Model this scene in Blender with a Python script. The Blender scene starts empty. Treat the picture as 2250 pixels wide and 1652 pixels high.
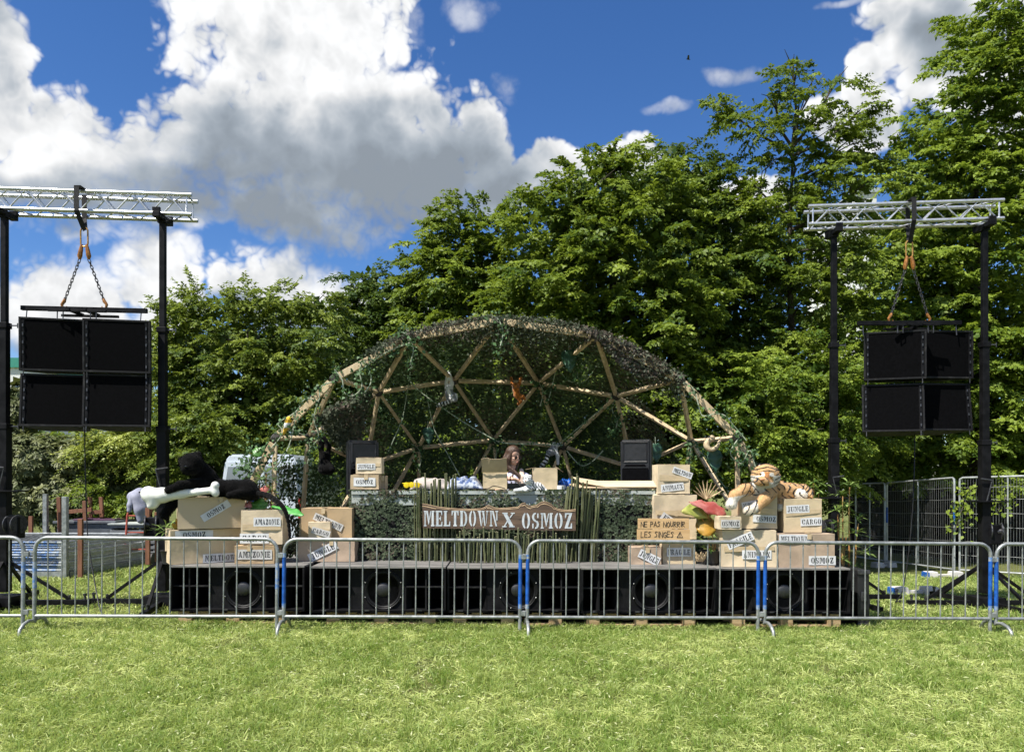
import bpy, bmesh, math, random
import numpy as np
from mathutils import Vector, Matrix, Euler

random.seed(7)
rng = np.random.default_rng(7)
R = math.radians
SC = bpy.context.scene
COL = SC.collection
PI = math.pi

# ------------------------------------------------------------------ camera
EYE = 1.62
cam_d = bpy.data.cameras.new('camera')
cam = bpy.data.objects.new('camera', cam_d)
COL.objects.link(cam)
cam.location = (0, 0, EYE)
cam.rotation_euler = (R(90), 0, 0)
cam_d.sensor_width = 36.0
cam_d.lens = 27.36
cam_d.shift_y = 0.1008
cam_d.clip_start = 0.05
cam_d.clip_end = 2000
SC.camera = cam
SC.view_settings.view_transform = 'Standard'
SC.view_settings.look = 'None'
SC.view_settings.gamma = 1.0
SC.view_settings.exposure = 0.9
SC.cycles.max_bounces = 4
SC.cycles.diffuse_bounces = 2
SC.cycles.glossy_bounces = 2
SC.cycles.transmission_bounces = 3
SC.cycles.transparent_max_bounces = 8
SC.cycles.use_denoising = True
SC.cycles.use_adaptive_sampling = True
SC.cycles.adaptive_threshold = .02
SC.cycles.use_light_tree = True
SC.cycles.caustics_reflective = False
SC.cycles.caustics_refractive = False

# ------------------------------------------------------------------ node maths
class X:
    nt = None
    def __init__(s, sock): s.s = sock
    @staticmethod
    def m(op, *a):
        n = X.nt.nodes.new('ShaderNodeMath'); n.operation = op
        for i, v in enumerate(a):
            if isinstance(v, X): X.nt.links.new(v.s, n.inputs[i])
            else: n.inputs[i].default_value = v
        return X(n.outputs[0])
    def __add__(s, o): return X.m('ADD', s, o)
    __radd__ = __add__
    def __sub__(s, o): return X.m('SUBTRACT', s, o)
    def __rsub__(s, o): return X.m('SUBTRACT', o, s)
    def __mul__(s, o): return X.m('MULTIPLY', s, o)
    __rmul__ = __mul__
    def __truediv__(s, o): return X.m('DIVIDE', s, o)
    def abs(s): return X.m('ABSOLUTE', s)
    def clamp(s):
        r = X.m('ADD', s, 0.0); r.s.node.use_clamp = True; return r
    def smooth(s, lo, hi, a=0.0, b=1.0):
        n = X.nt.nodes.new('ShaderNodeMapRange'); n.interpolation_type = 'SMOOTHSTEP'
        X.nt.links.new(s.s, n.inputs[0])
        for i, v in zip((1, 2, 3, 4), (lo, hi, a, b)): n.inputs[i].default_value = v
        return X(n.outputs[0])
def vmath(op, *a):
    n = X.nt.nodes.new('ShaderNodeVectorMath'); n.operation = op
    for i, v in enumerate(a):
        if isinstance(v, X): X.nt.links.new(v.s, n.inputs[i])
        else: n.inputs[i].default_value = v
    return n
def xyz(x, y, z):
    n = X.nt.nodes.new('ShaderNodeCombineXYZ')
    for i, v in enumerate((x, y, z)):
        if isinstance(v, X): X.nt.links.new(v.s, n.inputs[i])
        else: n.inputs[i].default_value = v
    return X(n.outputs[0])
def noise(vec, scale, detail=2, rough=.5, dist=0.0):
    n = X.nt.nodes.new('ShaderNodeTexNoise')
    X.nt.links.new(vec.s, n.inputs['Vector'])
    n.inputs['Scale'].default_value = scale; n.inputs['Detail'].default_value = detail
    n.inputs['Roughness'].default_value = rough; n.inputs['Distortion'].default_value = dist
    return X(n.outputs[0])
def mixc(f, a, b, kind='MIX'):
    n = X.nt.nodes.new('ShaderNodeMix'); n.data_type = 'RGBA'; n.blend_type = kind
    for idx, v in ((0, f), (6, a), (7, b)):
        if isinstance(v, X): X.nt.links.new(v.s, n.inputs[idx])
        elif idx == 0: n.inputs[0].default_value = v
        else: n.inputs[idx].default_value = (*v, 1)
    return X(n.outputs[2])

# ------------------------------------------------------------------ world: sky with cumulus
SUN_TO = Vector((-0.42, -0.33, 0.85)).normalized()
sun_el = math.asin(SUN_TO.z)
sun_rot = math.atan2(SUN_TO.x, SUN_TO.y)
W = bpy.data.worlds.new('World'); SC.world = W; W.use_nodes = True
X.nt = W.node_tree; X.nt.nodes.clear()
wout = X.nt.nodes.new('ShaderNodeOutputWorld'); wbg = X.nt.nodes.new('ShaderNodeBackground')
sky = X.nt.nodes.new('ShaderNodeTexSky'); sky.sky_type = 'NISHITA'; sky.sun_disc = False
sky.sun_elevation = sun_el; sky.sun_rotation = sun_rot
sky.air_density = 1.0; sky.dust_density = 0.1; sky.ozone_density = 4.0; sky.altitude = 900
tc = X.nt.nodes.new('ShaderNodeTexCoord')
dirv = X(tc.outputs['Generated'])
sep = X.nt.nodes.new('ShaderNodeSeparateXYZ'); X.nt.links.new(dirv.s, sep.inputs[0])
dx, dy, dz = X(sep.outputs[0]), X(sep.outputs[1]), X(sep.outputs[2])
az = X.m('ARCTAN2', dx, dy); el = X.m('ARCSINE', dz)
def ang(px, py):
    a = math.atan((px - 1125) / 1710.0)
    return a, math.atan((1053 - py) / 1710.0 * math.cos(a))
warp = noise(dirv, 5.0, 3, .6)
warp2 = noise(X(vmath('ADD', dirv, (3.1, 1.7, 5.2)).outputs[0]), 5.0, 3, .6)
paz = az + (warp - .5) * .20
pel = el + (warp2 - .5) * .15
pv = xyz(paz, pel, 0.0)
def blobs(lst, vec, k=.18):
    acc = None
    for (px, py, rx, ry) in lst:
        a, e = ang(px, py); ra, re = rx / 1710.0 * math.cos(a) ** 2, ry / 1710.0 * math.cos(a)
        n = vmath('MULTIPLY_ADD', vec, (1 / ra, 1 / re, 0), (-a / ra, -e / re, 0))
        d = vmath('DOT_PRODUCT', X(n.outputs[0]), X(n.outputs[0]))
        v = 1.0 - X(d.outputs['Value'])
        acc = v if acc is None else X.m('SMOOTH_MAX', acc, v, k)
    return acc
CL = [(665, 60, 275, 210), (710, 300, 310, 170), (860, 340, 300, 105), (1075, 290, 95, 66), (1150, 400, 190, 62), (1250, 350, 90, 55),
      (610, 455, 260, 88), (500, 320, 160, 120), (120, 350, 240, 170), (20, 170, 75, 170), (-200, 200, 260, 260), (240, 370, 250, 150), (330, 460, 200, 60),
      (285, 600, 100, 100), (110, 690, 210, 110), (350, 680, 90, 95), (690, 640, 230, 92), (560, 640, 120, 60),
      (2060, 30, 190, 120), (2150, 140, 170, 120), (1900, 175, 52, 50), (1900, 260, 90, 80), (1800, 300, 90, 60), (2300, 240, 200, 200),
      (1420, 380, 90, 60), (1560, 470, 160, 60)]
WI = [(1150, 190, 62, 42), (905, 60, 45, 60), (1650, 152, 60, 16), (1515, 250, 60, 18), (1035, 15, 60, 30), (1840, 0, 60, 14), (100, 470, 120, 30)]
dens = blobs(CL, pv)
wisp = blobs(WI, pv)
def billow(off):
    v = X(vmath('ADD', dirv, off).outputs[0])
    acc = None
    for sc_, w_ in ((10, .40), (24, .34), (55, .24), (120, .14)):
        b = ((noise(v, sc_, 0.0, .5) - .5) * 3.2).abs() * w_
        acc = b if acc is None else acc + b
    return acc
b0 = billow((0, 0, 0))
b1 = billow((-.009, -.003, .013))
fine = noise(dirv, 22, 5, .62)
# the sky that goes on outside the frame: broken cumulus of the same kind
gen = noise(X(vmath('MULTIPLY', dirv, (1, 1, 1.8)).outputs[0]), 2.3, 2, .55)
infront = (dy - .45).smooth(0, .25) * (1.0 - (el - .72).smooth(0, .2))
general = ((gen - .52) * 6.0) * (1.0 - infront) - infront * 1.5
dens = X.m('MAXIMUM', dens, general)
D = dens * .95 + (b0 - .40) * 1.25 + (fine - .5) * .75 + .06
# crisp cauliflower tops, soft undersides
low = blobs([(800, 480, 700, 120), (150, 530, 300, 90), (150, 790, 400, 80), (700, 710, 300, 60)], pv, .2).smooth(-.2, .6)
sharp = D.smooth(-.04, .46); soft = D.smooth(-.2, .95)
cover = sharp + (soft - sharp) * low
wd = wisp + (b0 - .42) * 1.0 + (fine - .5) * 2.0
cover = X.m('MAXIMUM', cover, wd.smooth(-.1, 1.7) * .6)
# light on the clouds: sunlit upper rims, thick grey undersides
SH = [(800, 385, 440, 95), (620, 490, 340, 60), (400, 420, 260, 70), (980, 370, 240, 80), (100, 450, 300, 60),
      (2130, 90, 110, 60), (640, 690, 200, 30), (1180, 450, 150, 26), (100, 790, 200, 50)]
shade = blobs(SH, pv, .5).smooth(-1.2, 1.1)
relief = b0 - b1
big0 = noise(dirv, 9, 3, .5)
big1 = noise(X(vmath('ADD', dirv, (-.024, -.01, .030)).outputs[0]), 9, 3, .5)
lump = big0 - big1
core = D.smooth(.15, 1.4)
lum = 1.0 - core * .12 - shade * .52 + relief * (.34 - shade * .22) + lump * (1.35 - shade * .6) + (fine - .5) * .10
lum = X.m('MINIMUM', X.m('MAXIMUM', lum, .42), 1.06)
ccol = mixc(lum.smooth(.45, .95), (3.7, 4.25, 4.9), (5.1, 5.15, 5.2))
ccol = mixc(1.0, ccol, xyz(lum, lum, lum), 'MULTIPLY')
skyc = X.nt.nodes.new('ShaderNodeHueSaturation'); skyc.inputs['Hue'].default_value = .508; skyc.inputs['Saturation'].default_value = 1.22; skyc.inputs['Value'].default_value = .80
X.nt.links.new(sky.outputs[0], skyc.inputs['Color'])
final = mixc(cover, X(skyc.outputs[0]), ccol)
X.nt.links.new(final.s, wbg.inputs[0]); wbg.inputs[1].default_value = 0.10
W.cycles.sampling_method = 'MANUAL'; W.cycles.sample_map_resolution = 256
X.nt.links.new(wbg.outputs[0], wout.inputs[0])

sun_d = bpy.data.lights.new('sun', 'SUN'); sun_d.energy = 4.6; sun_d.angle = R(.53); sun_d.color = (1, .955, .88)
sun = bpy.data.objects.new('sun', sun_d); COL.objects.link(sun)
sun.rotation_euler = SUN_TO.to_track_quat('Z', 'Y').to_euler()
sun.location = (0, 0, 40)

# ------------------------------------------------------------------ helpers
F = 1710.0
def P(px, py, d):
    return Vector(((px - 1125) * d / F, d, EYE - (py - 1053) * d / F))
def sstep(a, b, x):
    t = min(1, max(0, (x - a) / (b - a))); return t * t * (3 - 2 * t)
def G(x, y):
    return -.0095 * max(-12, min(12, x)) - .042 * min(10, max(0, y - 9.5)) * sstep(3, 7, x)

MATS = {}
def mat(name, col, rough=.6, metal=0.0, var=.12, vscale=9, bump=0.0, bscale=40, spec=.5, col2=None, lo=.35, hi=.65, attr=None, sheen=0.0, coord='Object', stretch=None):
    m = bpy.data.materials.new(name); m.use_nodes = True; MATS[name] = m
    nt = m.node_tree; X.nt = nt; b = nt.nodes['Principled BSDF']
    b.inputs['Roughness'].default_value = rough; b.inputs['Metallic'].default_value = metal
    b.inputs['Specular IOR Level'].default_value = spec
    if sheen: b.inputs['Sheen Weight'].default_value = sheen
    t = nt.nodes.new('ShaderNodeTexCoord'); v = X(t.outputs[coord])
    if stretch: v = X(vmath('MULTIPLY', v, stretch).outputs[0])
    oi = nt.nodes.new('ShaderNodeObjectInfo')
    v = X(vmath('ADD', v, xyz(X(oi.outputs['Random']) * 17.0, X(oi.outputs['Random']) * 5.0, 0.0)).outputs[0])
    n = noise(v, vscale, 6, .6)
    c2 = col2 or tuple(min(1, c * (1 + var)) for c in col); c1 = col if col2 else tuple(c * (1 - var) for c in col)
    c = mixc(n.smooth(lo, hi), c1, c2)
    if attr:
        a = nt.nodes.new('ShaderNodeAttribute'); a.attribute_name = attr
        c = mixc(1.0, c, X(a.outputs['Color']), 'MULTIPLY')
    nt.links.new(c.s, b.inputs['Base Color'])
    rr = (n - .5) * .25 + rough
    nt.links.new(rr.clamp().s, b.inputs['Roughness'])
    if bump:
        bn = nt.nodes.new('ShaderNodeBump'); bn.inputs['Strength'].default_value = bump; bn.inputs['Distance'].default_value = .01
        h = noise(v, bscale, 4, .6); nt.links.new(h.s, bn.inputs['Height']); nt.links.new(bn.outputs[0], b.inputs['Normal'])
    return m
def leafmat(name, dark, light, trans=.35, rough=.45, spec=.35):
    m = bpy.data.materials.new(name); m.use_nodes = True; MATS[name] = m
    nt = m.node_tree; X.nt = nt; b = nt.nodes['Principled BSDF']; out = nt.nodes['Material Output']
    a = nt.nodes.new('ShaderNodeAttribute'); a.attribute_name = 'tint'
    c = mixc(X(a.outputs['Fac']), dark, light)
    nt.links.new(c.s, b.inputs['Base Color']); b.inputs['Roughness'].default_value = rough
    b.inputs['Specular IOR Level'].default_value = spec
    tr = nt.nodes.new('ShaderNodeBsdfTranslucent')
    c3 = mixc(.5, c, (light[0] * 1.25, light[1] * 1.25, light[2] * .8)); nt.links.new(c3.s, tr.inputs['Color'])
    mx = nt.nodes.new('ShaderNodeMixShader'); mx.inputs[0].default_value = trans
    nt.links.new(b.outputs[0], mx.inputs[1]); nt.links.new(tr.outputs[0], mx.inputs[2]); nt.links.new(mx.outputs[0], out.inputs['Surface'])
    return m

def tag(o, label=None, cat=None, group=None, kind=None):
    if label: o['label'] = label
    if cat: o['category'] = cat
    if group: o['group'] = group
    if kind: o['kind'] = kind
    return o
def empty(name, loc, label, cat, group=None, rz=0.0):
    o = bpy.data.objects.new(name, None); COL.objects.link(o); o.location = loc; o.rotation_euler = (0, 0, rz)
    o.empty_display_size = .1
    return tag(o, label, cat, group)
def addobj(name, me, material, parent=None, world=False):
    o = bpy.data.objects.new(name, me); COL.objects.link(o)
    if material and not me.materials: me.materials.append(MATS[material] if isinstance(material, str) else material)
    if parent:
        o.parent = parent
        if world: o.location = -Vector(parent.location)
    return o
def copy_tree(src, parent=None):
    c = src.copy(); COL.objects.link(c); c.parent = parent
    for ch in list(src.children): copy_tree(ch, c)
    return c

class MB:
    """collects faces for one mesh"""
    def __init__(s): s.v = []; s.f = []
    def add(s, vs, fs, M=None):
        o = len(s.v)
        s.v += [tuple(M @ Vector(v)) if M is not None else tuple(v) for v in vs]
        s.f += [tuple(i + o for i in f) for f in fs]
        return s
    def box(s, c, d, rot=None, bev=0.0, taper=None):
        x, y, z = (k / 2 for k in d)
        vs = [(-x, -y, -z), (x, -y, -z), (x, y, -z), (-x, y, -z), (-x, -y, z), (x, -y, z), (x, y, z), (-x, y, z)]
        if taper: vs = vs[:4] + [(a * taper, b * taper, q) for a, b, q in vs[4:]]
        fs = [(0, 3, 2, 1), (4, 5, 6, 7), (0, 1, 5, 4), (1, 2, 6, 5), (2, 3, 7, 6), (3, 0, 4, 7)]
        M = Matrix.Translation(c) @ (Euler(rot).to_matrix().to_4x4() if rot else Matrix.Identity(4))
        if bev > 0:
            bm = bmesh.new(); bv = [bm.verts.new(v) for v in vs]
            for f in fs: bm.faces.new([bv[i] for i in f])
            bmesh.ops.bevel(bm, geom=list(bm.edges), offset=bev, segments=2, affect='EDGES', profile=.6)
            bm.verts.index_update(); vs = [v.co[:] for v in bm.verts]; fs = [[v.index for v in f.verts] for f in bm.faces]; bm.free()
        return s.add(vs, fs, M)
    def bar(s, a, b, w, h=None, up=(0, 0, 1), bev=0):
        a, b = Vector(a), Vector(b); h = h or w; ax = (b - a); L = ax.length; ax.normalize()
        up = Vector(up)
        if abs(ax.dot(up)) > .98: up = Vector((0, 1, 0))
        sx = ax.cross(up).normalized(); uz = sx.cross(ax)
        M = Matrix((( *sx, 0), (*ax, 0), (*uz, 0), (0, 0, 0, 1))).transposed(); M.translation = (a + b) / 2
        t = MB().box((0, 0, 0), (w, L, h), bev=bev)
        return s.add(t.v, t.f, M)
    def tube(s, pts, r, n=8, closed=False, cap=True):
        pts = [Vector(p) for p in pts]; k = len(pts)
        rs = r if hasattr(r, '__len__') else [r] * k
        rings = []; prev = None
        for i, p in enumerate(pts):
            a = pts[i - 1] if (i or closed) else pts[0]; b = pts[(i + 1) % k] if (i < k - 1 or closed) else pts[-1]
            t = (b - a)
            if t.length < 1e-9: t = Vector((0, 0, 1))
            t.normalize()
            if prev is None:
                u = Vector((0, 0, 1)) if abs(t.z) < .9 else Vector((1, 0, 0))
                u = (u - t * u.dot(t)).normalized()
            else:
                u = prev - t * prev.dot(t)
                u = u.normalized() if u.length > 1e-6 else Vector((1, 0, 0))
            prev = u; w = t.cross(u)
            rings.append([p + (u * math.cos(2 * PI * j / n) + w * math.sin(2 * PI * j / n)) * rs[i] for j in range(n)])
        vs = [v for rg in rings for v in rg]; fs = []
        for i in range(k if closed else k - 1):
            for j in range(n):
                a = i * n + j; b = i * n + (j + 1) % n; c = ((i + 1) % k) * n
                fs.append((a, b, c + (j + 1) % n, c + j))
        if cap and not closed:
            fs.append(tuple(range(n - 1, -1, -1))); fs.append(tuple((k - 1) * n + j for j in range(n)))
        return s.add(vs, fs)
    def lathe(s, prof, n=20, M=None):
        """prof: (r, z) list, turned about z"""
        vs = []; fs = []; k = len(prof)
        for (r, z) in prof:
            vs += [(r * math.cos(2 * PI * j / n), r * math.sin(2 * PI * j / n), z) for j in range(n)]
        for i in range(k - 1):
            for j in range(n):
                fs.append((i * n + j, i * n + (j + 1) % n, (i + 1) * n + (j + 1) % n, (i + 1) * n + j))
        fs.append(tuple(range(n - 1, -1, -1))); fs.append(tuple((k - 1) * n + j for j in range(n)))
        return s.add(vs, fs, M)
    def prism(s, out, y0, y1, M=None):
        """out: (x, z) outline, extruded along y"""
        n = len(out)
        vs = [(x, y0, z) for x, z in out] + [(x, y1, z) for x, z in out]
        fs = [tuple(range(n)), tuple(range(2 * n - 1, n - 1, -1))]
        fs += [(i, n + i, n + (i + 1) % n, (i + 1) % n) for i in range(n)]
        return s.add(vs, fs, M)
    def ell(s, c, r, rot=None, n=12, m=8):
        vs = []; fs = []
        for i in range(1, m):
            t = PI * i / m
            vs += [(r[0] * math.sin(t) * math.cos(2 * PI * j / n), r[1] * math.sin(t) * math.sin(2 * PI * j / n), r[2] * math.cos(t)) for j in range(n)]
        a = len(vs); vs += [(0, 0, r[2]), (0, 0, -r[2])]
        for i in range(m - 2):
            for j in range(n): fs.append((i * n + j, (i + 1) * n + j, (i + 1) * n + (j + 1) % n, i * n + (j + 1) % n))
        for j in range(n):
            fs.append((a, j, (j + 1) % n)); fs.append((a + 1, (m - 2) * n + (j + 1) % n, (m - 2) * n + j))
        M = Matrix.Translation(c) @ (Euler(rot).to_matrix().to_4x4() if rot else Matrix.Identity(4))
        return s.add(vs, fs, M)
    def mesh(s, name, smooth=False):
        me = bpy.data.meshes.new(name); me.from_pydata(s.v, [], s.f)
        if smooth: me.shade_smooth() if hasattr(me, 'shade_smooth') else None
        me.validate(); me.update()
        return me
    def build(s, name, material, parent=None, world=False, smooth=False, fix=False):
        me = s.mesh(name, smooth)
        if fix:
            bm = bmesh.new(); bm.from_mesh(me); bmesh.ops.recalc_face_normals(bm, faces=bm.faces); bm.to_mesh(me); bm.free()
        if smooth: me.set_sharp_from_angle(angle=R(40))
        return addobj(name, me, material, parent, world)

def np_mesh(name, V, Fq, attrs=None):
    """fast mesh from numpy; Fq (n,k) faces of equal size; attrs {name: per-vertex float or (n,3) colour}"""
    me = bpy.data.meshes.new(name); n, k = Fq.shape
    me.vertices.add(len(V)); me.vertices.foreach_set('co', np.ascontiguousarray(V, np.float32).ravel())
    me.loops.add(n * k); me.loops.foreach_set('vertex_index', np.ascontiguousarray(Fq, np.int32).ravel())
    me.polygons.add(n); me.polygons.foreach_set('loop_start', np.arange(0, n * k, k, dtype=np.int32))
    me.update(calc_edges=True)
    for nm, a in (attrs or {}).items():
        if a.ndim == 1:
            at = me.attributes.new(nm, 'FLOAT', 'POINT'); at.data.foreach_set('value', np.ascontiguousarray(a, np.float32))
        else:
            at = me.attributes.new(nm, 'FLOAT_COLOR', 'POINT')
            at.data.foreach_set('color', np.ascontiguousarray(np.c_[a, np.ones(len(a))], np.float32).ravel())
    return me
def unit(a): return a / np.maximum(1e-9, np.linalg.norm(a, axis=-1, keepdims=True))
def leaves_np(c, d, nrm, L, Wd, tint, fold=.18, notch=.42):
    """leaf quads: c base points, d along-leaf, nrm normal"""
    d = unit(d); s_ = unit(np.cross(d, nrm)); nn = np.cross(s_, d)
    L = np.asarray(L).reshape(-1, 1) * np.ones((len(c), 1)); Wd = np.asarray(Wd).reshape(-1, 1) * np.ones((len(c), 1))
    b = c; t = c + d * L - nn * L * .10
    m = c + d * L * notch + nn * Wd * fold
    l = m + s_ * Wd * .5; r = m - s_ * Wd * .5
    V = np.stack([b, r, t, l], 1).reshape(-1, 3); n = len(c)
    Fq = np.arange(4 * n).reshape(n, 4)
    return V, Fq, np.repeat(tint, 4)
# ------------------------------------------------------------------ ground
def ground_mat():
    m = bpy.data.materials.new('lawn_soil'); m.use_nodes = True; MATS['lawn_soil'] = m
    nt = m.node_tree; X.nt = nt; b = nt.nodes['Principled BSDF']
    t = nt.nodes.new('ShaderNodeTexCoord'); v = X(t.outputs['Object'])
    a = noise(v, 1.1, 5, .6); c = noise(v, 40, 5, .7); e = noise(v, 160, 3, .6)
    col = mixc(a.smooth(.35, .65), (.095, .118, .032), (.155, .170, .055))
    col = mixc(c.smooth(.40, .72), col, (.21, .22, .075))
    col = mixc((e.smooth(.55, .75)) * .7, col, (.045, .065, .014))
    nt.links.new(col.s, b.inputs['Base Color']); b.inputs['Roughness'].default_value = .9; b.inputs['Specular IOR Level'].default_value = .1
    bn = nt.nodes.new('ShaderNodeBump'); bn.inputs['Strength'].default_value = .8; bn.inputs['Distance'].default_value = .03
    nt.links.new((c + e).s, bn.inputs['Height']); nt.links.new(bn.outputs[0], b.inputs['Normal'])
ground_mat()
gx = np.r_[-900, -300, -100, -40, np.arange(-20, 20.1, .5), 40, 100, 300, 900]
gy = np.r_[-900, -200, -40, -10, np.arange(0, 32.1, .5), 50, 100, 300, 1200]
GX, GY = np.meshgrid(gx, gy)
GZ = np.vectorize(G)(GX, GY)
nx, ny = len(gx), len(gy)
idx = np.arange(nx * ny).reshape(ny, nx)
Fg = np.stack([idx[:-1, :-1], idx[:-1, 1:], idx[1:, 1:], idx[1:, :-1]], -1).reshape(-1, 4)
ground = addobj('ground', np_mesh('ground', np.stack([GX, GY, GZ], -1).reshape(-1, 3), Fg), 'lawn_soil')
tag(ground, 'mown lawn in front of and around the stage', kind='structure')

def Gnp(x, y):
    t = np.clip((x - 3) / 4, 0, 1); s_ = t * t * (3 - 2 * t)
    return -.0095 * np.clip(x, -12, 12) - .042 * np.clip(y - 9.5, 0, 10) * s_
leafmat('grass_blade', (.145, .240, .036), (.60, .66, .25), trans=.42, rough=.5, spec=.3)
def vnoise(x, y, s, seed):
    r_ = np.random.default_rng(seed); T = r_.random((64, 64))
    u, v = x * s, y * s; i, j = np.floor(u).astype(int), np.floor(v).astype(int); fu, fv = u - i, v - j
    fu, fv = fu * fu * (3 - 2 * fu), fv * fv * (3 - 2 * fv)
    g = lambda a, b: T[a % 64, b % 64]
    return (g(i, j) * (1 - fu) + g(i + 1, j) * fu) * (1 - fv) + (g(i, j + 1) * (1 - fu) + g(i + 1, j + 1) * fu) * fv
def grass(y0, y1, dens, wid, ln, lay):
    area = (y1 - y0) * (y1 + y0) * .68
    n = int(area * dens)
    y = np.sqrt(rng.random(n) * (y1 ** 2 - y0 ** 2) + y0 ** 2); x = (rng.random(n) * 2 - 1) * y * .68
    big = vnoise(x, y, .55, 3) * .5 + vnoise(x, y, 1.5, 4) * .5; sm = vnoise(x, y, 7, 5); clump = vnoise(x, y, 16, 6)
    bare = (vnoise(x, y, 1.5, 8) > .84) & (y < 8)
    keep = ~((x > -4.0) & (x < 4.0) & (y > 8.7) & (y < 13)) & ~(bare & (rng.random(n) < .75))
    x, y, big, sm, clump = (a[keep] for a in (x, y, big, sm, clump)); n = len(x)
    z = Gnp(x, y)
    az_ = rng.random(n) * 2 * PI; flat = rng.random(n) < (lay + .25 * (sm > .55))
    tilt = np.where(flat, rng.uniform(1.0, 1.5, n), rng.uniform(.1, .95, n))
    d = np.stack([np.cos(az_) * np.sin(tilt), np.sin(az_) * np.sin(tilt), np.cos(tilt)], -1)
    h = ln * (.40 + .75 * clump + .35 * (1 - big)) * rng.uniform(.6, 1.35, n)
    w = wid * rng.uniform(.6, 1.4, n)
    side = unit(np.cross(d, rng.normal(size=(n, 3))))
    base = np.stack([x, y, z - .004 + np.where(flat, rng.random(n) * .03, 0)], -1)
    bend = np.stack([np.cos(az_), np.sin(az_), -.5 * np.ones(n)], -1) * (h * rng.uniform(.05, .4, n))[:, None]
    mid = base + d * (h * .55)[:, None]; tip = base + d * h[:, None] + bend
    V = np.stack([base - side * w[:, None] * .5, base + side * w[:, None] * .5, mid + side * w[:, None] * .42, tip, mid - side * w[:, None] * .42], 1).reshape(-1, 3)
    q = np.arange(n)[:, None] * 5
    Fq = np.concatenate([q + np.array([[0, 1, 2]]), q + np.array([[0, 2, 4]]), q + np.array([[4, 2, 3]])])
    tint = np.clip(-.20 + 1.05 * big + .50 * (sm - .5) + rng.normal(0, .24, n) + np.where(flat, .28, 0), 0, 1)
    tint = np.where(rng.random(n) < np.where(vnoise(x, y, 1.5, 8) > .80, .5, .07), rng.uniform(.9, 1.5, n), tint)
    return V, Fq, np.repeat(tint, 5)
parts_ = [grass(4.0, 5.6, 5600, .0052, .062, .30), grass(5.6, 8.8, 3150, .0068, .066, .28), grass(8.8, 16, 760, .011, .070, .12)]
def tufts(nc, y0, y1):
    cy = np.sqrt(rng.random(nc) * (y1 ** 2 - y0 ** 2) + y0 ** 2); cx = (rng.random(nc) * 2 - 1) * cy * .68; per = 46
    x = (cx[:, None] + rng.normal(0, .035, (nc, per))).ravel(); y = (cy[:, None] + rng.normal(0, .035, (nc, per))).ravel(); n = len(x)
    ok = ~((x > -4.0) & (x < 4.0) & (y > 8.55)); x, y = x[ok], y[ok]; tt = np.repeat(rng.uniform(-.1, .45, nc), per)[ok]; n = len(x)
    a_ = rng.random(n) * 2 * PI; t_ = np.abs(rng.normal(0, .55, n)); d = np.stack([np.cos(a_) * np.sin(t_), np.sin(a_) * np.sin(t_), np.cos(t_)], -1)
    h = rng.uniform(.05, .115, n); w = rng.uniform(.004, .008, n); side = unit(np.cross(d, rng.normal(size=(n, 3)))) * w[:, None] * .5
    b = np.stack([x, y, Gnp(x, y) - .003], -1); m = b + d * (h * .55)[:, None]; t = b + d * h[:, None] + np.stack([np.cos(a_), np.sin(a_), -.6 * np.ones(n)], -1) * (h * .3)[:, None]
    V = np.stack([b - side, b + side, m + side * .8, t, m - side * .8], 1).reshape(-1, 3); q = np.arange(n)[:, None] * 5
    Fq = np.concatenate([q + np.array([[0, 1, 2]]), q + np.array([[0, 2, 4]]), q + np.array([[4, 2, 3]])])
    return V, Fq, np.repeat(np.clip(tt + rng.normal(0, .12, n), 0, 1), 5)
parts_ += [tufts(1300, 4.0, 8.9)]
off = 0; Vs = []; Fs = []; Ts = []
for V_, F_, T_ in parts_:
    Vs.append(V_); Fs.append(F_ + off); Ts.append(T_); off += len(V_)
gr = addobj('grass', np_mesh('grass', np.concatenate(Vs), np.concatenate(Fs), {'tint': np.concatenate(Ts)}), 'grass_blade')
tag(gr, 'short sunlit green grass with pale clippings', 'grass', kind='stuff')
# broad dry clippings and clover leaves lying in the lawn
n = 7000
y = np.sqrt(rng.random(n) * (8.6 ** 2 - 4.0 ** 2) + 4.0 ** 2); x = (rng.random(n) * 2 - 1) * y * .68
c = np.stack([x, y, Gnp(x, y) + rng.uniform(.012, .05, n)], -1); a_ = rng.random(n) * 2 * PI
d = np.stack([np.cos(a_), np.sin(a_), rng.normal(0, .3, n)], -1); nr = np.stack([rng.normal(0, .4, n), rng.normal(0, .4, n), np.ones(n)], -1)
V_, F_, T_ = leaves_np(c, d, nr, rng.uniform(.02, .06, n), rng.uniform(.005, .014, n), rng.uniform(0, 1, n))
leafmat('clipping', (.22, .30, .08), (.55, .56, .33), trans=.2)
cl = addobj('lawn_clippings', np_mesh('lawn_clippings', V_, F_, {'tint': T_}), 'clipping')
tag(cl, 'pale dry clippings scattered over the lawn', 'clippings', kind='stuff')
# ------------------------------------------------------------------ trees
leafmat('hornbeam_leaf', (.044, .090, .010), (.225, .292, .036), trans=.35, rough=.55, spec=.3)
leafmat('fresh_leaf', (.050, .105, .011), (.265, .345, .046), trans=.38, rough=.55, spec=.3)
leafmat('left_leaf', (.045, .088, .012), (.225, .282, .042), trans=.33, rough=.55, spec=.3)
leafmat('rhododendron_leaf', (.045, .066, .018), (.200, .215, .080), trans=.15, rough=.55, spec=.35)
leafmat('yellow_leaf', (.09, .14, .015), (.42, .46, .10), trans=.3)
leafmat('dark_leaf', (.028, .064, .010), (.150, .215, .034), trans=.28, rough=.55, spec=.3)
mat('bark', (.075, .062, .048), .9, var=.3, vscale=14, bump=.6)

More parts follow.
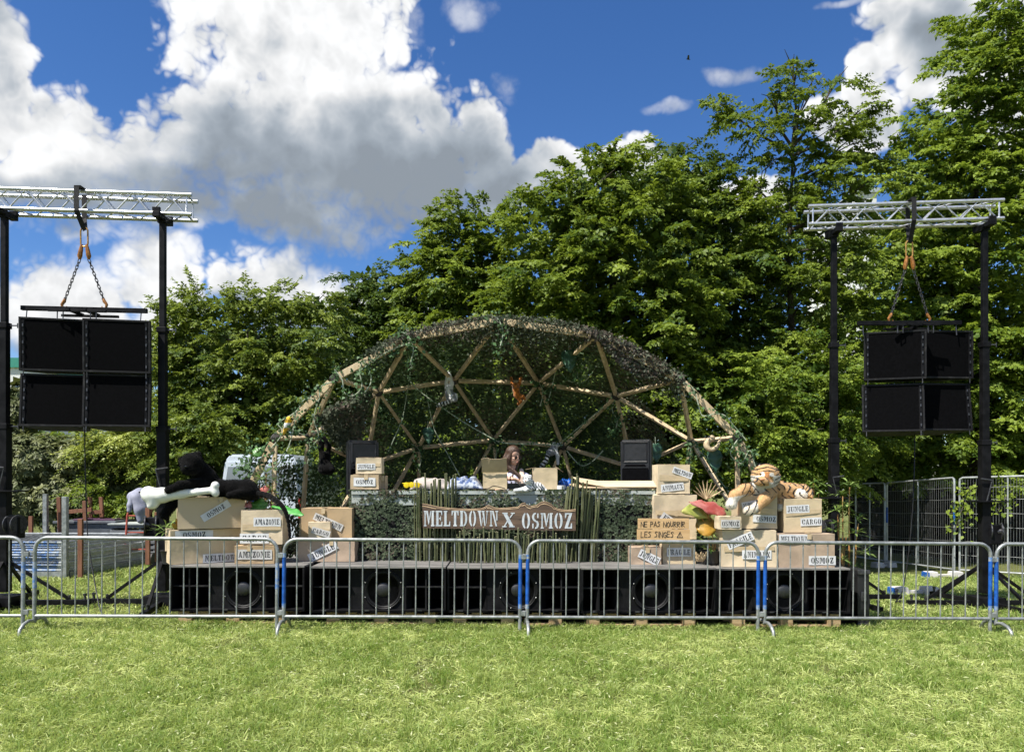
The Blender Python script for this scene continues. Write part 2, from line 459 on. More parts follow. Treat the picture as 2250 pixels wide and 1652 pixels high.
def crown(lobes, nspray, leaf, per=11, shell=(.45, 1.04), tw=.47, droop=.35, ax=None, inner=900, seedv=0, tint0=.0, aspect=.58, minz=.05, dens_k=2.5):
    r_ = np.random.default_rng(100 + seedv)
    C = np.array([l[0] for l in lobes]); Q = np.array([l[1] for l in lobes])
    wt = (Q[:, 0] * Q[:, 2]) ** .9; wt /= wt.sum()
    FAN = 9; nb = max(4, int(nspray * dens_k) // FAN); nspray = nb * FAN
    lib = r_.choice(len(lobes), nb, p=wt)
    u = unit(r_.normal(size=(nb, 3))); u[:, 1] -= .45 * (r_.random(nb) < .7); u = unit(u)
    rad = shell[0] + (shell[1] - shell[0]) * r_.random(nb) ** .6
    wob = 1 + .16 * np.sin(u[:, 0] * 7 + lib) * np.sin(u[:, 2] * 6 + lib * 2)
    pb = C[lib] + u * Q[lib] * (rad * wob)[:, None]
    axp = C.mean(0) if ax is None else np.array(ax)
    ob = pb - np.array([axp[0], axp[1], 0]); ob[:, 2] = 0; ob = unit(ob) * .6 + u * .7 + r_.normal(0, .3, (nb, 3)); ob[:, 2] = ob[:, 2] * .5 + np.where(u[:, 2] > .6, .5, 0); ob = unit(ob)
    un = unit(np.stack([r_.normal(0, .25, nb), r_.normal(0, .25, nb) - .18, np.ones(nb)], -1)); sb = unit(np.cross(ob, un))
    # a bough is a flat fan of twigs
    f = np.arange(FAN); along = (f / FAN) * .75; sg_ = np.where(f % 2 == 0, 1., -1.); sg_[-1] = 0
    bl = tw * 1.15 * r_.uniform(.7, 1.3, nb)
    p0 = pb[:, None] + ob[:, None] * (along[None] * bl[:, None])[..., None] + r_.normal(0, .03, (nb, FAN, 3))
    p0[..., 2] -= (along[None] ** 2) * (bl * droop)[:, None]
    out = ob[:, None] * .75 + sb[:, None] * (sg_ * .75)[None, :, None] + r_.normal(0, .14, (nb, FAN, 3)); out[..., 2] -= .06
    p0 = p0.reshape(-1, 3); out = unit(out.reshape(-1, 3))
    L = np.repeat(bl, FAN) * .62 * r_.uniform(.6, 1.2, nspray) * np.tile(1.1 - .45 * along, nb)
    k = np.arange(per); t = (k + .6) / per
    pos = p0[:, None] + out[:, None] * (t[None] * L[:, None])[..., None]
    pos[..., 2] -= (t[None] ** 2) * (L * droop * r_.uniform(.3, 1.6, nspray))[:, None]
    upn = unit(np.repeat(un, FAN, 0) + r_.normal(0, .12, (nspray, 3)))
    side = unit(np.cross(out, upn)); sg = np.where(k % 2 == 0, 1., -1.)
    ld = out[:, None] * .75 + side[:, None] * sg[None, :, None] * .85 + r_.normal(0, .32, (nspray, per, 3)); ld[..., 2] -= .34
    nr = upn[:, None] + r_.normal(0, .48, (nspray, per, 3))
    ls = leaf * r_.uniform(.7, 1.25, (nspray, per)) * (1 - .35 * t[None])
    sp = np.clip(np.repeat(r_.normal(.45, .26, nb), FAN) + r_.normal(0, .08, nspray), 0, 1)
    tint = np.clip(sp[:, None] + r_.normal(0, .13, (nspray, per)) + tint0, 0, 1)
    pos = pos.reshape(-1, 3); ok = pos[:, 2] > minz - .3
    a = leaves_np(pos[ok], ld.reshape(-1, 3)[ok], nr.reshape(-1, 3)[ok], ls.reshape(-1)[ok], ls.reshape(-1)[ok] * aspect, tint.reshape(-1)[ok])
    # inner, larger leaf clumps that close the view through the crown
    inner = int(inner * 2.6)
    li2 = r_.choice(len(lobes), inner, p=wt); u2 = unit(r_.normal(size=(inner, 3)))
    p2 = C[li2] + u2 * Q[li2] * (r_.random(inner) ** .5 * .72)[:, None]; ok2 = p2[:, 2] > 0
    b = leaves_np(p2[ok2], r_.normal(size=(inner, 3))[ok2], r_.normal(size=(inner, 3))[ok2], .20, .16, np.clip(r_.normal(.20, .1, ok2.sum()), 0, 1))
    return np.concatenate([a[0], b[0]]), np.concatenate([a[1], b[1] + len(a[0])]), np.concatenate([a[2], b[2]])

def lobe(px, py, rx, ry, d, dep=None):
    c = P(px, py, d); a = rx * d / F; b = ry * d / F
    return (tuple(c), (a, dep or max(.5, (a + b) * .5), b))
def tree(name, label, cat, lobes, d, nspray, leaf, material, group, base=None, limbs=9, trunk_r=.13, **kw):
    lb = [lobe(*l[:4], d + (l[4] if len(l) > 4 else 0)) for l in lobes]
    bx = base if base is not None else sum(l[0][0] for l in lb) / len(lb)
    by = d + .4
    root = empty(name, (bx, by, G(bx, by)), label, cat, group)
    V, Fq, T = crown(lb, nspray, leaf, ax=(bx, by, 0), **kw)
    o = addobj('crown', np_mesh('crown', V, Fq, {'tint': T}), material, root, world=True)
    top = max(l[0][2] for l in lb)
    m = MB(); g0 = G(bx, by)
    rr = random.Random(len(lobes) * 7 + int(d))
    tp = [Vector((bx, by, g0 - .05)), Vector((bx + .06, by, top * .3)), Vector((bx - .05, by + .1, top * .62)), Vector((bx + .05, by, top * .92))]
    m.tube(tp, [trunk_r * 1.25, trunk_r, trunk_r * .6, trunk_r * .15], 8)
    for l in (lb if limbs >= len(lb) else rr.sample(lb, limbs)):
        c = Vector(l[0]); z0 = max(.4, min(c.z - .35 * abs(c.x - bx) - .3, top * .85)); s0 = Vector((bx, by, z0))
        mid = (s0 + c) / 2 + Vector((rr.uniform(-.1, .1), rr.uniform(-.1, .1), -.12))
        e = c + (c - s0) * .12
        m.tube([s0, mid, c, e], [trunk_r * .42, trunk_r * .3, trunk_r * .18, .008], 6)
        for q in range(4):
            e2 = c + Vector((rr.uniform(-1, 1) * l[1][0], rr.uniform(-1, 0) * l[1][1], rr.uniform(-.3, 1) * l[1][2])) * .85
            m.tube([mid.lerp(c, .6), c.lerp(e2, .5), e2], [trunk_r * .14, .012, .005], 5)
    m.build('trunk', 'bark', root, world=True, smooth=True)
    return root
TG = 'tall trees behind the stage'
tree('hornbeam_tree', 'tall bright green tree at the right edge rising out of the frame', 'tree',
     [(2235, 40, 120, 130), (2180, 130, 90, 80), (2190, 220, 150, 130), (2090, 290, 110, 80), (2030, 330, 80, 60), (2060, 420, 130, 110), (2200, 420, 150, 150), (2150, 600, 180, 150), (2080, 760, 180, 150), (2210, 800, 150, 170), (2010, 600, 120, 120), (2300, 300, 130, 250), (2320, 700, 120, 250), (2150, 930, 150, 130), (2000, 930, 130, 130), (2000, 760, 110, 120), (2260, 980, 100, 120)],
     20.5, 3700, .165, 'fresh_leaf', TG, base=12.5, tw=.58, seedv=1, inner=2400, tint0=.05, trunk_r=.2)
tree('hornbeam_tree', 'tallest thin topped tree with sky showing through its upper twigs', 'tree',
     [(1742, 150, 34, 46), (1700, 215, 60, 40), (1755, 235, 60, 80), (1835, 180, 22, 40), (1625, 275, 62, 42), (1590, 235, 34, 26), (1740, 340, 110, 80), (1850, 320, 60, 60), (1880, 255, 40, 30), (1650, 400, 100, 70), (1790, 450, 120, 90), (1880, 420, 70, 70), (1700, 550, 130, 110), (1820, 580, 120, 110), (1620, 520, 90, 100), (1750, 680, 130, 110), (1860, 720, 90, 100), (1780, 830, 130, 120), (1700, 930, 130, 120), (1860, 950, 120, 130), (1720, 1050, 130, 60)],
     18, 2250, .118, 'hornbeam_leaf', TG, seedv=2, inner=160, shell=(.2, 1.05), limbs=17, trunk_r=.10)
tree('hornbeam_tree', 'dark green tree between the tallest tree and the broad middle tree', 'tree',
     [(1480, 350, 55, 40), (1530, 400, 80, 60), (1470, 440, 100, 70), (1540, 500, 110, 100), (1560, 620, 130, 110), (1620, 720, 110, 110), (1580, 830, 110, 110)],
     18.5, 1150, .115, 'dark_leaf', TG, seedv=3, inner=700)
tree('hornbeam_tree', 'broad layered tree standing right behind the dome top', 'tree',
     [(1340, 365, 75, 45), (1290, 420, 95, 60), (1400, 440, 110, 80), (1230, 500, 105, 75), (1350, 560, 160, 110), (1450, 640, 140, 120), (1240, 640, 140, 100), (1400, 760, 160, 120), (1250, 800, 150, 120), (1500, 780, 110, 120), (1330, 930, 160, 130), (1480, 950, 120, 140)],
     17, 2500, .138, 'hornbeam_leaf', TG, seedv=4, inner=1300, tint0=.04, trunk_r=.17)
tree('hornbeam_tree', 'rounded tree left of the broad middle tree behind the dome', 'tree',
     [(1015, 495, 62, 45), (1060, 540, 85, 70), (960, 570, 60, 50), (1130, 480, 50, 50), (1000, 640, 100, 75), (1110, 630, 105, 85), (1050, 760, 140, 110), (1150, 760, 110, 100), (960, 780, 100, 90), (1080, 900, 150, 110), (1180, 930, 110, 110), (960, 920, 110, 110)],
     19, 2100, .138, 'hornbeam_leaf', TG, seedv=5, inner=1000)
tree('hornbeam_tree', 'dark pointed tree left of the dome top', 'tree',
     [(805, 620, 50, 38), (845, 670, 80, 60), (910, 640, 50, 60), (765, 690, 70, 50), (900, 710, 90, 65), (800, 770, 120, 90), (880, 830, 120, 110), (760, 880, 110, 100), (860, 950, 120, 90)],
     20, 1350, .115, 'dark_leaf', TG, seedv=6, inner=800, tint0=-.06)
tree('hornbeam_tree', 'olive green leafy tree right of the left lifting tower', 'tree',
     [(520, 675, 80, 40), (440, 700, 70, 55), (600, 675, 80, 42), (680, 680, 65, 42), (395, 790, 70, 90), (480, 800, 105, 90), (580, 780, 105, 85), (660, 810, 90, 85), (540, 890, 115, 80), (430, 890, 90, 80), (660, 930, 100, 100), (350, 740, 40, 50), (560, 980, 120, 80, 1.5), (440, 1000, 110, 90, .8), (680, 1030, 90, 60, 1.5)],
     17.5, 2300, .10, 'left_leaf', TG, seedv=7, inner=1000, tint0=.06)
SG = 'leafy shrubs behind the stage'
tree('leafy_shrub', 'bushy shrub behind the right foot of the dome', 'shrub',
     [(1640, 880, 95, 90), (1700, 960, 100, 80), (1600, 990, 90, 70), (1680, 1030, 100, 60)], 16.3, 800, .095, 'fresh_leaf', SG, seedv=8, inner=350, limbs=4, trunk_r=.05)
tree('leafy_shrub', 'dense shrub between the tiger and the right lifting tower', 'shrub',
     [(1780, 850, 105, 100), (1815, 940, 75, 90), (1760, 1000, 80, 70), (1815, 1030, 60, 60)], 17.0, 800, .095, 'fresh_leaf', SG, seedv=9, inner=350, limbs=4, trunk_r=.05)
tree('leafy_shrub', 'shrub hanging over the mesh fence below the right speakers', 'shrub',
     [(2010, 880, 100, 90), (2150, 920, 120, 80), (2240, 980, 90, 70), (1960, 960, 80, 70)], 21.5, 900, .14, 'fresh_leaf', SG, tw=.6, seedv=10, inner=450, limbs=4, trunk_r=.05)
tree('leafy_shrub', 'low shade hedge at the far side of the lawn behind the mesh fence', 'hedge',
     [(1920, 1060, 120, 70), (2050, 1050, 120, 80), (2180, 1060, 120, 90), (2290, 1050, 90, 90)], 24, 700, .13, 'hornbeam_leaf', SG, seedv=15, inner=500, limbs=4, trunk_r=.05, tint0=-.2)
tree('leafy_shrub', 'low bushes filling the gap behind the dome net', 'shrub',
     [(800, 1010, 80, 70), (900, 1020, 120, 70), (1050, 1020, 120, 70), (1200, 1020, 120, 70), (1350, 1020, 120, 70), (1480, 1030, 100, 60)], 16.5, 800, .11, 'hornbeam_leaf', SG, seedv=11, inner=700, limbs=5, trunk_r=.05, tint0=-.05)
tree('leafy_shrub', 'pale green shrub right behind the black plush panther', 'shrub',
     [(400, 960, 55, 55), (430, 1010, 45, 50), (370, 1020, 50, 50), (460, 950, 50, 50)], 15.8, 420, .10, 'left_leaf', SG, seedv=12, inner=250, limbs=3, trunk_r=.04)
tree('leafy_shrub', 'yellow variegated shrub under the left hanging speakers', 'shrub',
     [(265, 968, 60, 28), (320, 955, 40, 26), (230, 985, 40, 24)], 16.0, 260, .08, 'yellow_leaf', SG, seedv=13, inner=60, limbs=2, trunk_r=.03)
tree('leafy_shrub', 'bright green young shrub beside the left rhododendron', 'shrub',
     [(225, 1085, 32, 24), (258, 1098, 30, 24), (285, 1110, 26, 24)], 16.0, 170, .07, 'fresh_leaf', SG, seedv=14, inner=60, limbs=2, trunk_r=.03, tint0=.1)

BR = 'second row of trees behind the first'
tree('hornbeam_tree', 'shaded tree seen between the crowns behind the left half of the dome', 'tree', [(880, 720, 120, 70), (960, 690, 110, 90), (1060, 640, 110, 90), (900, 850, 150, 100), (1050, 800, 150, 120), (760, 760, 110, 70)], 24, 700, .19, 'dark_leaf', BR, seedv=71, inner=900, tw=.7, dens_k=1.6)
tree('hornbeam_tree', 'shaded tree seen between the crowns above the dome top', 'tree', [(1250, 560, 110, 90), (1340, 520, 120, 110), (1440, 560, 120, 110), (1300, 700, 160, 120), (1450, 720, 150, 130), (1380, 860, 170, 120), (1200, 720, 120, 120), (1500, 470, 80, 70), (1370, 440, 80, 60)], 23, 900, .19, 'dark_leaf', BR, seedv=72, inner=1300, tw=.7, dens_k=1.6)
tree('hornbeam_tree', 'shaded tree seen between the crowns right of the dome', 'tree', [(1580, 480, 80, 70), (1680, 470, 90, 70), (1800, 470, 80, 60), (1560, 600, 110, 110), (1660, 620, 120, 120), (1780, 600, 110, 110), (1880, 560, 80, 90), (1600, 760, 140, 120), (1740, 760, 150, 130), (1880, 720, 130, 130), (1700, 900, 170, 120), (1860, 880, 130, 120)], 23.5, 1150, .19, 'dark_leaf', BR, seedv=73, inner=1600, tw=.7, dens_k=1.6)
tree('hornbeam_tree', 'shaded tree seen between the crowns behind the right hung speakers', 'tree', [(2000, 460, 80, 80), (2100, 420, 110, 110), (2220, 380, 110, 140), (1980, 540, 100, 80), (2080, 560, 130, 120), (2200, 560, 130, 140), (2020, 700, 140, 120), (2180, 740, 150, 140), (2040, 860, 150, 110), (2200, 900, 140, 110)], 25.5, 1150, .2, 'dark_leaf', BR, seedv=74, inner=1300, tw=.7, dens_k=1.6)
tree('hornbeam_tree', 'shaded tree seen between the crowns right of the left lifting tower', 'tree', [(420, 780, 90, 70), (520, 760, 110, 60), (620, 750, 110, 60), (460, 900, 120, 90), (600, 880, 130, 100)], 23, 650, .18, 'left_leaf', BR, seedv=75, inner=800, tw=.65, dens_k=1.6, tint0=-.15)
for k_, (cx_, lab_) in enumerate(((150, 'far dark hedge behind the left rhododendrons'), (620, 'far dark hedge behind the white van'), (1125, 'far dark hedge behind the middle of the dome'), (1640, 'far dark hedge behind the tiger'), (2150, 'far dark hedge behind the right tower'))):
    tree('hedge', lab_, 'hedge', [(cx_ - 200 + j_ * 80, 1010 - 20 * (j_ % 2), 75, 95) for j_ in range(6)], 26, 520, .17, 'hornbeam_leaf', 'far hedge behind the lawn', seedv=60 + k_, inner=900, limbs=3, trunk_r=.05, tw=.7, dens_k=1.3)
# rhododendron: whorls of long leathery leaves
def rhododendron(name, label, lobes, d, n, seedv):
    lb = [lobe(*l, d) for l in lobes]; r_ = np.random.default_rng(seedv)
    C = np.array([l[0] for l in lb]); Q = np.array([l[1] for l in lb]); li = r_.integers(0, len(lb), n)
    u = unit(r_.normal(size=(n, 3))); u[:, 1] = -np.abs(u[:, 1]) * 1.2; u = unit(u)
    p = C[li] + u * Q[li] * r_.uniform(.55, 1.05, n)[:, None]
    ax = unit(u + np.array([0, -.1, .7]) + r_.normal(0, .25, (n, 3)))
    k = 9; a = np.arange(k) * 2.4
    t1 = unit(np.cross(ax, r_.normal(size=(n, 3)))); t2 = np.cross(ax, t1)
    rd = t1[:, None] * np.cos(a)[None, :, None] + t2[:, None] * np.sin(a)[None, :, None]
    up = r_.uniform(-.35, .5, (n, 1, 1)) + r_.normal(0, .15, (n, k, 1))
    ld = rd + ax[:, None] * up; nr = ax[:, None] - rd * up + r_.normal(0, .1, (n, k, 3))
    pos = np.repeat(p[:, None], k, 1) + ld * .01
    L = r_.uniform(.10, .155, (n, k)); tint = np.clip(r_.normal(.4, .25, (n, 1)) + r_.normal(0, .1, (n, k)), 0, 1)
    a_ = leaves_np(pos.reshape(-1, 3), ld.reshape(-1, 3), nr.reshape(-1, 3), L.reshape(-1), L.reshape(-1) * .3, tint.reshape(-1), notch=.5)
    ni = 350; p2 = C[r_.integers(0, len(lb), ni)] + unit(r_.normal(size=(ni, 3))) * Q[r_.integers(0, len(lb), ni)] * .5
    b_ = leaves_np(p2, r_.normal(size=(ni, 3)), r_.normal(size=(ni, 3)), .35, .25, np.full(ni, .1))
    V = np.concatenate([a_[0], b_[0]]); Fq = np.concatenate([a_[1], b_[1] + len(a_[0])]); T = np.concatenate([a_[2], b_[2]])
    V[:, 2] = np.maximum(V[:, 2], .02)
    c0 = C.mean(0); root = empty(name, (c0[0], d + .3, 0), label, 'shrub', 'rhododendron bushes on the left')
    addobj('foliage', np_mesh('foliage', V, Fq, {'tint': T}), 'rhododendron_leaf', root, world=True)
    m = MB()
    for q in lb:
        m.tube([(c0[0], d + .3, 0), Vector(q[0]) * .5 + Vector((c0[0], d + .3, 0)) * .5, Vector(q[0])], [.05, .035, .015], 6)
    m.build('stem', 'bark', root, world=True, smooth=True)
rhododendron('rhododendron', 'rhododendron bush with long dull leaves under the left hanging speakers', [(90, 1010, 90, 60), (190, 1010, 90, 50), (60, 1090, 80, 70), (150, 1100, 90, 70), (230, 1090, 70, 80), (0, 1020, 70, 90)], 16.4, 2500, 31)
rhododendron('rhododendron', 'rhododendron bush between the left speakers and the right mast', [(270, 1030, 60, 45), (330, 1020, 50, 50), (300, 1080, 60, 50), (370, 1060, 40, 60)], 16.6, 1200, 32)
rhododendron('rhododendron', 'pale leaved bush at the left edge below the green roofed building', [(20, 930, 60, 70), (60, 900, 40, 60), (-40, 960, 70, 120)], 17.5, 800, 33)
# ------------------------------------------------------------------ materials for the stage gear
mat('galv_bright', (.42, .44, .44), .42, .4, var=.15, vscale=10)
mat('galvanised', (.22, .235, .23), .42, .45, col2=(.36, .375, .37), vscale=14, bump=.06, bscale=60)
mat('aluminium', (.62, .63, .64), .30, .75, var=.10, vscale=20)
mat('blue_paint', (.010, .085, .36), .42, 0, var=.25, vscale=16)
mat('black_metal', (.007, .007, .008), .5, 0, var=.4, vscale=10, spec=.12)
mat('black_plastic', (.010, .010, .012), .42, 0, var=.3, vscale=18, bump=.08, bscale=220, spec=.5)
mat('grille', (.0025, .0025, .003), .9, 0, var=.3, vscale=30, bump=.3, bscale=500, spec=.05)
mat('black_box', (.004, .004, .0045), .65, 0, col2=(.009, .009, .010), vscale=12, bump=.1, bscale=150, spec=.15)
mat('worn_black', (.035, .034, .034), .72, 0, col2=(.20, .19, .175), vscale=7, lo=.28, hi=.62, bump=.25, bscale=60, stretch=(.35, 2.5, 1))
mat('cab_edge', (.010, .010, .011), .6, 0, col2=(.035, .034, .033), vscale=10, lo=.5, hi=.75, spec=.2)
mat('cone', (.005, .005, .0055), .5, 0, var=.3, vscale=30, spec=.25)
mat('dust_cap', (.010, .010, .012), .45, 0, var=.2, vscale=12, spec=.8)
mat('dark_steel', (.09, .09, .095), .4, .7, var=.3, vscale=30)
mat('chain_steel', (.10, .095, .09), .4, .8, var=.3, vscale=60)
mat('hook_orange', (.26, .105, .018), .45, .1, var=.3, vscale=40)
mat('ring_gold', (.42, .24, .07), .42, .5, var=.3, vscale=40)
mat('strap', (.010, .010, .012), .85, 0, var=.4, vscale=60, bump=.3, bscale=300)
mat('pallet_wood', (.30, .20, .10), .85, 0, col2=(.46, .33, .18), vscale=6, bump=.3, bscale=40, stretch=(.4, 3, 3))
mat('pine', (.46, .345, .20), .75, 0, col2=(.62, .50, .32), vscale=5, bump=.2, bscale=30, stretch=(3, 3, .5))
mat('cable', (.008, .008, .008), .5, 0)
mat('screw', (.5, .5, .5), .35, .9)
mat('plank_grey', (.20, .17, .13), .85, 0, var=.3, vscale=6)

# ------------------------------------------------------------------ crowd barriers
def arc(cx, cz, r, a0, a1, n=6):
    return [(cx + r * math.cos(a0 + (a1 - a0) * i / n), 0, cz + r * math.sin(a0 + (a1 - a0) * i / n)) for i in range(n + 1)]
BL, BH = 2.5, .97
def make_barrier():
    root = empty('crowd_barrier', (0, 0, 0), '', 'barrier', 'steel crowd barriers in front of the stage')
    r = .13
    pts = [(0, 0, .16)] + arc(r, BH - r, r, PI, PI / 2) + arc(BL - r, BH - r, r, PI / 2, 0) + [(BL, 0, .02)]
    MB().tube(pts, .0195, 12).build('frame_tube', 'galvanised', root, smooth=True)
    MB().tube([(0, 0, .16), (BL, 0, .16)], .0175, 10).build('bottom_rail', 'galvanised', root, smooth=True)
    bar = None
    for i in range(17):
        x = BL * (i + 1) / 18.0
        if bar is None:
            bar = MB().tube([(0, 0, .16), (0, 0, .5), (0, 0, BH)], .0072, 8).build('bar', 'galvanised', root, smooth=True); o = bar
        else:
            o = bar.copy(); COL.objects.link(o)
        o.location = (x + random.uniform(-.006, .006), 0, 0); o.rotation_euler = (0, random.uniform(-.006, .006), 0)
    foot = [(0, 0, .17), (0, 0, .09), (0, -.03, .115), (0, -.10, .125), (0, -.19, .105), (0, -.25, .06), (0, -.27, -.015)]
    f2 = [(0, 0, .10), (0, .04, .12), (0, .12, .12), (0, .20, .09), (0, .25, .03), (0, .265, -.015)]
    MB().tube(foot, .018, 10).tube(f2, .018, 10).build('foot', 'galvanised', root, smooth=True)
    for z in (.80, .20):
        MB().box((BL + .035, -.004, z), (.05, .03, .05), bev=.004).build('hook_plate', 'galvanised', root)
        MB().tube([(-.015, 0, z + .02), (-.055, 0, z + .025), (-.07, 0, z + .01), (-.07, 0, z - .05)], .007, 6).build('hook', 'galvanised', root, smooth=True)
    return root
bar0 = make_barrier()
BSPEC = [(-500, 50, (0, 1), 'leftmost steel crowd barrier, cut by the left edge of the photo'),
         (75, 608, (1, 1), 'grey steel crowd barrier in front of the box stack with the black panther'),
         (623, 1142, (1, 1), 'steel crowd barrier with blue posts below the left half of the big wooden sign'),
         (1158, 1665, (1, 1), 'steel crowd barrier with blue posts below the handwritten plank sign'),
         (1680, 2175, (1, 1), 'steel crowd barrier with blue posts in front of the lawn right of the tiger'),
         (2188, 2700, (1, 0), 'rightmost steel crowd barrier, cut by the right edge of the photo')]
BLUE = {0: (0, .15), 1: (.25, .25), 2: (1, 1), 3: (1, 1), 4: (1, 1), 5: (1, 0)}
bmat2 = mat('blue_overspray', (.10, .22, .50), .5, .2, col2=(.34, .38, .42), vscale=18, lo=.38, hi=.6)
for i, (xl, xr, _, lab) in enumerate(BSPEC):
    o = bar0 if i == 0 else copy_tree(bar0)
    dl, dr = 8.05 + xl / 2250 * .4, 8.05 + xr / 2250 * .4
    A = Vector(((xl - 1125) * dl / F, dl, 0)); B = Vector(((xr - 1125) * dr / F, dr, 0))
    A.z = G(A.x, A.y); B.z = G(B.x, B.y)
    o.location = A; o.rotation_euler = (0, -math.atan2(B.z - A.z, B.x - A.x), math.atan2(B.y - A.y, B.x - A.x)); o.scale = ((B - A).length / BL, 1, 1)
    o['label'] = lab
for i, (xl, xr, _, lab) in enumerate(BSPEC):
    o = [q for q in bpy.data.objects if q.get('label') == lab][0]
    for side, x in ((0, 0), (1, BL)):
        if BLUE[i][side] >= .9:
            MB().tube([(x, 0, .30), (x, 0, .55), (x, 0, .78)], .0206, 12).build('painted_band', 'blue_paint', o, smooth=True)
            MB().tube([(x, 0, .255), (x, 0, .30)], .0202, 12).build('paint_fade', 'blue_overspray', o, smooth=True)
            MB().tube([(x, 0, .78), (x, 0, .825)], .0202, 12).build('paint_fade', 'blue_overspray', o, smooth=True)
        elif BLUE[i][side] > 0:
            MB().tube([(x, 0, .45), (x, 0, .72)], .0203, 12).build('paint_fade', 'blue_overspray', o, smooth=True)

# ------------------------------------------------------------------ bass speakers that carry the stage front
SD = 8.55; ST = .655; SW = 1.485; SH_ = .50; SDEP = .85
def make_sub():
    root = empty('bass_speaker', (0, 0, 0), '', 'speaker', 'black bass speakers lined up as the stage front')
    w, h, dp, t = SW, SH_, SDEP, .02
    MB().box((w / 2, dp / 2, h - t / 2), (w - .004, dp, t), bev=.003).build('top_panel', 'worn_black', root)
    MB().box((w / 2, dp / 2, t / 2), (w - .004, dp, t)).build('bottom_panel', 'black_box', root)
    for x in (t / 2 + .002, w - t / 2 - .002): MB().box((x, dp / 2, h / 2), (t, dp, h - 2 * t)).build('side_panel', 'black_box', root)
    MB().box((w / 2, dp - .01, h / 2), (w - .05, .02, h - 2 * t)).build('back_panel', 'black_box', root)
    # baffle with the 18 inch driver
    bx0, bx1 = .44, 1.03; cx, cz = .785, .235
    MB().box(((bx0 + bx1) / 2, .10, h / 2), (bx1 - bx0, .03, h - 2 * t)).build('baffle', 'black_box', root)
    for sx, sg in ((bx0, -1), (bx1, 1)):
        pts = [(sx, .085), (sx + sg * .05, .16), (sx + sg * .07, .30), (sx + sg * .05, .6)]
        m = MB()
        for a, b in zip(pts, pts[1:]): m.bar((a[0], a[1], h / 2), (b[0], b[1], h / 2), .018, h - 2 * t - .002)
        m.build('horn_wall', 'black_box', root)
    for x, yy, sg in ((.20, .05, 1), (1.26, .05, -1)):
        m = MB(); pts = [(x, yy), (x - sg * .03, yy + .12), (x - sg * .03, yy + .3), (x + sg * .03, yy + .5)]
        for a, b in zip(pts, pts[1:]): m.bar((a[0], a[1], h / 2), (b[0], b[1], h / 2), .016, h - 2 * t - .003)
        m.build('horn_vane', 'cab_edge', root)
    for xa, xb in ((t + .002, bx0 - .012), (bx1 + .012, w - t - .002)):
        MB().box(((xa + xb) / 2, .13, h / 2 + .02), (xb - xa, .16, .014)).build('brace', 'cab_edge', root)
    Mx = Matrix.Translation((cx, .085, cz)) @ Matrix.Rotation(R(90), 4, 'X')
    dr = MB().lathe([(.222, 0), (.222, .010), (.210, .016), (.200, .010), (.190, .012), (.178, .002)], 32, Mx).build('driver', 'cone', root, smooth=True)
    MB().lathe([(.178, .002), (.14, -.010), (.095, -.028), (.060, -.045)], 32, Mx).build('paper_cone', 'cone', dr, smooth=True)
    MB().lathe([(.094, -.026), (.090, -.006), (.070, .010), (.040, .020), (.012, .023)], 28, Mx).build('dust_cap', 'dust_cap', dr, smooth=True)
    MB().tube([Mx @ Vector((.096 * math.cos(a), .096 * math.sin(a), -.022)) for a in np.linspace(0, 2 * PI, 28, endpoint=False)], .0035, 6, closed=True).build('cone_ring', 'dark_steel', dr, smooth=True)
    for k in range(8):
        a = PI / 8 + k * PI / 4
        MB().lathe([(.007, 0), (.007, .012), (.004, .015)], 8, Matrix.Translation((cx + .213 * math.cos(a), .075, cz + .213 * math.sin(a))) @ Matrix.Rotation(R(90), 4, 'X')).build('screw', 'screw', dr)
    MB().box((w / 2, .012, .012), (w - .01, .024, .020)).build('bottom_lip', 'black_box', root)
    for x in (.15, .62, 1.2): MB().box((x, -.004, .020), (.05, .010, .012)).build('catch', 'dark_steel', root)
    return root
sub0 = make_sub()
seams = [372, 683, 982, 1277, 1573]
slab = ['leftmost black bass speaker, under the box stack with the panther', 'second bass speaker from the left, under the stacked cartons beside the camouflage net',
        'middle bass speaker under the bamboo screen', 'second bass speaker from the right, below the handwritten plank sign', 'rightmost black bass speaker, under the tiger boxes']
for i, s_ in enumerate(seams):
    o = sub0 if i == 0 else copy_tree(sub0)
    x = (s_ - 1125) * SD / F; dd = (.0, -.015, .01, .0, .012)[i]
    o.location = (x, SD + dd, ST - SH_ + G(x + .7, 0) * .55); o['label'] = slab[i]

# pallets under the speakers
def make_pallet():
    root = empty('pallet', (0, 0, 0), '', 'pallet', 'wooden pallets under the bass speakers')
    blk = None
    for ix in range(3):
        for iy in range(3):
            x = (.0725, .6, 1.1275)[ix]; y = (.05, .4, .75)[iy]
            MB().box((x, y, .061), (.145 if ix != 1 else .145, .10, .078), bev=.003).build('block', 'pallet_wood', root)
    for iy, y in enumerate((.05, .4, .75)):
        MB().box((.6, y, .011), (1.2, .10, .022), bev=.002).build('skid', 'pallet_wood', root)
        MB().box((.6, y, .111), (1.2, .10, .022), bev=.002).build('stringer_board', 'pallet_wood', root)
    for x in (.06, .27, .6, .93, 1.14):
        MB().box((x, .4, .133), (.12, .8, .020), bev=.002).build('deck_board', 'pallet_wood', root)
    return root
pal0 = make_pallet()
plab = ['pallet under the leftmost bass speaker', 'pallet under the second bass speaker from the left', 'pallet under the middle bass speaker',
        'pallet under the second bass speaker from the right', 'pallet under the rightmost bass speaker', ]
for i, s_ in enumerate((385, 690, 975, 1270, 1570)):
    o = pal0 if i == 0 else copy_tree(pal0)
    x = (s_ - 1125) * SD / F + (.02, .13, .1, .1, .2)[i]
    o.location = (x, SD + .03, ST - SH_ + G(x + .7, 0) * .55 - .1445); o['label'] = plab[i]

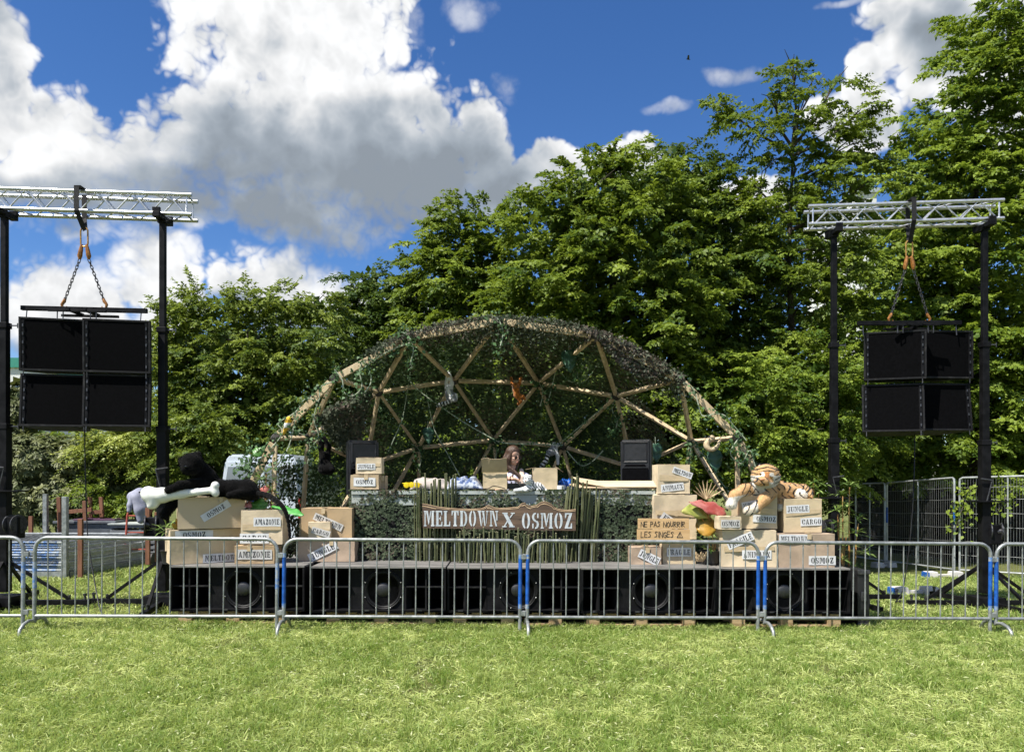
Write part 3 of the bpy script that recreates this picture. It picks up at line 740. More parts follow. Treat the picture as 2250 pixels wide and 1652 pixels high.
# the low stage deck behind the bass speakers, carried on trestle legs
stg = empty('stage_deck', (0, 9.42, 0), 'low dark plywood stage deck behind the bass speakers', 'stage')
k = 0
for ix in range(6):
    MB().box((-3.0 + 1.2 * ix, 10.95, .40), (1.19, 3.0, .05), bev=.003).build('deck_panel', 'worn_black', stg, world=True)
for x in (-3.5, -2.4, -1.2, 0, 1.2, 2.4, 3.5):
    for y in (9.55, 11, 12.3): MB().box((x, y, .1875), (.07, .07, .375)).build('leg', 'dark_steel', stg, world=True)

# ------------------------------------------------------------------ lifting towers, trusses and hung speakers
def tower(px, d, ztop, label, zc, wn, lean=0.0):
    b = P(px, 1053, d); x0 = b.x; g = G(x0, d)
    root = empty('lifting_tower', (x0, d, g), label, 'lifting tower', 'black lifting towers that carry the trusses')
    H = ztop - g
    MB().box((0, 0, .2 + 1.0), (.115, .115, 2.0), bev=.006).build('outer_mast', 'black_metal', root)
    MB().box((0, 0, (2.2 + zc) / 2), (.089, .089, zc - 2.2), bev=.006).build('middle_mast', 'black_metal', root)
    MB().box((0, 0, (zc + H) / 2), (.068, .068, H - zc), bev=.006).build('inner_mast', 'black_metal', root)
    for z, w in ((2.2, .13), (zc, .115)):
        c = MB().box((0, 0, z), (w, w, .07), bev=.008).build('collar', 'black_metal', root)
        MB().tube([(w / 2, 0, z), (w / 2 + .10, 0, z)], .008, 6).tube([(w / 2 + .10, 0, z + .03), (w / 2 + .10, 0, z - .03)], .007, 6).build('locking_pin', 'dark_steel', c, smooth=True)
    # base frame and outriggers
    MB().box((0, 0, .10), (.36, .36, .12), bev=.01).build('base_frame', 'black_metal', root)
    for ax, ay in ((1, .12), (-1, .12), (.2, -1), (-.2, 1)):
        v = Vector((ax, ay, 0)).normalized()
        a = MB().bar(v * .15 + Vector((0, 0, .07)), v * .98 + Vector((0, 0, .06)), .06, .06, bev=.004).build('outrigger', 'black_metal', root)
        MB().bar(v * .06 + Vector((0, 0, .56)), v * .74 + Vector((0, 0, .10)), .035, .035).build('brace', 'black_metal', root)
        MB().lathe([(.07, 0), (.07, .012), (.02, .018), (.014, .14), (.022, .145), (.022, .17)], 12, Matrix.Translation(v * .92 + Vector((0, 0, -.005)))).build('levelling_foot', 'dark_steel', a, smooth=True)
        MB().tube([v * .74 + Vector((0, 0, .08)), v * .74 + Vector((0, 0, .15))], .018, 6).build('strut_pin', 'dark_steel', a)
    # winch
    M_ = Matrix.Translation((wn * .14, -.02, 1.02)) @ Matrix.Rotation(R(90), 4, 'X') @ Matrix.Rotation(R(70 * wn), 4, 'Y')
    wi = MB().box((wn * .12, 0, .98), (.18, .14, .26), bev=.01).build('winch', 'black_metal', root)
    MB().lathe([(.03, -.07), (.115, -.068), (.115, -.055), (.05, -.05), (.05, .05), (.115, .055), (.115, .068), (.03, .07)], 20, M_).build('winch_drum', 'dark_steel', wi, smooth=True)
    MB().box((wn * .02, -.02, 1.42), (.44, .22, .018), bev=.003).build('shelf_plate', 'black_metal', root)
    MB().tube([(-wn * .02, -.085, 1.42), (wn * .05, -.09, 1.7)], .008, 6).tube([(wn * .05, -.09, 1.70), (-wn * .10, -.09, 1.72)], .010, 6).build('crank_handle', 'dark_steel', root, smooth=True)
    # fork head
    hd = MB().box((0, 0, H + .012), (.10, .10, .05), bev=.004).box((0, .0, H + .045), (.085, .40, .06), bev=.004).build('fork_head', 'black_metal', root)
    for sy in (-1, 1): MB().box((0, sy * .175, H + .085), (.09, .04, .09), bev=.004).build('fork_cheek', 'black_metal', hd)
    return root

def truss(p0, p1, label, nbay):
    p0, p1 = Vector(p0), Vector(p1); L = (p1 - p0).length
    root = empty('truss', p0, label, 'truss', 'aluminium trusses across the lifting towers')
    root.rotation_euler = (0, -math.asin((p1.z - p0.z) / L), math.atan2(p1.y - p0.y, p1.x - p0.x))
    s_ = .24
    for y, z in ((0, 0), (s_, 0), (0, s_), (s_, s_)):
        MB().tube([(0, y, z), (L, y, z)], .0245, 14).build('chord', 'aluminium', root, smooth=True)
    bay = (L - .16) / nbay
    for (a, b) in (((0, 0), (0, s_)), ((s_, 0), (s_, s_)), ((0, 0), (s_, 0)), ((0, s_), (s_, s_))):
        for k in range(nbay):
            x0, x1 = .08 + k * bay, .08 + (k + 1) * bay
            q0, q1 = (a, b) if k % 2 == 0 else (b, a)
            MB().tube([(x0, *q0), (x1, *q1)], .0095, 7).build('brace', 'aluminium', root, smooth=True)
        for x in (.06, L - .06): MB().tube([(x, *a), (x, *b)], .011, 7).build('end_brace', 'aluminium', root, smooth=True)
    return root

def rig(xc, d, ztruss, zring, zbar, wbar, label_s, label_f, tilt):
    # strap and chains
    root = empty('chain_sling', (xc, d + .12, zring), label_s, 'sling', 'chain slings under the trusses')
    s_ = .24; z0 = ztruss
    m = MB(); sgn = -1 if xc > 0 else 1
    for k, (ya, zb) in enumerate(((-.03, z0), (.27, z0))):
        m.bar((xc - .012 - k * .07 * sgn, d + ya, zb + s_ + .03), (xc - .012 - k * .07 * sgn, d + ya, zb - .03), .062, .006, up=(0, 1, 0))
        m.bar((xc - .012 - k * .07 * sgn, d + ya, zb - .03), (xc + .005, d + .12 + (-.012 + .024 * k), zring + .09), .06, .006, up=(0, 1, 0))
    m.box((xc, d + .12, z0 + s_ + .031), (.078, .31, .006))
    m.build('strap', 'strap', root, world=True)
    ring = [(xc + .045 * math.cos(a), d + .12, zring + (.07 if math.sin(a) > 0 else -.07) + .045 * math.sin(a)) for a in np.linspace(0, 2 * PI, 20, endpoint=False)]
    MB().tube(ring, .010, 8, closed=True).build('master_ring', 'ring_gold', root, world=True, smooth=True)
    for sx in (-1, 1):
        top = Vector((xc + sx * .03, d + .12, zring - .12)); mid = Vector((xc + sx * .055, d + .12, zring - .27))
        bot = Vector((xc + sx * .245, d + .12, zbar + .10))
        MB().tube([top + Vector((0, 0, .03)), top + Vector((sx * .012, 0, -.04)), mid + Vector((0, 0, .04)), mid], [.016, .026, .030, .016], 8).build('clevis_hook', 'hook_orange', root, world=True, smooth=True)
        n = 13 if sx < 0 else 13; L = (bot - mid); nl = int(L.length / .042)
        m = MB(); t = L.normalized(); sd = Vector((0, 1, 0)); nx_ = t.cross(sd)
        for k in range(nl):
            c = mid + L * ((k + .5) / nl); u_ = sd if k % 2 else nx_
            lk = [c + t * (.016 if math.cos(a) > 0 else -.016) * 1.0 + t * .012 * math.cos(a) + u_ * .015 * math.sin(a) for a in np.linspace(0, 2 * PI, 8, endpoint=False)]
            m.tube(lk, .0055, 5, closed=True)
        m.build('chain', 'chain_steel', root, world=True, smooth=True)
        MB().tube([bot + Vector((-sx * .01, 0, .03)), bot, bot + Vector((sx * .03, 0, -.04)), bot + Vector((sx * .02, 0, -.09)), bot + Vector((-sx * .02, 0, -.10)), bot + Vector((-sx * .03, 0, -.06))], [.014, .022, .018, .014, .012, .006], 8).build('end_hook', 'hook_orange', root, world=True, smooth=True)
    # flying frame
    fr = empty('flying_frame', (xc, d + .12, zbar), label_f, 'rigging frame', 'flying frames above the hung speakers')
    fr.rotation_euler = (0, tilt, 0)
    MB().box((0, 0, 0), (wbar, .05, .055), bev=.004).build('spreader_bar', 'black_metal', fr)
    MB().box((.0, -.16, -.05), (wbar * .46, .03, .03), bev=.003).box((.02, .1, -.06), (wbar * .46, .03, .03), bev=.003).box((-.1, -.02, -.04), (.04, .34, .03)).box((.1, -.02, -.04), (.04, .34, .03)).build('cross_frame', 'black_metal', fr)
    for x in (-wbar / 2 + .07, -.09, .09, wbar / 2 - .07):
        MB().lathe([(.016, -.036), (.016, -.03), (.022, -.03), (.022, -.026)], 8, Matrix.Translation((x, 0, 0)) @ Matrix.Rotation(R(90), 4, 'X')).build('bolt', 'aluminium', fr)
    for x in (-wbar / 2 + .07, wbar / 2 - .07): MB().tube([(x, 0, 0), (x, -.02, -.17)], .007, 6).build('drop_link', 'dark_steel', fr)
    for x in (-.2, .2): MB().tube([(x - .035, -.16, -.05), (x - .035, -.16, -.16), (x + .035, -.16, -.16), (x + .035, -.16, -.05)], .008, 6).build('bracket', 'dark_steel', fr)

def make_cab():
    root = empty('hung_speaker', (0, 0, 0), '', 'speaker', 'black speaker cabinets hung from the trusses')
    w, h, dp = .755, .64, .62
    out = [(-w / 2, 0), (w / 2, 0), (w / 2 - .02, .12), (w / 2 - .13, dp), (-w / 2 + .13, dp), (-w / 2 + .02, .12)]
    fr = MB(); n = len(out)
    vs = [(x, y, -h / 2 + (.035 if y > .3 else 0)) for x, y in out] + [(x, y, h / 2 - (.035 if y > .3 else 0)) for x, y in out]
    fr.add(vs, [tuple(range(n - 1, -1, -1)), tuple(range(n, 2 * n))] + [(i, (i + 1) % n, n + (i + 1) % n, n + i) for i in range(n)])
    fr.build('cabinet', 'black_box', root)
    for c, s2 in (((0, -.006, h / 2 - .012), (w, .018, .024)), ((0, -.006, -h / 2 + .012), (w, .018, .024)), ((-w / 2 + .012, -.006, 0), (.024, .018, h - .05)), ((w / 2 - .012, -.006, 0), (.024, .018, h - .05))):
        MB().box(c, s2, bev=.003).build('front_edge', 'cab_edge', root)
    MB().box((0, -.002, 0), (w - .14, .010, h - .06)).build('grille', 'grille', root)
    for sx in (-1, 1):
        rl = MB().box((sx * (w / 2 - .047), -.005, 0), (.030, .014, h - .06), bev=.002).build('rigging_rail', 'dark_steel' if 0 else 'black_metal', root)
        for z in (-.24, -.1, .02, .12, .22):
            MB().box((sx * (w / 2 - .047), -.016, z), (.014, .012, .035)).build('rigging_pin', 'dark_steel', rl)
        MB().tube([(sx * (w / 2 - .05), -.014, -h / 2), (sx * (w / 2 - .05), -.014, -h / 2 - .06)], .006, 5).build('link', 'dark_steel', root)
    return root
cab0 = make_cab(); first = [True]
def cab(px, py, d, yaw, pitch, label):
    o = cab0 if first[0] else copy_tree(cab0); first[0] = False
    o.location = P(px, py, d); o.rotation_euler = (pitch, 0, yaw); o['label'] = label

# left rig
tower(10, 9.42, 4.79, 'leftmost black lifting tower, at the left edge of the photo', 3.42, 1)
tower(358, 9.62, 4.79, 'black lifting tower right of the left hung speakers, behind the panther', 3.42, -1)
tL0 = P(-160, 466, 9.33); tL1 = P(421, 475.5, 9.60)
truss((tL0.x, 9.35, 4.90), (tL1.x, 9.60, 4.885), 'silver truss over the left hung speakers', 14)
rx = (193 - 1125) * 9.62 / F
rig(rx, 9.42, 4.89, 4.585, 3.70, 1.54, 'black strap and chain sling under the left truss', 'black flying frame over the left hung speakers', R(1.4))
cab(119, 758, 9.40, R(15), R(1), 'upper left speaker of the left hung cluster'); cab(257, 761, 9.36, R(12), R(1), 'upper right speaker of the left hung cluster')
cab(121, 880, 9.42, R(15), R(-5), 'lower left speaker of the left hung cluster'); cab(257, 880, 9.38, R(12), R(-5), 'lower right speaker of the left hung cluster')
# right rig
tower(1832, 10.62, 4.93, 'black lifting tower left of the right hung speakers', 3.50, -1)
tower(2163, 10.35, 4.93, 'rightmost black lifting tower, on the lawn at the right', 3.50, 1)
tR0 = P(1776, 490, 10.5); tR1 = P(2206, 490, 10.22)
truss((tR0.x, 10.5, 5.06), (tR1.x, 10.22, 5.045), 'silver truss over the right hung speakers', 10)
rx = (1987 - 1125) * 10.5 / F
rig(rx, 10.25, 5.05, 4.68, 3.70, 1.38, 'black strap and chain sling under the right truss', 'black flying frame over the right hung speakers', R(-.3))
cab(1966, 781, 10.30, R(-17), R(0), 'upper left speaker of the right hung cluster'); cab(2078, 779, 10.40, R(4), R(0), 'upper right speaker of the right hung cluster')
cab(1962, 896, 10.32, R(-17), R(-6), 'lower left speaker of the right hung cluster'); cab(2074, 894, 10.42, R(4), R(-6), 'lower right speaker of the right hung cluster')
# signal cables that hang from the clusters
def cable(name, pts, label, r=.008):
    m = MB(); P_ = [Vector(p) for p in pts]; sm = []
    for i in range(len(P_) - 1):
        p0, p1, p2, p3 = P_[max(0, i - 1)], P_[i], P_[i + 1], P_[min(len(P_) - 1, i + 2)]
        for t in np.linspace(0, 1, 7)[:-1]:
            sm.append(.5 * ((2 * p1) + (p2 - p0) * t + (2 * p0 - 5 * p1 + 4 * p2 - p3) * t * t + (3 * p1 - p0 - 3 * p2 + p3) * t ** 3))
    sm.append(P_[-1]); m.tube(sm, r, 6)
    return tag(m.build(name, 'cable', smooth=True), label, 'cable', 'black cables')
cable('cable', [P(186, 700, 9.9), P(186, 938, 9.85), P(188, 1050, 9.8), P(193, 1180, 9.7), P(210, 1290, 9.5), P(222, 1350, 9.2)], 'black cable hanging from the left speaker cluster to the grass')
cable('cable', [P(2010, 800, 10.9), P(2010, 945, 10.8), P(2008, 1060, 10.7), P(2000, 1180, 10.6), P(1985, 1290, 10.5), P(1968, 1322, 10.3)], 'black cable hanging from the right speaker cluster to the grass')
# ------------------------------------------------------------------ geodesic half dome of pine beams
DY = 9.8; DS = F / DY; DC = Vector(((1113 - 1125) / DS, DY, 0)); DR = 3.61
def arch(px, py): # node on the front arch plane, snapped to the circle
    v = P(px, py, DY) - DC; a = math.atan2(v.z, v.x)
    return DC + Vector((math.cos(a) * DR, 0, math.sin(a) * DR))
def back(px, py): # node on the inner far side of the shell
    o = Vector((0, 0, EYE)); d = Vector(((px - 1125) / F, 1, -(py - 1053) / F))
    oc = o - DC; a = d.dot(d); b = 2 * d.dot(oc); c = oc.dot(oc) - DR * DR
    t = (-b + math.sqrt(max(0, b * b - 4 * a * c))) / (2 * a)
    return o + d * t
def base(a): return DC + Vector((math.cos(R(a)) * DR, math.sin(R(a)) * DR, .02))
ND = {'N1': arch(608, 965), 'N2': arch(732, 829), 'N3': arch(900, 742), 'N4': arch(1095, 704), 'N5': arch(1305, 754), 'N6': arch(1495, 832), 'N7': arch(1625, 958),
      'N0': DC + Vector((math.cos(R(162)) * DR, 0, math.sin(R(162)) * DR)), 'N8': DC + Vector((math.cos(R(18)) * DR, 0, math.sin(R(18)) * DR)),
      'A': back(832, 862), 'B': back(997, 837), 'C': back(1183, 842), 'D': back(1354, 871), 'E': back(919, 984), 'F': back(1084, 967), 'G': back(1237, 981),
      'H': back(1519, 970), 'I': back(1389, 1027), 'J': back(677, 962), 'K': back(805, 1022),
      'L0': base(180), 'L1': base(150), 'L2': base(136), 'L3': base(114), 'L4': base(90), 'L5': base(66), 'L6': base(44), 'L7': base(30), 'L8': base(0), 'M0': DC + Vector((-2.98, .02, .02)), 'M8': DC + Vector((2.93, .02, .02))}
EDG = 'L0-N0 N0-N1 N1-N2 N2-N3 N3-N4 N4-N5 N5-N6 N6-N7 N7-N8 N8-L8 A-N2 A-N3 B-N3 B-N4 C-N4 C-N5 D-N5 D-N6 A-B B-C C-D A-J D-H N1-J N2-J N6-H N7-H ' \
      'A-K A-E B-E B-F C-F C-G D-G D-I E-F F-G K-E G-I J-K I-H J-L1 K-L1 K-L2 E-L2 E-L3 F-L3 F-L4 G-L4 G-L5 I-L5 I-L6 H-L6 H-L8 L0-L1 L1-L2 L2-L3 L3-L4 L4-L5 L5-L6 L6-L7 L7-L8 N0-L1 N8-L7 N1-M0 N7-M8'.split()
dome = empty('geodesic_dome', DC, 'half dome of pine beams over the stage, hung with camouflage net', 'dome')
for e in EDG:
    a, b = (ND[k] for k in e.split('-')); ax = (b - a).normalized()
    mid = (a + b) / 2; outw = (mid - DC).normalized()
    front = e[0] == 'N' and e.split('-')[1][0] == 'N'
    a2, b2 = a + ax * .07, b - ax * .07
    w = .085 if front else .052
    MB().bar(a2, b2, .055 if front else .044, w, up=outw, bev=.004).build('beam', 'pine', dome, world=True)
mat('joint_dark', (.05, .045, .04), .7, .2, var=.3)
for k, v in ND.items():
    if k[0] in 'LM': continue
    outw = (v - DC).normalized()
    MB().lathe([(.03, -.05), (.058, -.03), (.058, .03), (.03, .05)], 10, Matrix.Translation(v) @ outw.to_track_quat('Z', 'Y').to_matrix().to_4x4()).build('joint', 'joint_dark', dome, world=True)

# ------------------------------------------------------------------ camouflage nets
def netmat(name, trans, cs=((.030, .056, .022), (.070, .108, .044), (.066, .062, .036), (.026, .032, .020), (.13, .16, .095))):
    m = bpy.data.materials.new(name); m.use_nodes = True; MATS[name] = m
    nt = m.node_tree; X.nt = nt; b = nt.nodes['Principled BSDF']; out = nt.nodes['Material Output']
    a = nt.nodes.new('ShaderNodeAttribute'); a.attribute_name = 'tint'
    r_ = nt.nodes.new('ShaderNodeValToRGB'); cr = r_.color_ramp; cr.interpolation = 'CONSTANT'
    cr.elements[0].position = 0; cr.elements[0].color = (*cs[0], 1)
    cr.elements[1].position = .35; cr.elements[1].color = (*cs[1], 1)
    for p_, c_ in ((.62, cs[2]), (.80, cs[3]), (.92, cs[4])):
        e_ = cr.elements.new(p_); e_.color = (*c_, 1)
    nt.links.new(a.outputs['Fac'], r_.inputs[0]); nt.links.new(r_.outputs[0], b.inputs['Base Color'])
    b.inputs['Roughness'].default_value = .7; b.inputs['Specular IOR Level'].default_value = .25
    tr = nt.nodes.new('ShaderNodeBsdfTranslucent'); nt.links.new(r_.outputs[0], tr.inputs[0])
    mx = nt.nodes.new('ShaderNodeMixShader'); mx.inputs[0].default_value = trans
    nt.links.new(b.outputs[0], mx.inputs[1]); nt.links.new(tr.outputs[0], mx.inputs[2]); nt.links.new(mx.outputs[0], out.inputs['Surface'])
netmat('camouflage', .2)
netmat('camouflage_pale', .25, ((.055, .070, .042), (.095, .110, .070), (.100, .080, .060), (.050, .046, .040), (.17, .18, .13)))
def scraps(pos, nrm, size, r_, tilt=.35, region=1.3):
    n = len(pos)
    d = unit(np.cross(nrm, r_.normal(size=(n, 3)))); nn = unit(nrm + r_.normal(0, tilt, (n, 3)))
    s_ = size * r_.uniform(.6, 1.35, n)
    pat = .5 + .5 * np.sin(pos[:, 0] * region * 2.1 + 1.3 * np.sin(pos[:, 2] * region * 1.7)) * np.sin(pos[:, 2] * region * 2.6 + pos[:, 1] * region)
    tint = np.clip(pat * .75 + r_.uniform(-.15, .32, n), 0, 1)
    V, Fq, T = leaves_np(pos - d * (s_ * .5)[:, None], d, nn, s_, s_ * r_.uniform(.55, .95, n), tint, fold=r_.uniform(-.3, .3))
    return V, Fq, T
def join(lst):
    off = 0; A, B_, T = [], [], []
    for v, f, t in lst: A.append(v); B_.append(f + off); T.append(t); off += len(v)
    return np.concatenate(A), np.concatenate(B_), np.concatenate(T)
rn = np.random.default_rng(55)
# shell
n = 135000
azs = rn.uniform(0, PI, n); cz = rn.uniform(0.0, 1, n); sz = np.sqrt(1 - cz ** 2)
u = np.stack([sz * np.cos(azs), sz * np.sin(azs), cz], -1)
lowleft = (azs > 2.2) & (cz < .5)
keep = rn.random(n) < np.where(lowleft, .55, .86)
keep &= ~((azs < .62) & (cz < .80) & (rn.random(n) < .97))      # the right end is left open
keep &= ~((azs > 2.62) & (cz > .50) & (cz < .80) & (rn.random(n) < .95)) & ~((azs > 2.85) & (cz <= .50) & (rn.random(n) < .5))
holes = vnoise(u[:, 0] * 10 + 50, u[:, 2] * 10 + u[:, 1] * 4 + 50, 2.4, 12); keep &= ~((holes > .70) & (rn.random(n) < .6))
u = u[keep]
wav = 1 + .012 * np.sin(u[:, 0] * 20) * np.sin(u[:, 2] * 17)
V1 = scraps(np.array(DC) + u * (DR + .032) * wav[:, None], u, .052, rn, .45)
net = addobj('camouflage_net', np_mesh('camouflage_net', *V1[:2], {'tint': V1[2]}), 'camouflage')
tag(net, 'large green camouflage net stretched over the back of the dome', 'net')
# bunched net hanging over the front arch
lst = []
th = np.radians(rn.uniform(52, 119, 10000)); rad_ = np.abs(rn.normal(0, 1, len(th)))
thick = .05 + .095 * (np.sin(th * 9) * .5 + .5) * 1.0
pos = np.array(DC) + np.stack([np.cos(th) * (DR + .03), np.zeros_like(th), np.sin(th) * (DR + .03)], -1)
pos += np.stack([rn.normal(0, .03, len(th)), rn.normal(.05, .12, len(th)), -rad_ * thick * 1.25 + .03], -1)
lst.append(scraps(pos, unit(rn.normal(size=pos.shape) + np.array([-.2, -.6, .5])), .036, rn, .6))
th = np.radians(rn.uniform(55, 72, 1800)); dr_ = rn.random(len(th)) ** 1.2 * .30 * np.sin((np.degrees(th) - 55) / 17 * PI)
pos = np.array(DC) + np.stack([np.cos(th) * DR, rn.normal(0, .03, len(th)), np.sin(th) * DR - dr_], -1)
lst.append(scraps(pos, np.tile([-.2, -1, .2], (len(th), 1)), .045, rn, .5))
# the same net swings inwards between the left joints
w3 = rn.dirichlet((1, 1, 1), 3600); tri = np.array([tuple(ND['N2'] * .35 + ND['J'] * .65), tuple(ND['A'] * .8 + ND['N2'] * .2), tuple(ND['K'] * .75 + ND['J'] * .25)])
pos = w3 @ tri + np.array([.02, -.10, 0]) + rn.normal(0, .03, (3600, 3)); lst.append(scraps(pos, np.tile([.3, -1, .2], (3600, 1)), .05, rn, .5))
V2 = join(lst)
net2 = addobj('camouflage_net', np_mesh('camouflage_net_edge', *V2[:2], {'tint': V2[2]}), 'camouflage_pale')
tag(net2, 'bunched camouflage net draped over the top beams of the front arch', 'net')

# ------------------------------------------------------------------ ivy garlands
leafmat('ivy_leaf', (.016, .045, .014), (.10, .19, .07), trans=.15, rough=.6, spec=.3)
mat('vine_stem', (.22, .28, .17), .6, 0, col2=(.42, .46, .36), vscale=30)
def spline(P_, step=5):
    P_ = [Vector(p) for p in P_]; sm = []
    for i in range(len(P_) - 1):
        p0, p1, p2, p3 = P_[max(0, i - 1)], P_[i], P_[i + 1], P_[min(len(P_) - 1, i + 2)]
        for t in np.linspace(0, 1, step + 1)[:-1]:
            sm.append(.5 * ((2 * p1) + (p2 - p0) * t + (2 * p0 - 5 * p1 + 4 * p2 - p3) * t * t + (3 * p1 - p0 - 3 * p2 + p3) * t ** 3))
    return sm + [P_[-1]]
def garland(pts, label, nleaf=30, size=.05, spread=.05, seed=0):
    r_ = np.random.default_rng(seed + 900)
    S = spline(pts, 6); A = np.array([tuple(p) for p in S])
    root = empty('ivy_garland', S[0], label, 'garland', 'ivy garlands on the dome')
    MB().tube(S, .0075, 6).build('stem', 'vine_stem', root, world=True, smooth=True)
    n = int(nleaf * 1.6); size = size * .78; t = r_.random(n) * (len(A) - 1.001); i = t.astype(int); f = (t - i)[:, None]
    c = A[i] * (1 - f) + A[i + 1] * f + r_.normal(0, spread * .35, (n, 3))
    d = r_.normal(size=(n, 3)) + np.array([0, -.3, -.5]); nr = r_.normal(size=(n, 3)) * .6 + np.array([-.2, -.8, .6])
    L = size * r_.uniform(.7, 1.4, n)
    V, Fq, T = leaves_np(c, d, nr, L, L * .85, np.clip(r_.normal(.45, .28, n), 0, 1), notch=.38)
    o = addobj('leaves', np_mesh('leaves', V, Fq, {'tint': T}), 'ivy_leaf', root, world=True); o['kind'] = 'stuff'
def pix(lst, d): return [P(x, y, d) for x, y in lst]
fa = DY - .09
garland(pix([(596, 985), (622, 950), (612, 930), (650, 905), (672, 876), (700, 880), (705, 850), (735, 838)], fa), 'ivy garland wound round the lower left arch beam', 110, .05, .16, 1)
garland(pix([(735, 812), (752, 835), (756, 862), (775, 870), (795, 850), (790, 815), (800, 795), (812, 815), (815, 840), (802, 862)], fa), 'ivy garland looping below the upper left arch beam', 110, .05, .14, 2)
garland(pix([(790, 815), (840, 780), (870, 765), (905, 752)], fa), 'ivy garland along the upper left arch beam', 70, .05, .12, 3)
garland(pix([(867, 799), (916, 854), (965, 891), (1015, 925), (1068, 956), (1106, 973), (1180, 976), (1237, 978)], 11.2), 'long pale ivy garland slanting down across the dome', 90, .05, .08, 4)
garland(pix([(932, 772), (960, 805), (981, 818), (1005, 791), (1014, 760)], 11.4), 'V shaped ivy garland above the hanging lemur', 40, .05, .08, 5)
garland(pix([(905, 800), (896, 851), (886, 913), (875, 943), (853, 992)], 11.2), 'ivy strand hanging straight down left of the lemur', 45, .05, .08, 6)
garland(pix([(930, 830), (942, 890), (955, 945), (985, 1000), (1010, 1045)], 11.6), 'ivy strand hanging behind the blue cloth', 40, .05, .09, 7)
garland(pix([(1224, 805), (1246, 834), (1270, 842), (1289, 834), (1310, 805)], 11), 'ivy garland sagging right of the dome top', 50, .05, .08, 8)
garland(pix([(1215, 760), (1222, 800), (1213, 850), (1205, 880)], 11.2), 'ivy strand hanging beside the centre joint', 40, .06, .10, 21)
garland(pix([(1229, 975), (1283, 930), (1337, 886)], 11.6), 'ivy garland wound along a slanting beam right of centre', 50, .05, .08, 9)
garland(pix([(1500, 838), (1524, 856), (1533, 883), (1543, 913), (1570, 910), (1592, 913), (1612, 935), (1640, 968)], fa), 'ivy garland along the lower right arch beam', 60, .055, .14, 10)
garland(pix([(1625, 960), (1606, 990), (1611, 1007), (1630, 1018), (1648, 990), (1662, 1030), (1690, 1070)], fa), 'thick ivy garland at the right foot of the arch', 110, .06, .2, 11)
garland(pix([(1530, 985), (1555, 1010), (1576, 1048), (1603, 1083)], 10.3), 'ivy garland down the beam behind the tiger', 50, .055, .08, 12)
garland(pix([(1245, 990), (1275, 1022), (1300, 1015), (1325, 990)], 11.3), 'small ivy loop left of the right speaker', 24, .045, .06, 13)
garland(pix([(650, 905), (645, 940), (634, 982), (618, 1010), (600, 1030)], fa - .05), 'ivy strand hanging at the left foot of the arch', 60, .055, .14, 14)
garland(pix([(570, 990), (560, 1005), (548, 1020), (530, 1030)], fa - .05), 'dense ivy clump on the left arch beam above the van', 130, .06, .26, 15)
garland(pix([(700, 880), (690, 920), (700, 960), (680, 985)], 10.2), 'ivy strand beside the hanging black monkey', 40, .05, .1, 16)
garland(pix([(1350, 880), (1345, 900), (1356, 925), (1350, 950)], 11.6), 'leafy ivy bunch at the joint above the right speaker', 70, .07, .16, 17)
garland(pix([(1520, 975), (1515, 1005), (1512, 1040)], 11), 'bright leafy strand below the right joint', 60, .06, .10, 18)
garland(pix([(830, 860), (838, 890), (833, 905)], 11.4), 'dark leafy bunch at the upper left joint', 60, .075, .16, 19)
for k_, (nm, lab_) in enumerate((('C', 'leafy ivy bunch hanging from the joint right of the orange monkey'), ('F', 'leafy ivy bunch hanging from the joint above the woman'), ('E', 'leafy ivy bunch hanging from the joint above the folded cloths'), ('J', 'leafy ivy bunch at the joint beside the black monkey'), ('N4', 'leafy ivy strand hanging from the top of the arch'), ('N3', 'leafy ivy strand hanging from the arch above the lemur'))):
    p_ = ND[nm] - Vector((0, .10, 0)); garland([p_ + Vector((-.10, 0, .06)), p_, p_ + Vector((.06, -.02, -.16)), p_ + Vector((.02, -.02, -.36))], lab_, 60, .06, .20, 40 + k_)
garland(pix([(1265, 775), (1270, 810), (1268, 835)], 10.6), 'bright fern like leaves below the net edge', 50, .06, .10, 20)
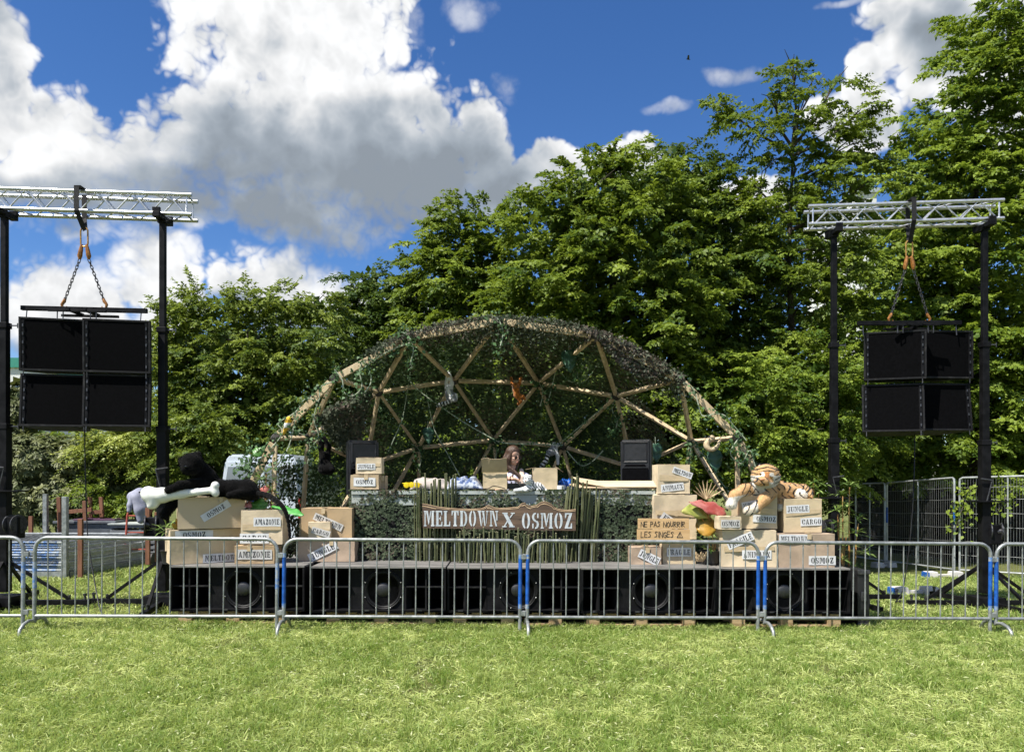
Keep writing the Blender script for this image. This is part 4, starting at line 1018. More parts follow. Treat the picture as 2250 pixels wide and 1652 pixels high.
# ------------------------------------------------------------------ stencil lettering
def _rect(x0, z0, x1, z1): return [(x0, z0), (x1, z0), (x1, z1), (x0, z1)]
def _sector(cx, cz, rx, rz, a0, a1, wx, wz, n=9):
    o = [(cx + rx * math.cos(R(a0 + (a1 - a0) * i / n)), cz + rz * math.sin(R(a0 + (a1 - a0) * i / n))) for i in range(n + 1)]
    q = [(cx + (rx - wx) * math.cos(R(a1 + (a0 - a1) * i / n)), cz + (rz - wz) * math.sin(R(a1 + (a0 - a1) * i / n))) for i in range(n + 1)]
    return o + q
S_ = .20
def _stem(x, w=S_, z0=0., z1=1.): # stem with slab serifs
    return [_rect(x, z0 + .02, x + w, z1 - .02), _rect(x - .06, z0, x + w + .06, z0 + .09), _rect(x - .06, z1 - .09, x + w + .06, z1)]
GL = {
 'I': (.34, _stem(.07)),
 'L': (.62, _stem(.07) + [[(.33, 0), (.60, 0), (.60, .32), (.54, .32), (.48, .09), (.33, .09)]]),
 'E': (.64, _stem(.07) + [[(.33, 0), (.62, 0), (.62, .30), (.56, .30), (.50, .09), (.33, .09)], [(.33, 1), (.60, 1), (.60, .72), (.54, .72), (.48, .91), (.33, .91)], _rect(.32, .46, .46, .55), _rect(.44, .36, .50, .65)]),
 'F': (.60, _stem(.07) + [[(.33, 1), (.60, 1), (.60, .70), (.54, .70), (.48, .91), (.33, .91)], _rect(.32, .44, .46, .53), _rect(.44, .34, .50, .63)]),
 'T': (.66, _stem(.23) + [[(.15, 1), (.02, 1), (.02, .70), (.08, .70), (.13, .91), (.15, .91)], [(.51, 1), (.64, 1), (.64, .70), (.58, .70), (.53, .91), (.51, .91)]]),
 'M': (.98, [_rect(.08, .05, .18, .95), _rect(.02, 0, .26, .08), _rect(.02, .92, .20, 1), [(.21, 1), (.38, 1), (.52, .30), (.45, .08)], [(.55, .36), (.68, .98), (.60, .98), (.50, .48)], _rect(.72, .03, .91, .97), _rect(.66, 0, .97, .09), _rect(.72, .92, .97, 1)]),
 'N': (.80, [_rect(.09, .05, .19, .95), _rect(.02, 0, .27, .08), _rect(.02, .92, .20, 1), [(.21, 1), (.37, 1), (.68, .0), (.55, 0)], _rect(.62, .36, .71, .95), _rect(.53, .92, .78, 1)]),
 'W': (1.0, [[(.08, .97), (.27, .97), (.39, .02), (.31, .02)], _rect(.02, .92, .33, 1), [(.43, .97), (.60, .97), (.74, .02), (.64, .02)], _rect(.38, .92, .64, 1), [(.78, .10), (.82, .20), (.92, .97), (.85, .97)], _rect(.78, .92, .99, 1), [(.42, .10), (.46, .25), (.50, .52), (.46, .60)]]),
 'X': (.76, [[(.06, .96), (.28, .96), (.70, .04), (.48, .04)], _rect(.02, .92, .34, 1), _rect(.42, 0, .75, .08), [(.62, .95), (.70, .95), (.50, .62), (.45, .68)], _rect(.52, .92, .76, 1), [(.10, .05), (.18, .05), (.34, .36), (.29, .44)], _rect(.01, 0, .27, .08)]),
 'Z': (.66, [[(.40, .93), (.62, .93), (.28, .07), (.05, .07)], [(.06, 1), (.62, 1), (.62, .91), (.20, .91), (.14, .68), (.06, .68)], [(.05, 0), (.62, 0), (.62, .34), (.54, .34), (.48, .09), (.05, .09)]]),
 'O': (.70, [_sector(.33, .5, .30, .52, 100, 260, .18, .09), _sector(.37, .5, .30, .52, -80, 80, .18, .09)]),
 'C': (.66, [_sector(.35, .5, .32, .52, 98, 262, .19, .09), _sector(.38, .5, .26, .52, 15, 80, .10, .09), _sector(.38, .5, .26, .52, -80, -15, .10, .09), _rect(.54, .62, .64, .98)]),
 'G': (.70, [_sector(.35, .5, .32, .52, 98, 262, .19, .09), _sector(.38, .5, .26, .52, 20, 80, .10, .09), _sector(.38, .5, .26, .52, -80, -30, .10, .09), _rect(.47, .05, .62, .42), _rect(.41, .36, .68, .45)]),
 'D': (.72, _stem(.07) + [_sector(.34, .5, .34, .50, -82, 82, .18, .09)]),
 'U': (.74, [[(.10, .96), (.29, .96), (.29, .22), (.33, .10), (.33, .0), (.20, .04), (.10, .22)], _rect(.03, .92, .36, 1), [(.55, .96), (.64, .96), (.64, .22), (.54, .04), (.38, 0), (.38, .09), (.50, .14), (.55, .24)], _rect(.48, .92, .72, 1)]),
 'J': (.56, [_rect(.26, .22, .45, .96), _rect(.19, .92, .52, 1), [(.45, .24), (.45, .14), (.36, .02), (.20, -.02), (.06, .04), (.03, .22), (.13, .26), (.16, .12), (.24, .10), (.26, .2)]]),
 'S': (.60, [_sector(.29, .74, .26, .28, 75, 250, .17, .10, 8), _sector(.31, .26, .26, .28, -105, 70, .17, .10, 8), [(.10, .66), (.28, .58), (.50, .34), (.34, .40), (.16, .50)], _rect(.44, .68, .54, .98), _rect(.05, .02, .15, .33)]),
 'A': (.78, [[(.30, 1), (.46, 1), (.70, .05), (.50, .05)], _rect(.42, 0, .77, .08), [(.26, .86), (.31, .74), (.16, .05), (.08, .05)], _rect(.01, 0, .25, .08), _rect(.24, .28, .46, .36)]),
 'R': (.74, _stem(.07) + [_sector(.32, .74, .28, .26, -82, 88, .16, .09), [(.34, .46), (.48, .46), (.66, .10), (.72, .10), (.72, 0), (.58, 0), (.46, .12)]]),
}
def letter_polys(txt, h, gap=.10):
    x = 0; out = []
    for ch in txt:
        if ch == ' ': x += .40; continue
        w, ps = GL[ch]; out.append([[((px + x) * h, pz * h) for px, pz in p] for p in ps]); x += w + gap
    W_ = (x - gap) * h
    return out, W_
def fix_mesh(me):
    bm = bmesh.new(); bm.from_mesh(me); bmesh.ops.triangulate(bm, faces=bm.faces); bm.to_mesh(me); bm.free()
mat('ink', (.012, .012, .014), .7, 0, var=.4, vscale=40)
mat('paper', (.64, .645, .65), .75, 0, var=.08, vscale=10)
mat('old_paper', (.50, .49, .47), .75, 0, var=.15, vscale=10)
mat('tape', (.52, .40, .25), .22, 0, var=.10, vscale=10, spec=.8)
mat('kraft', (.56, .445, .285), .72, 0, var=.10, vscale=5, bump=.35, bscale=9)
mat('kraft_pale', (.60, .49, .335), .72, 0, var=.12, vscale=4, bump=.55, bscale=6)
mat('carton', (.46, .35, .22), .8, 0, var=.12, vscale=5, bump=.12, bscale=14)
mat('carton_grey', (.40, .30, .215), .8, 0, var=.14, vscale=5, bump=.2, bscale=12)
mat('carton_sprayed', (.42, .30, .17), .8, 0, col2=(.10, .085, .065), vscale=2.6, lo=.50, hi=.80, bump=.15, bscale=12)
mat('kraft_sprayed', (.52, .41, .265), .75, 0, col2=(.19, .15, .105), vscale=4.0, lo=.60, hi=.90, bump=.2, bscale=9)

def paper_label(box, txt, cx, cz, yf, w, h, rot=0.0, th=None, shift=0.0, old=False, flip=False):
    """paper strip with stencilled word on a box front (local box coords: front face at y = yf)"""
    Ml = Matrix.Translation((cx, yf, cz)) @ Matrix.Rotation(-rot, 4, 'Y')
    m = MB(); nx_ = 5
    vs = []; 
    for i in range(nx_ + 1):
        x = -w / 2 + w * i / nx_; yy = -.0020 - random.uniform(0, .0012)
        vs += [(x, yy, -h / 2 + random.uniform(-.002, .002)), (x, yy, h / 2 + random.uniform(-.002, .002))]
    fs = [(2 * i, 2 * i + 2, 2 * i + 3, 2 * i + 1) for i in range(nx_)]
    m.add(vs, fs, Ml); lab = m.build('paper_label', 'old_paper' if old else 'paper', box)
    th = th or h * .62
    L, W_ = letter_polys(txt, th)
    m = MB(); sx = min(1.0, .90 * w / W_)
    shift = max(-1, min(1, shift / max(1e-6, abs(shift)) if shift else 0)) * min(abs(shift), max(0, (w - W_ * sx) / 2 - .008))
    for lt in L:
        for k_, p in enumerate(lt):
            m.add([((x - W_ / 2) * sx + shift, -.0036 - .0002 * k_, z - th / 2) for x, z in p], [tuple(range(len(p)))], Ml)
    me = m.mesh('lettering'); fix_mesh(me); addobj('lettering', me, 'ink', lab)
    return lab
def carton(x0, x1, y0, y1, d, dep, label, material, name='cardboard_box', yaw=0.0, tape=True, bulge=.006, top='flat', wrap=False, ztop=None, zbot=None):
    """box from picture rectangle of its front face at distance d; returns root and its width/height"""
    a = P(x0, y1, d); b = P(x1, y0, d); w = b.x - a.x; h = (ztop or b.z) - (zbot or a.z); z0 = zbot or a.z
    root = empty(name, ((a.x + b.x) / 2, d, z0), label, 'box', 'brown cardboard boxes on the stage', rz=yaw)
    bm = bmesh.new(); r_ = random.Random(int(x0 * 7 + y0))
    nx_, nz_ = 7, 5
    vs = {}
    def pt(i, j, k): # lattice on the surface
        x = -w / 2 + w * i / nx_; y = dep * j / 3; z = h * k / nz_
        key = (i, j, k)
        if key not in vs:
            e = (i in (0, nx_)) + (j in (0, 3)) + (k in (0, nz_))
            q = bulge * (1 if e < 2 else .35)
            vs[key] = bm.verts.new((x + r_.uniform(-q, q), y + (r_.uniform(0, 2 * q) if j == 0 else r_.uniform(-q, q)), z + (r_.uniform(-q, q) if k not in (0,) else 0)))
        return vs[key]
    for i in range(nx_):
        for k in range(nz_):
            bm.faces.new((pt(i, 0, k), pt(i + 1, 0, k), pt(i + 1, 0, k + 1), pt(i, 0, k + 1)))
            bm.faces.new((pt(i + 1, 3, k), pt(i, 3, k), pt(i, 3, k + 1), pt(i + 1, 3, k + 1)))
    for j in range(3):
        for k in range(nz_):
            bm.faces.new((pt(0, j + 1, k), pt(0, j, k), pt(0, j, k + 1), pt(0, j + 1, k + 1)))
            bm.faces.new((pt(nx_, j, k), pt(nx_, j + 1, k), pt(nx_, j + 1, k + 1), pt(nx_, j, k + 1)))
        for i in range(nx_):
            if top == 'flat': bm.faces.new((pt(i, j, nz_), pt(i + 1, j, nz_), pt(i + 1, j + 1, nz_), pt(i, j + 1, nz_)))
            bm.faces.new((pt(i, j + 1, 0), pt(i + 1, j + 1, 0), pt(i + 1, j, 0), pt(i, j, 0)))
    me = bpy.data.meshes.new('carton'); bm.to_mesh(me); bm.free(); me.shade_smooth(); me.set_sharp_from_angle(angle=R(50))
    addobj('carton', me, material, root)
    if tape:
        m = MB(); tw = .045; xx = r_.uniform(-.15, .15) * w
        if not wrap:
            m.box((xx, -.0075, h - .03), (tw, .004, .06)).box((xx, dep / 2, h + .0065), (tw, dep, .003))
        else:
            for k in range(2):
                m.bar((-w * .46, -.0006 - .0004 * k, h * r_.uniform(.45, .65)), (w * .46, -.0006 - .0004 * k, h * r_.uniform(.45, .65)), .0016, .040, up=(0, 0, 1))
        m.build('tape', 'tape', root)
        if top == 'flat':
            MB().bar((-w / 2 + .01, dep * .5, h + .0075), (w / 2 - .01, dep * .5, h + .0075), .006, .002).build('flap_seam', 'carton_sprayed', root)
    return root, w, h, dep

SZ = lambda x: ST + G(x, 0) * .55   # stage top
# --- left stack with the panther
b2, w, h, dp = carton(380, 528, 1163, 1240, 8.80, .42, 'lower carton of the left stack with the words OSMOZ and MELTDOWN', 'kraft', yaw=R(31), tape=False, zbot=SZ(-3.4) + .003)
b2z = b2.location.z + h
paper_label(b2, 'OSMOZ', -.13, h - .055, 0, .40, .095); paper_label(b2, 'MELTDOWN', .17, .05, 0, .42, .10)
b1, w, h, dp = carton(397, 535, 1092, 1163, 8.78, .40, 'sprayed carton marked OSMOZ on a slant, under the panther', 'kraft_sprayed', yaw=R(25), zbot=b2z + .012)
PANT_Z = b1.location.z + h
paper_label(b1, 'OSMOZ', .04, h * .56, 0, .34, .085, rot=R(32))
b4, w, h, dp = carton(516, 602, 1199, 1236, 8.72, .34, 'dark sprayed low box marked AMAZONIE behind the left barrier', 'carton_sprayed', yaw=R(3), zbot=SZ(-3) + .003)
b4z = b4.location.z + h
paper_label(b4, 'AMAZONIE', 0, h * .52, 0, .39, .11, old=True)
b3, w, h, dp = carton(530, 620, 1121, 1198, 8.76, .32, 'paper wrapped box marked AMAZONIE beside the panther box', 'kraft_pale', yaw=R(4), wrap=True, bulge=.009, zbot=b4z + .012)
paper_label(b3, 'AMAZONIE', .06, h * .66, 0, .30, .10); paper_label(b3, 'CARGO', -.08, h * .18, 0, .32, .11)
# --- stack beside the table
b7, w, h, dp = carton(655, 779, 1187, 1226, 9.0, .42, 'wide low carton marked JUNGLE on a slant, left of the camouflaged table', 'carton_grey', zbot=SZ(-2) + .003)
b7z = b7.location.z + h
paper_label(b7, 'JUNGLE', -.04, h * .48, 0, .36, .10, rot=R(27))
b5, w, h, dp = carton(662, 773, 1117, 1186, 9.08, .36, 'large sprayed carton marked MELTDOWN left of the camouflaged table', 'carton_sprayed', zbot=b7z + .012)
paper_label(b5, 'MELTDOWN', .02, h * .55, 0, .36, .085, rot=R(-24), old=True)
b6, w, h, dp = carton(677, 725, 1147, 1186, 8.98, .09, 'small paper parcel marked CARGO leaning on the large sprayed carton', 'kraft_pale', wrap=True, zbot=b7z + .012)
paper_label(b6, 'CARGO', .02, h * .42, 0, .22, .075, rot=R(-16), old=True)
# --- stack right of the table
b14, w, h, dp = carton(1456, 1528, 1189, 1234, 8.95, .36, 'paper wrapped box marked FRAGILE standing under the handwritten sign', 'kraft', wrap=True, zbot=SZ(2) + .003)
b14z = b14.location.z + h
paper_label(b14, 'FRAGILE', .0, h * .52, 0, .28, .10)
b15, w, h, dp = carton(1388, 1453, 1203, 1234, 8.88, .30, 'low carton marked JUNGLE at the foot of the handwritten sign', 'carton_grey', zbot=SZ(1.6) + .003)
paper_label(b15, 'JUNGLE', .03, h * .42, 0, .25, .10, rot=R(-26))
b13, w, h, dp = carton(1437, 1531, 1087, 1188, 9.1, .40, 'tall crumpled paper box marked FRAGILE behind the handwritten sign', 'kraft_pale', wrap=True, bulge=.016, zbot=b14z + .012)
b13z = b13.location.z + h
paper_label(b13, 'FRAGILE', -.02, h * .36, 0, .34, .09, rot=R(-34), old=True)
b12, w, h, dp = carton(1446, 1516, 1021, 1086, 9.12, .34, 'wrapped box marked MELTDOWN and ANIMAUX on top of the paper box', 'kraft_pale', wrap=True, bulge=.007, zbot=b13z + .012, yaw=R(2))
paper_label(b12, 'MELTDOW', .10, h * .72, 0, .24, .075, rot=R(-20)); paper_label(b12, 'ANIMAUX', -.02, h * .22, 0, .27, .085, rot=R(6))
# --- tiger stack
b18, w, h, dp = carton(1588, 1705, 1165, 1243, 8.66, .46, 'wrapped box marked FRAGILE and ANIMAUX at the bottom of the tiger stack', 'kraft_pale', yaw=R(-5), wrap=True, bulge=.012, zbot=SZ(2.7) + .003)
b18z = b18.location.z + h
paper_label(b18, 'FRAGILE', -.10, h * .72, 0, .30, .10, rot=R(24)); paper_label(b18, 'ANIMAUX', .08, h * .34, 0, .32, .10)
b17, w, h, dp = carton(1581, 1629, 1135, 1164, 8.64, .22, 'smallest box marked OSMOZ tucked left under the tiger', 'kraft_pale', wrap=True, zbot=b18z + .012)
paper_label(b17, 'OSMOZ', .0, h * .45, 0, .21, .085, old=True)
b16, w, h, dp = carton(1625, 1707, 1089, 1164, 8.74, .42, 'shiny wrapped box marked JUNGLE and OSMOZ under the tiger paws', 'kraft', yaw=R(-4), wrap=True, zbot=b18z + .012)
TIG_Z = b16.location.z + h
paper_label(b16, 'JUNGLE', -.08, h * .72, 0, .20, .09, rot=R(10)); paper_label(b16, 'OSMOZ', .07, h * .30, 0, .26, .085, rot=R(-3), shift=.02)
b20, w, h, dp = carton(1708, 1834, 1173, 1244, 8.66, .44, 'grey brown carton marked MELTDOWN and OSMOZ at the right end of the stage', 'carton_grey', zbot=SZ(3.4) + .003)
b20z = b20.location.z + h
paper_label(b20, 'MELTDOWN', -.13, h * .85, 0, .34, .10); paper_label(b20, 'OSMOZ', .18, h * .21, 0, .30, .10)
b19, w, h, dp = carton(1723, 1806, 1096, 1173, 8.74, .40, 'neatly wrapped box marked JUNGLE and CARGO under the tiger hind leg', 'kraft', yaw=R(1), wrap=True, bulge=.004, zbot=b20z + .012)
paper_label(b19, 'JUNGLE', -.06, h * .70, 0, .26, .09, rot=R(3)); paper_label(b19, 'CARGO', .09, h * .32, 0, .24, .09, rot=R(2), shift=.03)

# ------------------------------------------------------------------ DJ table with its net
mat('white_board', (.36, .39, .37), .55, 0, var=.10, vscale=6)
mat('under_table_shade', (.012, .012, .012), .9, 0, var=.3, vscale=10)
TZ = P(0, 1079, 9.2).z
TX0, TX1 = P(772, 0, 9.2).x, P(1440, 0, 9.2).x
tb = empty('table', ((TX0 + TX1) / 2, 9.55, .425), 'long table behind the bamboo, covered with camouflage net', 'table')
MB().box(((TX0 + TX1) / 2, 9.55, TZ - .02), (TX1 - TX0, .70, .04), bev=.004).build('table_top', 'white_board', tb, world=True)
MB().box(((TX0 + TX1) / 2, 9.225, TZ - .105), (TX1 - TX0, .02, .12)).build('front_board', 'white_board', tb, world=True)
MB().box(((TX0 + TX1) / 2, 9.24, (TZ - .17 + .43) / 2), (TX1 - TX0 - .02, .012, TZ - .17 - .43)).build('shade_sheet', 'under_table_shade', tb, world=True)  # black sheet added behind the net as the shade under the table
for x in (TX0 + .1, -.1, TX1 - .1):
    for y in (9.3, 9.85): MB().box((x, y, (.425 + TZ - .04) / 2), (.05, .05, TZ - .04 - .425)).build('leg', 'dark_steel', tb, world=True)
netmat('camouflage_table', .2, ((.036, .054, .028), (.085, .108, .060), (.080, .066, .046), (.030, .032, .025), (.17, .18, .125)))
rt = np.random.default_rng(77)
n = 13500; x = rt.uniform(TX0 - .04, TX1 + .12, n); z = rt.uniform(.66, TZ + .012, n); topm = rt.random(n) < .10
hh = vnoise(x + 40, z + 40, 19, 21); keep = (hh < .62) | (rt.random(n) < .22); x, z, topm = x[keep], z[keep], topm[keep]; n = len(x)
yy = 9.195 + .018 * np.sin(x * 9) + .012 * np.sin(z * 14 + x * 3) - (TZ - z) * .03
yy = np.where(topm, rt.uniform(9.2, 9.34, n), yy); z = np.where(topm, TZ + .012, z)
nr = np.where(topm[:, None], [[0, -.2, 1.]], [[0, -1., .15]])
VT = scraps(np.stack([x, yy, z], -1), nr, .036, rt, .40, 2.2)
tn = addobj('camouflage_net', np_mesh('camouflage_net_table', *VT[:2], {'tint': VT[2]}), 'camouflage_table')
tag(tn, 'camouflage net hanging over the front of the long table', 'net')

# ------------------------------------------------------------------ bamboo
mat('bamboo', (.050, .065, .025), .5, 0, col2=(.135, .140, .068), vscale=9, stretch=(1, 1, .3), spec=.4)
mat('bamboo_cut', (.52, .47, .30), .7, 0)
rb = random.Random(5)
def screen(label, canes, d):
    xs = [c[0] for c in canes]; c0 = P(sum(xs) / len(xs), 1235, d)
    root = empty('bamboo_screen', (c0.x, d, SZ(c0.x)), label, 'bamboo screen', 'bamboo cane screens in front of the table')
    for (xb, xt, yt, dd) in canes:
        b = P(xb, 1240, d + dd); b.z = SZ(b.x) + .002; t = P(xt, yt, d + dd + .02)
        L = (t - b).length; r = rb.uniform(.0085, .0130); n = max(3, int(L / .14)); m = MB(); pts = []; rs = []
        for k in range(n + 1):
            q = b.lerp(t, k / n); q.x += rb.uniform(-.003, .003)
            rr = r * (1 - .15 * k / n)
            if 0 < k < n: pts += [q - (t - b) / L * .012, q, q + (t - b) / L * .012]; rs += [rr, rr * 1.22, rr]
            else: pts.append(q); rs.append(rr)
        m.tube(pts, rs, 7); o = m.build('cane', 'bamboo', root, world=True, smooth=True)
        MB().lathe([(rs[-1] * .55, 0), (rs[-1] * .98, .0015), (rs[-1] * .9, .003)], 7, Matrix.Translation(t)).build('cut_end', 'bamboo_cut', o, world=False).location = (0, 0, 0)
    return root
cl_ = []
for k in range(21):
    x = 909 + k * 4.5; cl_.append((x + rb.uniform(-3, 3) + (2 if k < 4 else 0), x + rb.uniform(-3, 3), 1040 + rb.uniform(0, 40) + (14 if k < 5 else 0), rb.uniform(-.03, .05)))
screen('tall bamboo canes left of the big wooden sign', cl_, 9.12)
cr_ = []
for k in range(27):
    x = 1238 + k * 3.1; cr_.append((x - 12 + rb.uniform(-6, 8), x + rb.uniform(-4, 4), 1035 + abs(k - 10) * 2.4 + rb.uniform(0, 32), rb.uniform(-.03, .06)))
screen('tall leaning bamboo canes right of the big wooden sign', cr_, 9.12)
cc_ = []
for k in range(50):
    x = 1003 + k * 4.9; cc_.append((x + rb.uniform(-3, 3), x + rb.uniform(-3, 3), 1156 + rb.uniform(0, 20) + (8 if k % 4 else 0) + k * .08, rb.uniform(-.02, .03)))
screen('row of short cut bamboo canes below the big wooden sign', cc_, 8.98)

# ------------------------------------------------------------------ big wooden sign
mat('sign_wood', (.066, .042, .028), .7, 0, col2=(.145, .092, .058), vscale=3.2, lo=.3, hi=.7, bump=.4, bscale=10, stretch=(.5, 1, 4.5))
mat('sign_edge', (.46, .33, .19), .75, 0, col2=(.30, .20, .11), vscale=10, bump=.4, bscale=20)
mat('white_letter', (.40, .45, .48), .65, 0, col2=(.60, .63, .64), vscale=16, lo=.3, hi=.7)
sd = 9.03
topo = [(928, 1107), (940, 1109), (958, 1113), (980, 1116), (1004, 1118), (1030, 1119), (1055, 1118), (1064, 1115), (1070, 1111), (1076, 1111), (1084, 1115), (1098, 1117), (1118, 1116), (1138, 1114), (1146, 1107), (1153, 1105), (1158, 1110), (1166, 1113), (1180, 1110), (1188, 1104), (1196, 1102), (1203, 1104), (1212, 1108), (1218, 1115), (1228, 1119), (1240, 1121), (1252, 1121), (1265, 1119)]
boto = [(1265, 1166), (1180, 1165), (1090, 1163), (1000, 1161), (929, 1160)]
sg = empty('wooden_sign', P(1097, 1163, sd), 'dark wooden sign with white stencil words MELTDOWN X OSMOZ', 'sign')
outl = [(P(x, y, sd).x, P(x, y, sd).z) for x, y in topo + boto]
m = MB(); m.prism(outl, sd, sd + .035); me = m.mesh('board'); fix_mesh(me); addobj('board', me, 'sign_wood', sg, world=True)
m = MB()
for (a, b) in zip(topo, topo[1:]):
    A_, B_ = P(*a, sd), P(*b, sd); dz_ = .016 + .012 * (a[1] < 1112)
    y0_, y1_ = sd - .003, sd + .038
    vs = [(A_.x, y0_, A_.z - dz_), (B_.x, y0_, B_.z - dz_), (B_.x, y0_ + .012, B_.z + .004), (A_.x, y0_ + .012, A_.z + .004), (A_.x, y1_, A_.z - dz_), (B_.x, y1_, B_.z - dz_), (B_.x, y1_ - .004, B_.z + .004), (A_.x, y1_ - .004, A_.z + .004)]
    m.add(vs, [(0, 1, 2, 3), (3, 2, 6, 7), (5, 4, 7, 6), (0, 4, 5, 1)])
m.build('bark_edge', 'sign_edge', sg, world=True)
for txt, xa, xb, yt_, yb_ in (('MELTDOWN', 931, 1095, 1122, 1156), ('X', 1103, 1131, 1126, 1158), ('OSMOZ', 1146, 1258, 1127, 1161)):
    A_ = P(xa, yb_, sd); B_ = P(xb, yt_, sd); hh_ = B_.z - A_.z; L, W_ = letter_polys(txt, hh_, .09); sx = (B_.x - A_.x) / W_
    for lt in L:
        m = MB()
        for k_, p in enumerate(lt): m.add([(A_.x + x * sx, sd - .003 - .0004 * k_, A_.z + z) for x, z in p], [tuple(range(len(p)))])
        me = m.mesh('letter'); fix_mesh(me); addobj('letter', me, 'white_letter', sg, world=True)
MB().bar((P(1140, 0, sd).x, sd - .0015, P(0, 1141, sd).z), (P(1264, 0, sd).x, sd - .0015, P(0, 1143, sd).z), .002, .004).build('crack', 'ink', sg, world=True)

# ------------------------------------------------------------------ handwritten plank sign
mat('plank', (.50, .315, .145), .65, 0, col2=(.60, .40, .20), vscale=4, bump=.2, bscale=14, stretch=(.5, 1, 5))
pd = 8.86
ps = empty('plank_sign', P(1458, 1187, pd), 'two light planks with the handwritten warning NE PAS NOURRIR LES SINGES', 'sign')
for (x0, x1, y0, y1) in ((1402, 1514, 1139, 1162), (1400, 1516, 1162.6, 1187)):
    a, b = P(x0, y1, pd), P(x1, y0, pd)
    MB().box(((a.x + b.x) / 2, pd + .012, (a.z + b.z) / 2), (b.x - a.x, .022, b.z - a.z - .002), bev=.002).build('plank', 'plank', ps, world=True)
for x in (1425, 1495):
    MB().box((P(x, 0, pd).x, pd + .035, P(0, 1163, pd).z), (.045, .022, .22)).build('back_batten', 'plank', ps, world=True)
HW = {'N': [[(0, 0), (0, 1), (.55, 0), (.55, 1)]], 'E': [[(.5, 1), (0, 1), (0, 0), (.5, 0)], [(0, .5), (.42, .52)]], 'P': [[(0, 0), (0, 1), (.45, .9), (.45, .58), (0, .5)]],
      'A': [[(0, 0), (.28, 1), (.58, 0)], [(.1, .36), (.48, .36)]], 'S': [[(.5, .9), (.2, 1), (.05, .8), (.42, .45), (.38, .1), (0, .05)]], 'O': [[(.28, 1), (.03, .7), (.03, .25), (.28, 0), (.52, .25), (.52, .7), (.28, 1)]],
      'U': [[(0, 1), (.03, .2), (.25, 0), (.48, .2), (.52, 1)]], 'R': [[(0, 0), (0, 1), (.45, .92), (.42, .6), (0, .5), (.5, 0)]], 'I': [[(.08, 0), (.08, 1)]], 'L': [[(0, 1), (0, 0), (.45, .03)]],
      'G': [[(.52, .85), (.3, 1), (.04, .7), (.06, .2), (.3, 0), (.54, .15), (.54, .45), (.3, .45)]], '!': [[(0, 0), (.55, 1), (1.1, 0), (0, 0)], [(.55, .72), (.55, .32)], [(.55, .2), (.55, .14)]]}
ADV = {'I': .28, '!': 1.3, ' ': .55}
def hand(txt, x0, x1, yt, yb):
    tot = sum(ADV.get(c, .72) for c in txt); a, b = P(x0, yb, pd), P(x1, yt, pd); hh_ = b.z - a.z; sx = (b.x - a.x) / tot; x = 0; rr = random.Random(3)
    for ch in txt:
        if ch != ' ':
            j = rr.uniform(-.08, .08); m = MB()
            for st in HW[ch]:
                pts = [(a.x + (x + u_ + .06 * v_) * sx, pd - .0012, a.z + (v_ + j) * hh_) for u_, v_ in st]
                for q0, q1 in zip(pts, pts[1:]):
                    e = (Vector(q1) - Vector(q0)).normalized() * .003
                    m.bar(Vector(q0) - e, Vector(q1) + e, .0016, .0055, up=Vector((0, 1, 0)).cross(e).normalized())
            m.build('letter', 'ink', ps, world=True)
        x += ADV.get(ch, .72)
hand('NE PAS NOURRIR', 1408, 1506, 1146, 1157); hand('LES SINGES !', 1408, 1502, 1168, 1180)

